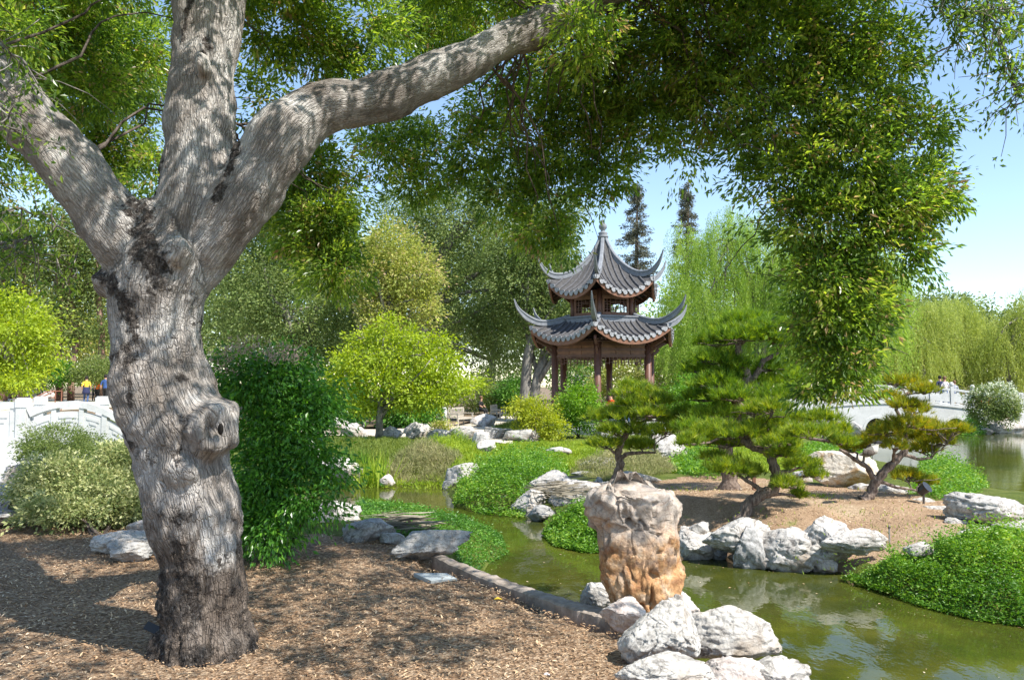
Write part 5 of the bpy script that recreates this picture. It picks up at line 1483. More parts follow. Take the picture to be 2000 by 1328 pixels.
tag(link('dead_reeds', leaf_mesh('dead_reeds', P_, np.array(D_), rdir(len(P_), r), np.array(L_), .007, r.random(len(P_)), 'bend'), MT['reed'], None, tuple(P_[0])), 'heap of dead grey reed stems over the rocks by the near bank', 'reeds')
P_, D_, L_ = [], [], []
for k in range(160):
    g = G(1075 + r.normal() * 22, 968 + r.normal() * 8, -.3)
    P_.append(g + np.array([0, -.1, .12 + .10 * r.random()])); D_.append(np.array([.8, .1, -.05]) + r.normal(size=3) * np.array([.3, .4, .08])); L_.append(.35 + .3 * r.random())
P_ = np.array(P_)
tag(link('dead_reeds', leaf_mesh('dead_reeds', P_, np.array(D_), rdir(len(P_), r), np.array(L_), .007, r.random(len(P_)), 'bend'), MT['reed'], None, tuple(P_[0])), 'dry stems lying on the rock pile in the channel', 'reeds')

# kerb: worn stone planks along the near bank
ka, kb = [G(842, 1084, .03), G(930, 1124, .03), G(1030, 1160, .03), G(1120, 1190, .03), G(1205, 1212, .03)], .17
root = empty('kerb', (float(ka[0][0]), float(ka[0][1]), 0), 'long low weathered kerb slab between the mulch and the pond', 'kerb')
r = np.random.default_rng(80)
for i in range(4):
    a_, b_ = ka[i], ka[i + 1]
    d = (b_ - a_); L = np.linalg.norm(d); d /= L; nn = np.array([-d[1], d[0], 0])
    if nn[1] < 0: nn = -nn
    nu, V_, F_ = 14, [], []
    for u in range(nu + 1):
        wd = .12 + .02 * i + .012 * u / nu
        p = a_ + d * (.004 + (L - .008) * u / nu)
        e1, e2 = .004 * r.normal(), .007 * r.normal()
        zt = .035 + .003 * r.normal()
        for q in [(e1, -.12), (e1, zt - .012), (e1 + .018, zt), (wd * .5, zt + .004), (wd + e2 - .02, zt), (wd + e2, zt - .015), (wd + e2, -.3)]:
            V_.append(p + nn * q[0] + np.array([0, 0, q[1] - .03]))
    for u in range(nu):
        for j in range(6): F_.append((u * 7 + j, u * 7 + j + 1, (u + 1) * 7 + j + 1, (u + 1) * 7 + j))
    F_.append(tuple(range(7))); F_.append(tuple(nu * 7 + j for j in range(6, -1, -1)))
    MB().add(V_, F_).build('slab', MT['kerb'], root)
# flat slab and small things in the mulch
p1, p2, p3, p4 = G(808, 1119, .02), G(872, 1119, .02), G(893, 1130, .02), G(842, 1134, .02)
tag(MB().prism([p1[:2], p4[:2], p3[:2], p2[:2]], -.03, .022).build('slate_slab', MT['slate'], None, tuple(p1)), 'flat blue-grey slate slab sunk in the mulch', 'slab')
lb = G(318, 1243, 0)
root = empty('plant_label', (float(lb[0]), float(lb[1]), 0), 'small black plant label on a stake leaning at the oak foot', 'label')
MB().bar(lb + [-.03, 0, 0], lb + [-.05, 0, .05], .012, .006).build('stake', MT['black'], root)
MB().box((lb[0] - .055, lb[1] - .01, .055), (.13, .012, .055), Matrix.Rotation(R(25), 3, 'Y') @ Matrix.Rotation(R(-35), 3, 'X')).build('plate', MT['black'], root)
g = G(1068, 1316, .01)
tag(MB().lathe((g[0], g[1], .0), [(.001, .0), (.020, .0), (.022, .008), (.012, .016), (.001, .018)], 9).build('sprinkler_cover', MT['whitec'], None, tuple(g), True), 'tiny round white sprinkler cap in the mulch at the bottom edge', 'sprinkler')
g = G(972, 1173, .02)
tag(MB().tube([g + [-.03, 0, .012], g + [0, .004, .02], g + [.035, 0, .012]], [.004, .011, .003], 6).build('yellow_leaf', MT['yellow'], None, tuple(g), True), 'curled yellow leaf lying on the mulch near the kerb', 'leaf')

# ------------------------------------------------------------------ garden lights and posts
def floodlight(label, px, py, z, mat, s=1.0, px_h=None):
    g = G(px, py, z); g[2] = hz(g[0], g[1])
    root = empty('spotlight', tuple(g), label, 'garden light')
    MB().tube([g, g + [0, 0, .10 * s]], .012 * s, 8).build('stake', MT['bronze'], root)
    ax = Vector((.5, -.6, .62)).normalized()
    c = Vector(g) + Vector((0, 0, .14 * s))
    q = [c - ax * .06 * s, c - ax * .045 * s, c + ax * .03 * s, c + ax * .05 * s]
    MB().tube([tuple(v) for v in q], [.025 * s, .045 * s, .05 * s, .06 * s], 12).build('lamp_head', MT[mat], root, smooth=False)
    MB().bar(c + Vector((-.065 * s, 0, -.03)), c + Vector((-.065 * s, 0, .04)), .012, .012).bar(c + Vector((.065 * s, 0, -.03)), c + Vector((.065 * s, 0, .04)), .012, .012).build('bracket', MT['bronze'], root)
    return root
floodlight('black floodlight on a short stake on the island edge', 1805, 1003, -.2, 'black', 1.5)
floodlight('silver spotlight under the right branches of the bushy pine', 1567, 946, -.15, 'steel', 1.3)
floodlight('silver spotlight at the foot of the small pine', 1168, 952, -.2, 'steel', 1.2)
g = G(1737, 1048, -.25); g[2] = hz(g[0], g[1])
root = empty('sprinkler', tuple(g), 'thin grey sprinkler riser standing in the sandy soil', 'sprinkler')
MB().tube([g, g + [0, 0, .20]], .011, 8).build('riser', MT['steel'], root)
MB().lathe(tuple(g + [0, 0, .20]), [(.012, 0), (.018, .005), (.018, .035), (.008, .045)], 10).build('nozzle', MT['bronze'], root)
g = G(1473, 962, -.1)
g[2] = hz(g[0], g[1])
root = empty('timber_stake', tuple(g), 'short reddish timber stake beside the curved pine trunk', 'stake')
MB().box((g[0], g[1], g[2] + .14), (.05, .05, .28)).build('post', MT['timber_pale'], root)
MB().prism([(g[0] - .03, g[1] - .03), (g[0] + .03, g[1] - .03), (g[0] + .03, g[1] + .03), (g[0] - .03, g[1] + .03)], g[2] + .28, g[2] + .30).build('cap', MT['timber_pale'], root)
for lab, px in (('pale bollard right of the litter bin', 711), ('pale bollard left of the first garden seat', 868)):
    g = G(px, 833, -.38); g[2] = hz(g[0], g[1])
    tag(MB().lathe(tuple(g), [(.13, 0), (.13, .9), (.11, .96), (.05, .98), (.001, .985)], 12).build('bollard', MT['white_stone'], None, tuple(g)), lab, 'bollard', 'pale stone bollards beside the path')
# litter bin
g = G(689, 829, -.38); g[2] = hz(g[0], g[1])
root = empty('litter_bin', tuple(g), 'dark green slatted litter bin beyond the path', 'bin')
sl_ = MB().bar((.33, 0, .03), (.33, 0, .80), .035, .012, Vector((1, 0, 0))).bar((.33, 0, .80), (.39, 0, .92), .035, .012, Vector((1, 0, 0))).mesh('slat')
for k in range(22):
    place('slat', sl_, root, (0, 0, 0), (0, 0, 2 * math.pi * k / 22), MT['bin'])
MB().lathe(tuple(g), [(.30, .02), (.31, .85), (.28, .85), (.27, .06)], 18).build('liner', MT['black'], root)
MB().lathe(tuple(g + [0, 0, .80]), [(.34, 0), (.36, .02), (.36, .05), (.34, .05)], 22).build('hoop', MT['bin'], root)

# benches
def bench(label, px, py, rz, wd=1.25, mat='teak', z=-.38):
    g = G(px, py, z); g[2] = hz(g[0], g[1])
    root = empty('garden_bench', tuple(g), label, 'bench', 'teak garden benches', rz)
    hw = wd / 2
    def pm(nm, mb): return place(nm, mb.mesh(nm), root, mat=MT[mat])
    for sx in (-1, 1):
        pm('leg', MB().bar((sx * (hw - .04), -.26, 0), (sx * (hw - .04), -.26, .62), .07, .07))
        pm('leg', MB().bar((sx * (hw - .04), .26, 0), (sx * (hw - .04), .30, .92), .07, .06))
        pm('armrest', MB().bar((sx * (hw - .04), -.32, .645), (sx * (hw - .04), .28, .645), .08, .04))
    for k in range(5):
        pm('seat_slat', MB().box((0, -.22 + k * .11, .43), (wd - .02, .085, .03)))
    pm('seat_rail', MB().box((0, -.26, .385), (wd - .16, .035, .06)))
    pm('back_rail', MB().box((0, .30, .90), (wd - .06, .045, .09)))
    pm('back_rail', MB().box((0, .27, .50), (wd - .06, .04, .06)))
    n = int(wd / .12)
    for k in range(n):
        x = -hw + .12 + (wd - .24) * k / (n - 1)
        pm('back_slat', MB().bar((x, .27, .53), (x, .30, .86), .05, .02))
    return root
bench('pale teak bench nearest the path, turned to the right', 900, 832, R(62), 1.5)
bench('pale teak bench between the low rock and the golden shrub', 974, 822, R(75), 1.3)
bench('dark teak bench in the shade under the trees with a seated person', 945, 800, R(60), 1.4, 'teak_dark')
bench('teak bench farthest back near the pale wall', 985, 792, R(70), 1.5)

# ------------------------------------------------------------------ people
def person(label, loc, rz, pose, top, bottom, hair='hair', skin='skin', h=1.7, extra=None):
    k = h / 1.75
    if pose == 'walk':
        J = dict(pel=(0, 0, .93), wst=(0, 0, 1.08), chs=(0, -.01, 1.32), nck=(0, 0, 1.50), hd0=(0, -.02, 1.58), hd1=(0, -.02, 1.70),
                 ls=(.18, 0, 1.43), le=(.25, .06, 1.17), lh=(.27, -.02, .93), rs=(-.18, 0, 1.43), re=(-.25, .04, 1.17), rh=(-.26, -.06, .93),
                 lp=(.10, 0, .90), lk=(.11, -.10, .50), lf=(.11, .02, .10), lt=(.11, -.13, .035), rp=(-.10, 0, .90), rk=(-.11, .03, .50), rf=(-.11, .20, .12), rt=(-.11, .12, .035))
    else:
        J = dict(pel=(0, 0, .50), wst=(0, 0, .66), chs=(0, -.04, .92), nck=(0, -.05, 1.10), hd0=(0, -.08, 1.18), hd1=(0, -.08, 1.30),
                 ls=(.18, -.02, 1.03), le=(.24, -.10, .78), lh=(.15, -.32, .66), rs=(-.18, -.02, 1.03), re=(-.24, -.10, .78), rh=(-.15, -.32, .66),
                 lp=(.10, -.02, .50), lk=(.12, -.42, .50), lf=(.12, -.44, .10), lt=(.12, -.60, .035), rp=(-.10, -.02, .50), rk=(-.12, -.42, .50), rf=(-.12, -.44, .10), rt=(-.12, -.60, .035))
    rad = dict(pel=.15, wst=.13, chs=.155, nck=.06, hd0=.085, hd1=.10, ls=.07, le=.05, lh=.04, rs=.07, re=.05, rh=.04, lp=.10, lk=.075, lf=.05, lt=.04, rp=.10, rk=.075, rf=.05, rt=.04)
    E = [('pel', 'wst'), ('wst', 'chs'), ('chs', 'nck'), ('nck', 'hd0'), ('hd0', 'hd1'), ('chs', 'ls'), ('ls', 'le'), ('le', 'lh'), ('chs', 'rs'), ('rs', 're'), ('re', 'rh'),
         ('pel', 'lp'), ('lp', 'lk'), ('lk', 'lf'), ('lf', 'lt'), ('pel', 'rp'), ('rp', 'rk'), ('rk', 'rf'), ('rf', 'rt')]
    ks = list(J)
    me = bpy.data.meshes.new('body')
    me.from_pydata([tuple(c * k for c in J[q]) for q in ks], [(ks.index(a), ks.index(b)) for a, b in E], [])
    o = bpy.data.objects.new('body', me); COL.objects.link(o)
    o.modifiers.new('s', 'SKIN'); s = o.modifiers.new('u', 'SUBSURF'); s.levels = 1; s.render_levels = 1
    sv = me.skin_vertices[0].data
    for i, q in enumerate(ks):
        sv[i].radius = (rad[q] * k, rad[q] * k * (.75 if q in ('pel', 'wst', 'chs') else 1)); sv[i].use_root = (q == 'pel')
    m2 = bpy.data.meshes.new_from_object(o.evaluated_get(bpy.context.evaluated_depsgraph_get()))
    bpy.data.objects.remove(o)
    reg = {('pel', 'wst'): 0, ('wst', 'chs'): 0, ('chs', 'nck'): 0, ('nck', 'hd0'): 2, ('hd0', 'hd1'): 2, ('chs', 'ls'): 0, ('ls', 'le'): 0, ('le', 'lh'): 2, ('chs', 'rs'): 0, ('rs', 're'): 0, ('re', 'rh'): 2}
    segs = [(np.array(J[a]) * k, np.array(J[b]) * k, reg.get((a, b), 3 if b in ('lt', 'rt') else 1)) for a, b in E]
    mi = []
    for p in m2.polygons:
        c = np.array(p.center); bd, bm_ = 9, 0
        for a, b, g_ in segs:
            e = b - a; t_ = min(max(np.dot(c - a, e) / np.dot(e, e), 0), 1); d = np.linalg.norm(c - a - e * t_)
            if d < bd: bd, bm_ = d, g_
        mi.append(bm_)
    m2.materials.clear()
    for q in (top, bottom, skin, 'blackc'): m2.materials.append(MT[q])
    m2.polygons.foreach_set('material_index', mi)
    m2.polygons.foreach_set('use_smooth', [True] * len(mi))
    root = empty('person', loc, label, 'person', None, rz)
    place('body', m2, root)
    b_ = MB(); hd = J['hd1']
    ball(b_, (hd[0] * k, (hd[1] + .018) * k, (hd[2] + .015) * k), (.112 * k, .118 * k, .12 * k))
    place('hair', b_.mesh('hair', True), root, mat=MT[hair])
    for q in (extra or []):
        place(q[0], q[1], root, mat=MT[q[2]])
    return root
def at(px, pfeet, Y):
    p = W(px, pfeet, Y); return (float(p[0]), float(p[1]), float(hz(p[0], p[1])))
jk = MB().lathe((0, 0, .62), [(.24, 0), (.23, .12), (.20, .30), (.165, .42), (.15, .44)], 14).mesh('tied_jacket', True)
person('woman in a yellow top with a navy jacket tied at her waist, walking away', at(168, 780, 50), R(200), 'walk', 'yellow', 'denim', 'hair', 'skin', 1.68, [('tied_jacket', jk, 'navy')])
person('man in a speckled blue shirt and black trousers holding her hand', at(205, 780, 50), R(180), 'walk', 'blue', 'blackc', 'hair', 'skin', 1.78)
person('walker in an orange top farther ahead between the couple', at(190, 772, 56), R(170), 'walk', 'orange', 'blackc', 'hairb', 'skin', 1.6)
person('walker in dark clothes with a bag left of the orange one', at(184, 772, 58), R(190), 'walk', 'greyc', 'navy', 'hair', 'skin', 1.6)
person('person in dark clothes seated on the shaded bench', at(938, 800, 51.2), R(60), 'sit', 'blackc', 'blackc', 'hairb', 'skin', 1.7)
person('person in a grey top seated on the farthest bench', at(973, 796, 56), R(60), 'sit', 'greyc', 'denim', 'hair', 'skin', 1.7)
PVY = 36.0
pc = W(1180, 815, PVY)
PZ = 0.02
person('person in a red top seated in the pavilion looking left', (float(W(1195, 800, 34.2)[0]), 34.2, PZ), R(-60), 'sit', 'red', 'blackc', 'hair', 'skin', 1.7)
person('person in a pale top seated beside the red one in the pavilion', (float(W(1214, 800, 34.0)[0]), 34.0, PZ), R(20), 'sit', 'whitec', 'denim', 'hair', 'skin', 1.68)

# ------------------------------------------------------------------ pavilion (hexagonal, two roofs)
pav = empty('pavilion', (float(pc[0]), PVY, 0), 'two-tiered hexagonal timber pavilion with grey tiled roofs and upswept corners', 'pavilion')
PH0 = -43.0
def cdir(k): a_ = R(PH0 + 60 * k); return np.array([math.cos(a_), math.sin(a_), 0])
def hexpts(rr_, z=0): return [cdir(k) * rr_ + np.array([0, 0, z]) for k in range(6)]
def pl(nm, mb, mat, smooth=False, parent=None): return place(nm, mb.mesh(nm, smooth), parent or pav, mat=MT[mat])
def hexprism(nm, rr_, z0, z1, mat): return pl(nm, MB().prism([tuple(p[:2]) for p in hexpts(rr_)], z0, z1), mat)
hexprism('plinth', 3.35, -.75, -.16, 'white_stone')
hexprism('floor', 3.15, -.155, 0, 'white_stone')
CR = 2.38
colm = MB().lathe((0, 0, .0), [(.16, .10), (.155, .3), (.145, 3.55)], 14).mesh('column', True)
basem = MB().lathe((0, 0, 0), [(.24, .003), (.25, .06), (.20, .12), (.16, .13)], 14).mesh('column_base', True)
for k in range(6):
    p = cdir(k) * CR
    c_ = place('column', colm, pav, tuple(p), mat=MT['timber'])
    place('column_base', basem, c_, mat=MT['white_stone'])
def side_frame(k, rr_):
    a, b = cdir(k) * rr_, cdir(k + 1) * rr_
    d = b - a; L = np.linalg.norm(d); d /= L
    nrm = nrmz((a + b) / 2)
    return a, b, d, L, nrm
for k in range(6):
    a, b, d, L, nrm = side_frame(k, CR)
    mid = (a + b) / 2
    # top beam, frieze board panels, lower beam
    for z, hh, th, nm in ((3.50, .16, .16, 'top_beam'), (2.98, .09, .10, 'lower_beam'), (3.24, .10, .09, 'middle_rail')):
        pl(nm, MB().bar(a + d * .15 + [0, 0, z], b - d * .15 + [0, 0, z], th, hh), 'timber')
    for j in range(3):
        x0, x1 = .16 + (L - .32) * j / 3 + .012, .16 + (L - .32) * (j + 1) / 3 - .012
        for z0, z1 in ((3.03, 3.185), (3.295, 3.415)):
            pl('frieze_panel', MB().bar(a + d * x0 + [0, 0, (z0 + z1) / 2], a + d * x1 + [0, 0, (z0 + z1) / 2], .045, z1 - z0), 'timber_pale')
    # hanging lattice
    mbx = MB()
    n = 11
    lx = lambda x, z: a + d * x + np.array([0, 0, z])
    mbx.bar(lx(.16, 2.90), lx(L - .16, 2.90), .04, .035)
    for j in range(n + 1):
        x = .18 + (L - .36) * j / n
        edge = abs(j - n / 2) / (n / 2)
        dz = .52 if edge > .85 else (.40 if edge > .6 else .26)
        if j % 2 == 0: dz *= .8
        mbx.bar(lx(x, 2.90), lx(x, 2.90 - dz), .028, .022, Vector(nrm))
        if j < n:
            x2 = .18 + (L - .36) * (j + 1) / n
            for z in ((2.80, 2.68) if edge < .7 else (2.80, 2.64, 2.50)):
                if (j + int(z * 50)) % 3: mbx.bar(lx(x, z), lx(x2, z), .028, .022)
            if edge < .6 and j % 2: mbx.bar(lx(x, 2.90 - .26), lx(x2, 2.90 - .26), .03, .024)
    pl('hanging_lattice', mbx, 'timber')
    # low bench rail between the columns (leaves the entrance side open)
    if k not in (4,):
        pl('bench_seat', MB().bar(a + d * .2 + [0, 0, .45] - nrm * .1, b - d * .2 + [0, 0, .45] - nrm * .1, .36, .05), 'timber_pale')
        mbx = MB()
        for j in range(14):
            x = .25 + (L - .5) * j / 13
            mbx.bar(lx(x, .48) + nrm * .06, lx(x, .85) + nrm * .20, .03, .03)
        mbx.bar(lx(.2, .87) + nrm * .21, lx(L - .2, .87) + nrm * .21, .06, .05)
        pl('bench_back', mbx, 'timber')
    # brackets under the eave
    pl('eave_bracket', MB().bar(cdir(k) * (CR + .1) + [0, 0, 3.35], cdir(k) * (CR + .85) + [0, 0, 3.72], .10, .16).bar(cdir(k) * (CR + .05) + [0, 0, 3.05], cdir(k) * (CR + .40) + [0, 0, 3.35], .08, .12), 'timber')
# upper body
UR = 1.52
hexprism('upper_floor', 1.95, 4.42, 4.50, 'timber')
ucol = MB().lathe((0, 0, 4.2), [(.10, 0), (.10, 1.75)], 10).mesh('upper_column', True)
for k in range(6):
    place('upper_column', ucol, pav, tuple(cdir(k) * UR), mat=MT['timber'])
    a, b, d, L, nrm = side_frame(k, UR)
    lx = lambda x, z, o=0.0: a + d * x + np.array([0, 0, z]) + nrm * o
    pl('upper_beam', MB().bar(lx(.1, 5.78), lx(L - .1, 5.78), .12, .22), 'timber')
    pl('upper_sill', MB().bar(lx(.1, 4.72), lx(L - .1, 4.72), .10, .16), 'timber')
    win = pl('window_panel', MB().bar(lx(.12, 5.58), lx(L - .12, 5.58), .06, .16).bar(lx(.12, 4.86), lx(L - .12, 4.86), .06, .12)
             .bar(lx(.17, 4.93), lx(.17, 5.49), .10, .06, Vector(nrm)).bar(lx(L - .17, 4.93), lx(L - .17, 5.49), .10, .06, Vector(nrm)), 'timber_pale')
    mbx = MB()
    x0, x1, z0, z1 = .23, L - .23, 4.93, 5.49
    for f in (.12, .28, .72, .88):
        x = x0 + (x1 - x0) * f; mbx.bar(lx(x, z0), lx(x, z1), .03, .025, Vector(nrm))
    for f in (.2, .8):
        z = z0 + (z1 - z0) * f; mbx.bar(lx(x0, z), lx(x1, z), .03, .025)
    for f in (.4, .6):
        z = z0 + (z1 - z0) * f
        mbx.bar(lx(x0, z), lx(x0 + (x1 - x0) * .28, z), .03, .022); mbx.bar(lx(x0 + (x1 - x0) * .72, z), lx(x1, z), .03, .022)
    xm = (x0 + x1) / 2; zm = (z0 + z1) / 2
    mbx.bar(lx(xm - .2, zm + .1), lx(xm + .2, zm + .1), .03, .025).bar(lx(xm - .2, zm - .1), lx(xm + .2, zm - .1), .03, .025).bar(lx(xm, z0), lx(xm, zm - .1), .03, .025, Vector(nrm)).bar(lx(xm, zm + .1), lx(xm, z1), .03, .025, Vector(nrm))
    place('window_lattice', mbx.mesh('window_lattice'), win, mat=MT['timber'])

def roof(tag_, prof, mid, ridge, rows, ridge_h, ridge_w, t_rows0, band=None):
    """prof: [(t, r, z)] the hip line; mid(t): how far the face middle sags; ridge: [(r, z)] top line of the hip ridge to its tip"""
    T_ = np.array([p[0] for p in prof]); RR = np.array([p[1] for p in prof]); ZZ = np.array([p[2] for p in prof])
    def C(k, t): return cdir(k) * np.interp(t, T_, RR) + np.array([0, 0, 1.0]) * np.interp(t, T_, ZZ)
    def S(k, s, t):
        p = C(k, t) * (1 - s) + C(k + 1, t) * s
        p[2] -= mid(t) * (1 - abs(2 * s - 1) ** 2.2)
        return p
    ns, nt = 16, 14
    for k in range(6):
        V_, F_ = [], []
        for lay in (0, 1):
            for i in range(nt + 1):
                for j in range(ns + 1):
                    p = S(k, j / ns, i / nt); p[2] -= .10 * lay; V_.append(p)
        m = (nt + 1) * (ns + 1)
        for i in range(nt):
            for j in range(ns):
                q = i * (ns + 1) + j
                F_.append((q, q + 1, q + ns + 2, q + ns + 1)); F_.append((m + q + 1, m + q, m + q + ns + 1, m + q + ns + 2))
        for j in range(ns):
            q = nt * (ns + 1) + j; F_.append((q, q + 1, m + q + 1, m + q))
        pl('roof_slope', MB().add(V_, F_), 'tile_under', True)
        # soffit rafters edge board
        V_, F_ = [], []
        for j in range(ns + 1):
            p = S(k, j / ns, .985); inn = p * np.array([.965, .965, 1])
            V_ += [p - [0, 0, .10], inn - [0, 0, .10], inn - [0, 0, .34], p - [0, 0, .32]]
        for j in range(ns):
            for e in range(4):
                F_.append((j * 4 + e, j * 4 + (e + 1) % 4, j * 4 + 4 + (e + 1) % 4, j * 4 + 4 + e))
        F_ += [(3, 2, 1, 0), tuple(ns * 4 + e for e in range(4))]
        pl('fascia_board', MB().add(V_, F_), 'timber_pale')
        mbx = MB()
        for j in range(1, 12):
            s_ = j / 12
            p1 = S(k, s_, .97) - [0, 0, .22]; p0 = S(k, s_, .55 if band is None else .3) - [0, 0, .30]
            mbx.bar(p0, p1, .07, .07)
        pl('rafters', mbx, 'timber')
        # tile rows: half-round cover tiles running down the slope
        e0, e1 = C(k, 1), C(k + 1, 1)
        W_ = np.linalg.norm((e1 - e0)[:2])
        for j in range(rows):
            u = (j + .5) / rows - .5
            pts = []
            for t_ in np.linspace(t_rows0, 1.0, 12):
                w_t = np.linalg.norm((C(k + 1, t_) - C(k, t_))[:2])
                s_ = .5 + u * W_ / max(w_t, 1e-3)
                if 0.03 < s_ < .97: pts.append(S(k, s_, t_) + [0, 0, .03])
            if len(pts) >= 2:
                pts[-1] = pts[-1] + nrmz(pts[-1] - pts[-2]) * .04
                pl('tile_row', MB().tube(pts, .046, 7), 'tile', False)
                p = pts[-1]; dv = nrmz((e1 - e0) * [1, 1, 0])
                rz_ = math.atan2(dv[1], dv[0])
                place('tile_cap', CAP, pav, tuple(p), (0, 0, rz_), MT['drip'])
        for j in range(rows + 1):
            u = j / rows - .5
            s_ = min(max(.5 + u, .02), .98)
            p = S(k, s_, 1.0); dv = nrmz((e1 - e0) * [1, 1, 0])
            place('drip_tile', DRIP, pav, tuple(p + np.array([0, 0, -.02])), (0, 0, math.atan2(dv[1], dv[0])), MT['drip'])
    # hip ridges: curved, tapering, sweeping up into a horn
    for k in range(6):
        rp = np.array(ridge); t2 = np.linspace(0, len(rp) - 1, 34)
        rr2, zz2 = [], []
        for t_ in t2:
            i = min(int(t_), len(rp) - 2); f = t_ - i
            q0, q1, q2, q3 = rp[max(i - 1, 0)], rp[i], rp[i + 1], rp[min(i + 2, len(rp) - 1)]
            q = .5 * (2 * q1 + (q2 - q0) * f + (2 * q0 - 5 * q1 + 4 * q2 - q3) * f * f + (3 * q1 - q0 - 3 * q2 + q3) * f ** 3)
            rr2.append(q[0]); zz2.append(q[1])
        dr_ = cdir(k); sd = np.array([-dr_[1], dr_[0], 0])
        V_, F_ = [], []
        n_ = len(rr2)
        prs = [(-1, -1.0), (-1, -.62), (-.72, -.60), (-.72, -.25), (-1.05, -.22), (-1.05, -.02), (-.6, .12), (.6, .12), (1.05, -.02), (1.05, -.22), (.72, -.25), (.72, -.60), (1, -.62), (1, -1.0)]
        for i in range(n_):
            i0, i1 = max(i - 1, 0), min(i + 1, n_ - 1)
            tv = np.array([rr2[i1] - rr2[i0], zz2[i1] - zz2[i0]]); tv /= np.linalg.norm(tv); nv = np.array([-tv[1], tv[0]])
            f = i / (n_ - 1)
            hh = ridge_h * (1 if f < .62 else max(.15, 1 - (f - .62) / .38 * .88)); ww = ridge_w / 2 * (1 if f < .6 else max(.22, 1 - (f - .6) / .4 * .80))
            for a1, b1 in prs:
                V_.append(dr_ * (rr2[i] + nv[0] * b1 * hh) + sd * a1 * ww + np.array([0, 0, zz2[i] + nv[1] * b1 * hh]))
        q_ = len(prs)
        for i in range(n_ - 1):
            for e in range(q_):
                F_.append((i * q_ + e, i * q_ + (e + 1) % q_, (i + 1) * q_ + (e + 1) % q_, (i + 1) * q_ + e))
        F_ += [tuple(range(q_))[::-1], tuple((n_ - 1) * q_ + e for e in range(q_))]
        pl('hip_ridge', MB().add(V_, F_), 'ridge')
# shared end tiles: x along the eave, -y outward
CAP = MB().add([(.062 * math.cos(a_), -.012, .062 * math.sin(a_)) for a_ in np.linspace(0, 2 * math.pi, 10, endpoint=False)] + [(.062 * math.cos(a_), .012, .062 * math.sin(a_)) for a_ in np.linspace(0, 2 * math.pi, 10, endpoint=False)],
               [tuple(range(10))[::-1], tuple(range(10, 20))] + [(i, (i + 1) % 10, 10 + (i + 1) % 10, 10 + i) for i in range(10)]).mesh('tile_cap')
dp = [(-.115, .03), (-.10, -.07), (-.055, -.135), (0, -.16), (.055, -.135), (.10, -.07), (.115, .03)]
DRIP = MB().add([(x, -.014, z) for x, z in dp] + [(x, .014, z) for x, z in dp], [tuple(range(7)), tuple(range(7, 14))[::-1]] + [(i, i + 7, (i + 1) % 7 + 7, (i + 1) % 7) for i in range(7)]).mesh('drip_tile')
# upper roof
up = [(0, .10, 8.55), (.12, .32, 8.05), (.28, .68, 7.45), (.45, 1.12, 6.98), (.62, 1.60, 6.66), (.80, 2.12, 6.50), (1.0, 2.72, 6.46)]
roof('upper', up, lambda t: .70 * t ** 1.7, [(.10, 8.72), (.28, 8.25), (.62, 7.70), (1.1, 7.22), (1.6, 6.88), (2.1, 6.72), (2.55, 6.76), (2.85, 6.98), (3.05, 7.24), (3.20, 7.56)], 10, .25, .17, .16)
# lower roof
lo_ = [(0, 1.78, 4.72), (.25, 2.15, 4.52), (.5, 2.58, 4.38), (.75, 3.05, 4.32), (1.0, 3.55, 4.36)]
roof('lower', lo_, lambda t: .16 + .48 * t ** 1.5, [(1.70, 4.86), (2.1, 4.72), (2.6, 4.60), (3.1, 4.58), (3.5, 4.72), (3.84, 4.93), (4.10, 5.18), (4.27, 5.52)], 13, .24, .19, .10, band=True)
# ridge band hugging the upper body
for k in range(6):
    a, b, d, L, nrm = side_frame(k, 1.90)
    pl('ridge_band', MB().bar(a + [0, 0, 4.56], b + [0, 0, 4.56], .16, .20), 'ridge')
    pl('ridge_band', MB().bar(a + [0, 0, 4.71], b + [0, 0, 4.71], .24, .07), 'ridge')
pl('finial', MB().lathe((0, 0, 8.45), [(.24, 0), (.26, .08), (.18, .15), (.22, .20), (.21, .25), (.10, .31), (.10, .37), (.18, .46), (.19, .56), (.13, .67), (.06, .73), (.08, .77), (.06, .82), (.02, .88), (.01, .92)], 16), 'ridge', True)
hexprism('ceiling', 2.30, 3.60, 3.66, 'timber')
# carved white stones and a red cloth seen through the pavilion
rock('pale rounded eroded rock seen through the left pavilion bay', 1120, 1152, 706, 775, .0, 'rock', seed=501, yoff=3.0)

# ------------------------------------------------------------------ white bridge at the right
BY = 41.0
bridge = empty('stone_bridge', (float(W(1740, 800, BY)[0]), BY, WATER), 'long white stone bridge with arches and panelled parapet over the pond', 'bridge')
bl = lambda px, py: W(px, py, BY)
bx0, bx1 = bl(1530, 800)[0], bl(1906, 800)[0]
def deckz(x):
    u = (x - bx0) / (bx1 - bx0)
    return .30 + .55 * (1 - ((u - .56) / .56) ** 2)
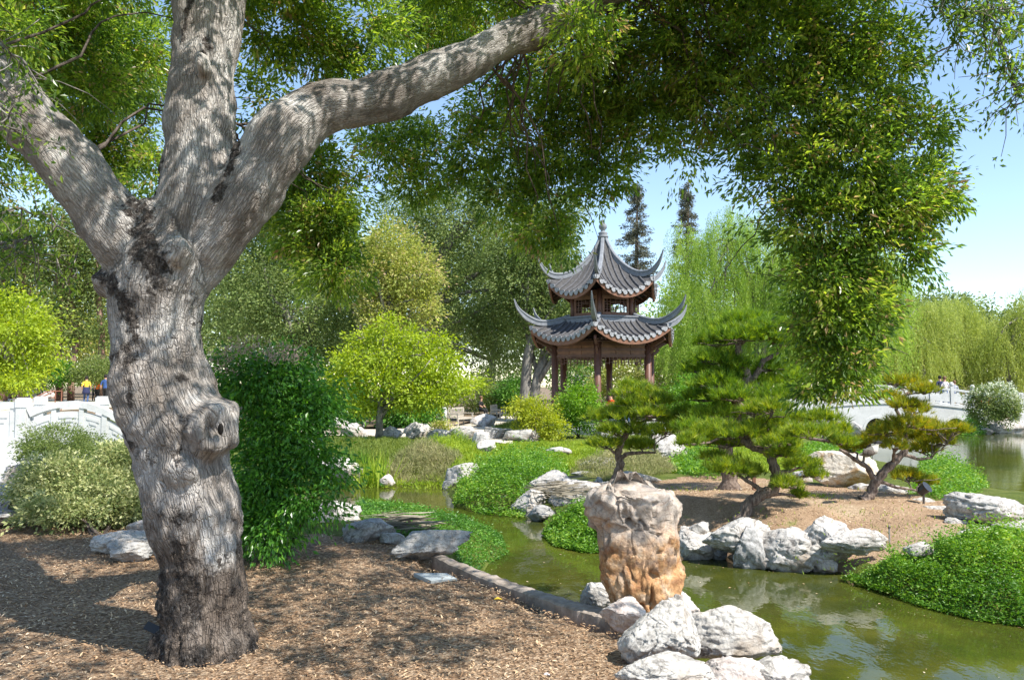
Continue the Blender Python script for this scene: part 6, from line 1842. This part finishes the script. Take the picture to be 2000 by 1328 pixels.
# wall face with arch openings, as ashlar courses
arches = [(bl(1606, 0)[0], .40), (bl(1690, 0)[0], .60), (bl(1840, 0)[0], .60)]
def inarch(x, z):
    return any(((x - ax) / ar) ** 2 + ((z - WATER + .05) / (ar * 1.15)) ** 2 < 1 for ax, ar in arches)
nb = 150
V_, F_ = [], []
xs_ = np.linspace(bx0, bx1, nb)
def lowz(x):
    z = WATER - .5
    for ax, ar in arches:
        q = 1 - ((x - ax) / ar) ** 2
        if q > 0: z = max(z, WATER - .05 + ar * 1.15 * math.sqrt(q))
    return z
DW = 2.6
for x in xs_:
    zt, zb = deckz(x), min(lowz(x), deckz(x) - .2)
    V_ += [(x, BY, zb), (x, BY, zt), (x, BY + DW, zt), (x, BY + DW, zb)]
for i in range(nb - 1):
    for e in range(4): F_.append((i * 4 + e, i * 4 + (e + 1) % 4, i * 4 + 4 + (e + 1) % 4, i * 4 + 4 + e))
F_ += [(3, 2, 1, 0), tuple((nb - 1) * 4 + e for e in range(4))]
def wl(nm, mb, mat='white_stone', par=None): return mb.build(nm, MT[mat], par or bridge)
wl('bridge_body', MB().add(V_, F_))
for ax, ar in arches:
    pts = [(ax + ar * math.cos(a_), BY - .03, WATER - .05 + ar * 1.15 * math.sin(a_)) for a_ in np.linspace(.12, math.pi - .12, 20)]
    V_, F_ = [], []
    for (x, y, z) in pts:
        dx, dz = x - ax, z - WATER + .05; L = math.hypot(dx, dz)
        ox, oz = ax + dx * (1 + .13 / L), WATER - .05 + dz * (1 + .13 / L)
        V_ += [(x, y, z), (ox, y, oz), (ox, y + .028, oz), (x, y + .028, z)]
    for i in range(19):
        for e in range(4): F_.append((i * 4 + e, i * 4 + (e + 1) % 4, i * 4 + 4 + (e + 1) % 4, i * 4 + 4 + e))
    wl('arch_ring', MB().add(V_, F_))
posts = np.linspace(bx0 + .1, bx1 - .1, 10)
for side, yy in ((0, BY + .08), (1, BY + DW - .08)):
    for i, x in enumerate(posts):
        z0 = deckz(x)
        p_ = wl('bridge_post', MB().box((x, yy, z0 + .48), (.17, .17, .96)))
        wl('post_cap', MB().lathe((x, yy, z0 + .965), [(.06, 0), (.10, .03), (.115, .09), (.10, .17), (.05, .22), (.001, .23)], 10), par=p_)
        if i < len(posts) - 1:
            x2 = posts[i + 1]; z2 = deckz(x2)
            a, b = np.array([x + .09, yy, 0]), np.array([x2 - .09, yy, 0])
            up = lambda q, z_, h_: q + np.array([0, 0, z_ + h_])
            wl('handrail', MB().bar(up(a, z0, .80), up(b, z2, .80), .13, .11))
            wl('parapet_panel', MB().bar(up(a, z0, .38), up(b, z2, .38), .09, .46))
            wl('foot_rail', MB().bar(up(a, z0, .055), up(b, z2, .055), .12, .07))
            for f in (.25, .75):
                q = a * (1 - f) + b * f; zq = z0 * (1 - f) + z2 * f
                wl('baluster', MB().box((q[0], q[1], zq + .68), (.13, .07, .13)).box((q[0], q[1], zq + .118), (.16, .07, .055)))
wl('string_course', MB().add([v for x in xs_[::3] for v in ((x, BY - .05, deckz(x) - .12), (x, BY - .05, deckz(x) - .02), (x, BY - .003, deckz(x) - .02), (x, BY - .003, deckz(x) - .12))],
                             [(i * 4 + e, i * 4 + (e + 1) % 4, i * 4 + 4 + (e + 1) % 4, i * 4 + 4 + e) for i in range(len(xs_[::3]) - 1) for e in range(4)]))
wl('abutment', MB().box((bx1 + .35, BY + DW / 2, (WATER + deckz(bx1)) / 2 - .1), (.7, DW + .3, deckz(bx1) - WATER + .1)))
# people on the bridge
for px, lab, tp, hr in ((1845, 'person with brown hair in a pale top standing on the bridge', 'whitec', 'hairb'), (1836, 'person in a dark jacket beside the pale-topped one on the bridge', 'navy', 'hair'), (1864, 'smaller person in a patterned top at the right on the bridge', 'greyc', 'hairb')):
    x = W(px, 750, BY + 1.6)[0]
    person(lab, (float(x), BY + 1.6, deckz(x) + .01), R(180), 'walk', tp, 'denim', hr, 'skin', 1.5 if px != 1864 else 1.35)
x = W(1925, 760, 44.5)
person('person in an orange top beyond the flowering bush', (float(x[0]), 44.5, hz(x[0], 44.5)), R(160), 'walk', 'orange', 'navy', 'hairb', 'skin', 1.7)
# low parapet end post by the right edge
g = W(1992, 790, 42); g[2] = hz(g[0], g[1])
root = empty('parapet_end', tuple(g), 'white stone parapet end with scroll at the right edge', 'parapet')
MB().box((g[0], g[1], .45), (.25, .3, 1.7)).build('end_post', MT['white_stone'], root)
MB().prism([(g[0] + .13, g[1] - .08), (g[0] + 1.8, g[1] - .08), (g[0] + 1.8, g[1] + .08), (g[0] + .13, g[1] + .08)], g[2] - .05, 1.0).build('parapet_panel', MT['white_stone'], root)

# ------------------------------------------------------------------ arched footbridge at the left
LY = 18.8
fb_ = empty('footbridge', (float(W(120, 880, LY)[0]), LY, 0), 'white stone footbridge with a curved panelled parapet at the left', 'bridge')
def fl(nm, mb, par=None, mat='white_stone', smooth=False): return mb.build(nm, MT[mat], par or fb_, smooth=smooth)
def fpost(px, Y, htop, wpx=19):
    p = W(px, 800, Y); wdt = M(wpx, Y); zt = W(px, htop, Y)[2]
    o = fl('post', MB().box((p[0], Y, zt / 2 - .28), (wdt, wdt, zt + .16)))
    fl('post_cap', MB().box((p[0], Y, zt - .10), (wdt * 1.12, wdt * 1.12, .20)).box((p[0], Y, zt + .015), (wdt * .9, wdt * .9, .028)), o)
    return p[0]
fpost(46, LY, 779)
fpost(79, LY + 3.0, 776, 16)
fpost(200, LY + 3.0, 776, 17)
# near parapet: curved top rail, slot, panels with incised frames
def arc_top(px):  # picture height of the rail top along the near parapet
    return 783 + 30 * ((px - 140) / 95.0) ** 2 if px > 56 else 785
def strip(nm, pxs, ytop, ybot, Y, th, par=None):
    V_, F_ = [], []
    for px in pxs:
        t_, b_ = W(px, ytop(px), Y), W(px, ybot(px), Y)
        V_ += [(t_[0], Y - th / 2, b_[2]), (t_[0], Y - th / 2, t_[2]), (t_[0], Y + th / 2, t_[2]), (t_[0], Y + th / 2, b_[2])]
    n_ = len(pxs)
    for i in range(n_ - 1):
        for e in range(4): F_.append((i * 4 + e, i * 4 + (e + 1) % 4, i * 4 + 4 + (e + 1) % 4, i * 4 + 4 + e))
    F_ += [(3, 2, 1, 0), tuple((n_ - 1) * 4 + e for e in range(4))]
    return fl(nm, MB().add(V_, F_), par)
P1 = np.linspace(56, 262, 26)
strip('top_rail', P1, lambda x: arc_top(x), lambda x: arc_top(x) + 12, LY, .20)
for x0, x1 in ((56, 62), (104, 113), (158, 167), (202, 212), (250, 262)):
    strip('stile', np.linspace(x0, x1, 3), lambda x: arc_top(x) + 12, lambda x: arc_top(x) + 70, LY, .16)
for x0, x1 in ((62, 104), (113, 158), (167, 202), (212, 250)):
    pp = np.linspace(x0, x1, 9)
    pn = strip('parapet_panel', pp, lambda x: arc_top(x) + 20, lambda x: arc_top(x) + 74, LY, .12)
    for o_, hh in ((27, 1.6), (35, 1.6)):
        ins = 5 if o_ == 27 else 11
        strip('incised_moulding', np.linspace(x0 + ins, x1 - ins, 7), lambda x: arc_top(x) + o_, lambda x: arc_top(x) + o_ + 5.5, LY, .150, pn)
strip('plinth', P1, lambda x: arc_top(x) + 74, lambda x: 930, LY, .34)
P0 = np.linspace(-70, 37, 6)
strip('top_rail', P0, lambda x: 785, lambda x: 797, LY, .20)
strip('stile', np.linspace(24, 37, 3), lambda x: 797, lambda x: 855, LY, .16)
strip('stile', np.linspace(-40, -28, 3), lambda x: 797, lambda x: 855, LY, .16)
pn = strip('parapet_panel', np.linspace(-28, 24, 5), lambda x: 804, lambda x: 855, LY, .12)
strip('incised_moulding', np.linspace(-20, 18, 5), lambda x: 810, lambda x: 816, LY, .150, pn)
strip('incised_moulding', np.linspace(-12, 12, 5), lambda x: 820, lambda x: 826, LY, .150, pn)
strip('plinth', P0, lambda x: 855, lambda x: 925, LY, .34)
# deck and far parapet
V_, F_ = [], []
for px in np.linspace(-70, 262, 24):
    x = W(px, 800, LY)[0]; z = W(px, arc_top(max(px, 45)) + 72, LY)[2]
    V_ += [(x, LY + .17, z - .3), (x, LY + .17, z), (x, LY + 2.9, z), (x, LY + 2.9, z - .3)]
for i in range(23):
    for e in range(4): F_.append((i * 4 + e, i * 4 + (e + 1) % 4, i * 4 + 4 + (e + 1) % 4, i * 4 + 4 + e))
fl('deck', MB().add(V_, F_))
strip('far_rail', np.linspace(-60, 262, 22), lambda x: arc_top(max(x, 50)) + 4, lambda x: arc_top(max(x, 50)) + 14, LY + 3.0, .18)
strip('far_panel', np.linspace(-60, 262, 22), lambda x: arc_top(max(x, 50)) + 22, lambda x: arc_top(max(x, 50)) + 64, LY + 3.0, .12)
# steps and handrail behind it
for k_, (px, py) in enumerate(((108, 778), (120, 780))):
    g = W(px, py, 40); g[2] = hz(g[0], g[1])
    root = empty('handrail', tuple(g), ('left' if k_ == 0 else 'right') + ' one of two thin rusty handrails at the steps behind the footbridge', 'handrail', 'rusty handrails by the steps')
    MB().tube([g, g + [0, 0, 1.0]], .03, 6).build('post', MT['rust'], root)
    MB().tube([g + [0, 0, 1.0], g + [-.1, -.5, .98], g + [-.35, -2.0, .45], g + [-.35, -2.0, .25]], .026, 6).build('rail', MT['rust'], root)
# pale garden wall far behind the seats, distant roof
g0, g1 = W(930, 760, 66), W(1010, 760, 66)
root = empty('garden_wall', (float(g0[0]), 66, -.38), 'pale blue-grey garden wall far behind the seats', 'wall')
MB().box(((g0[0] + g1[0]) / 2, 66, .75), (g1[0] - g0[0], .3, 2.4)).build('wall_body', MT['wall_grey'], root)
MB().box(((g0[0] + g1[0]) / 2, 66, 2.02), (g1[0] - g0[0] + .1, .5, .14)).build('coping', MT['tile'], root)

# ------------------------------------------------------------------ pines trained into pads
def pine(label, base_px, base_z, trunks, pads, mat, seed, tuft=.085, nper=22, dens=1.0, dY=0.35, wid=.0042, rot=None, cat='tree'):
    r = np.random.default_rng(seed)
    b = G(base_px[0], base_px[1], base_z); b[2] = hz(b[0], b[1])
    Y0 = b[1]
    root = empty('pine_tree', tuple(b), label, cat)
    tp = []
    for pts in trunks:
        P = []
        for (x, y, rr_, *o) in pts:
            P.append((W(x, y, Y0 + (o[0] if o else 0)), M(rr_, Y0)))
        if pts[0][1] >= base_px[1] - 8: P[0] = (np.array([P[0][0][0], P[0][0][1], hz(P[0][0][0], P[0][0][1]) - .04]), P[0][1])
        q, rq = [], []
        for i in range(len(P) - 1):
            seg = wig(P[i][0], P[i + 1][0], 6, .05, r)[:-1]
            q += list(seg); rq += list(np.linspace(P[i][1], P[i + 1][1], 6)[:-1])
        q.append(P[-1][0]); rq.append(P[-1][1])
        q, rq = np.array(q), np.array(rq)
        if pts[0][1] >= base_px[1] - 8: rq[:3] *= np.array([1.5, 1.25, 1.08])
        tp.append((q, rq))
        MB().tube(q, rq * (1 + .14 * np.sin(np.arange(len(q)) * 2.1)), 11).build('trunk', MT['bark_pine'], root, smooth=True)
    mbx = MB(); P_, D_, Lx, rn, PP = [], [], [], [], []
    allq = np.concatenate([q for q, _ in tp]); allr = np.concatenate([rq for _, rq in tp])
    for pi, (px, py, rx, ry, *o) in enumerate(pads):
        dyy = o[0] if o else r.normal() * dY
        c = W(px, py, Y0 + dyy); RX, RZ = M(rx, Y0) * 1.03, M(ry, Y0) * 1.0; RY = RX * .8
        low = c - np.array([0, 0, RZ * .5])
        dd = np.linalg.norm(allq - low, axis=1) + np.where(allq[:, 2] > low[2] + .05, .5, 0)
        i = int(np.argmin(dd))
        br = wig(allq[i], low, 8, .10, r, .04)
        mbx.tube(br, np.linspace(min(allr[i] * .55, .045), .012, 8), 6)
        nt_ = int(95 * dens * (RX * RX * 6 + RX * RZ * 6) / .35 * .75) + 20
        for j in range(8):
            e = low + np.array([r.normal() * RX * .55, r.normal() * RY * .55, RZ * .3 * r.random()])
            mbx.tube(wig(br[r.integers(4, 8)], e, 5, .1, r), np.linspace(.012, .004, 5), 4)
        d = rdir(nt_, r); d[:, 2] = np.abs(d[:, 2]) * 1.0 - .25 * r.random(nt_)
        rad = (.55 + .5 * r.random(nt_)) * (1 + .42 * fbm(d * 2.5 + pi * 3.3, 2, seed))
        C = c - np.array([0, 0, RZ * .35]) + d * np.array([RX, RY, RZ * 1.25]) * rad[:, None]
        cl = r.random(nt_)
        for j in range(nt_):
            up = nrmz(d[j] * .55 + np.array([0, 0, .9]) + r.normal(size=3) * .2)
            nd = nrmz(up * .8 + rdir(nper, r) * .62)
            P_.append(np.repeat(C[j][None], nper, 0) + up * np.linspace(-.02, .03, nper)[:, None]); D_.append(nd)
            rn.append(np.clip(.55 * cl[j] + .45 * r.random(nper), 0, 1))
    P_, D_, rn = np.concatenate(P_), np.concatenate(D_), np.concatenate(rn)
    link('needles', leaf_mesh('needles', P_, D_, rdir(len(P_), r), tuft * (.6 + .6 * r.random(len(P_))), wid, rn, 'blade'), MT[mat], root)
    mbx.build('branches', MT['bark_pine'], root, smooth=True)
    return root, len(P_)
tot = 0
tot += pine('small cloud-pruned pine at the left end of the island', (1200, 953), -.2, [[(1197, 953, 11), (1205, 928, 9), (1212, 905, 8), (1206, 885, 7), (1214, 862, 6), (1232, 838, 5), (1240, 800, 4), (1255, 782, 3)], [(1212, 895, 5), (1225, 886, 4), (1250, 884, 3), (1280, 884, 2)]],
            [(1250, 764, 42, 18), (1228, 752, 22, 12), (1285, 782, 34, 15), (1210, 800, 30, 16), (1172, 812, 34, 15), (1235, 808, 34, 20), (1275, 806, 32, 12), (1308, 818, 20, 12), (1182, 864, 34, 15), (1250, 868, 38, 16), (1225, 838, 36, 20), (1272, 842, 32, 17), (1195, 838, 28, 14), (1300, 838, 22, 12), (1238, 785, 38, 14)], 'needle', 301, tuft=.13, wid=.010, dens=.55, nper=16)[1]
tot += pine('tall dark bushy pine at the back of the island', (1426, 960), -.12, [[(1426, 960, 16), (1424, 915, 14), (1416, 870, 13), (1436, 835, 12), (1452, 806, 11), (1436, 782, 9), (1455, 765, 10), (1460, 735, 9), (1445, 700, 7), (1442, 675, 6)], [(1455, 758, 7), (1475, 735, 6), (1490, 705, 5), (1520, 688, 3)], [(1452, 800, 7), (1480, 780, 5), (1500, 770, 4)]],
            [(1455, 622, 48, 20), (1415, 640, 40, 20), (1500, 640, 42, 20), (1460, 655, 66, 20), (1530, 665, 30, 18), (1385, 665, 34, 18), (1400, 700, 46, 20), (1368, 720, 34, 20), (1440, 712, 30, 16), (1510, 715, 40, 20), (1395, 745, 52, 20), (1480, 745, 46, 20), (1545, 740, 36, 20), (1365, 775, 40, 18), (1430, 772, 44, 20), (1510, 772, 40, 20), (1560, 770, 34, 16), (1345, 805, 34, 16), (1400, 805, 50, 20), (1480, 800, 46, 18), (1350, 835, 30, 14), (1420, 735, 30, 30)], 'needle_dark', 302, tuft=.14, wid=.0095, dens=.6, nper=17)[1]
tot += pine('bushy pine with the sharply bent low trunk in the middle of the island', (1448, 998), -.1, [[(1446, 998, 13), (1462, 982, 11), (1486, 966, 11), (1510, 958, 11), (1517, 925, 10), (1507, 893, 9), (1492, 878, 8), (1468, 872, 7), (1445, 860, 6)], [(1500, 880, 6), (1520, 870, 5), (1550, 868, 3)], [(1490, 960, 6), (1470, 945, 4), (1440, 925, 3)], [(1470, 832, 5), (1520, 842, 4), (1580, 855, 4), (1640, 868, 2)], [(1468, 872, 6), (1455, 845, 5), (1470, 832, 5)]],
            [(1455, 845, 50, 18), (1400, 838, 48, 20), (1370, 858, 42, 16), (1430, 862, 44, 16), (1500, 832, 46, 20), (1550, 822, 44, 20), (1600, 815, 42, 18), (1630, 838, 34, 14), (1580, 845, 46, 14), (1645, 862, 28, 12), (1520, 862, 40, 18), (1420, 912, 46, 20), (1460, 922, 34, 16), (1392, 892, 26, 14), (1565, 905, 38, 16), (1590, 925, 22, 12), (1535, 945, 26, 14), (1560, 965, 20, 12), (1475, 800, 30, 16), (1510, 795, 34, 16), (1535, 885, 30, 14), (1345, 862, 26, 14)], 'needle', 303, tuft=.115, wid=.0085, dens=.72, nper=17)[1]
tot += pine('low orange-tipped pine leaning right, with a bird on its fork', (1692, 984), -.1, [[(1688, 984, 11), (1700, 965, 10), (1710, 940, 9), (1732, 915, 8), (1760, 888, 7), (1775, 868, 5)], [(1709, 936, 6), (1694, 912, 5), (1668, 896, 4), (1640, 878, 3)], [(1715, 938, 4), (1750, 952, 3), (1790, 958, 2)], [(1762, 886, 4), (1790, 896, 3), (1820, 894, 2)], [(1770, 866, 4), (1765, 830, 4), (1750, 800, 3), (1770, 770, 3), (1790, 755, 2)]],
            [(1780, 750, 34, 16), (1808, 762, 26, 12), (1745, 745, 24, 12), (1735, 776, 28, 11), (1770, 790, 34, 12), (1790, 800, 26, 12), (1775, 825, 46, 18), (1820, 838, 50, 18), (1862, 838, 30, 14), (1735, 840, 36, 16), (1790, 852, 44, 16), (1700, 858, 34, 14), (1665, 872, 34, 13), (1830, 862, 36, 12), (1800, 878, 30, 10), (1770, 928, 34, 11), (1808, 940, 26, 10), (1745, 870, 26, 12)], 'needle_gold', 304, tuft=.105, wid=.0085, dens=.72, nper=17)[1]
print('needles', tot)

# bird on the pine fork
bp = W(1700, 892, 11.55)
bird = empty('bird', tuple(bp), 'duck-like bird with a black cap and pale chest standing on the pine fork', 'bird')
s_ = M(1, 11.55)
me = bpy.data.meshes.new('body')
vv = [(-22, 0, 4), (-12, 0, 5), (-2, 0, 9), (8, 0, 14), (12, 0, 21), (13, 0, 27), (17, 0, 28.5), (24, 0, 27)]
me.from_pydata([(a * s_, b * s_, c * s_) for a, b, c in vv], [(i, i + 1) for i in range(7)], [])
o = bpy.data.objects.new('body', me); COL.objects.link(o)
o.modifiers.new('s', 'SKIN'); q = o.modifiers.new('u', 'SUBSURF'); q.levels = 2; q.render_levels = 2
for i, rr_ in enumerate([1.2, 5, 9.5, 9.5, 4.6, 5.2, 3.4, 1.0]):
    me.skin_vertices[0].data[i].radius = (rr_ * s_, rr_ * s_); me.skin_vertices[0].data[i].use_root = i == 2
m2 = bpy.data.meshes.new_from_object(o.evaluated_get(bpy.context.evaluated_depsgraph_get()))
bpy.data.objects.remove(o)
MT['feather'] = plain('grey_feather', (0.16, 0.15, 0.13), .8, .2, 60); MT['chest'] = plain('pale_chest_feather', (0.46, 0.43, 0.38), .8, .1, 60)
for q in ('feather', 'chest', 'blackc'): m2.materials.append(MT[q])
m2.polygons.foreach_set('material_index', [2 if (p.center.z > 24.5 * s_) else (1 if p.center.x > 3 * s_ else 0) for p in m2.polygons])
m2.polygons.foreach_set('use_smooth', [True] * len(m2.polygons))
place('body', m2, bird)
wg = MB(); ball(wg, (-6 * s_, -7.5 * s_, 9 * s_), (13 * s_, 2.5 * s_, 5.5 * s_)); place('wing', wg.mesh('wing', True), bird, mat=MT['bark_dark'])
for xx in (0, 5):
    place('leg', MB().tube([(xx * s_, (xx - 2) * .8 * s_, 3 * s_), (xx * s_ + .002, (xx - 2) * .8 * s_, -6 * s_)], .6 * s_, 5).mesh('leg'), bird, mat=MT['bronze'])
print('tris', sum(len(o.data.polygons) * (2 if len(o.data.polygons) and o.data.polygons[0].loop_total == 4 else 1) for o in sc.objects if o.type == 'MESH'), len(bpy.data.objects))
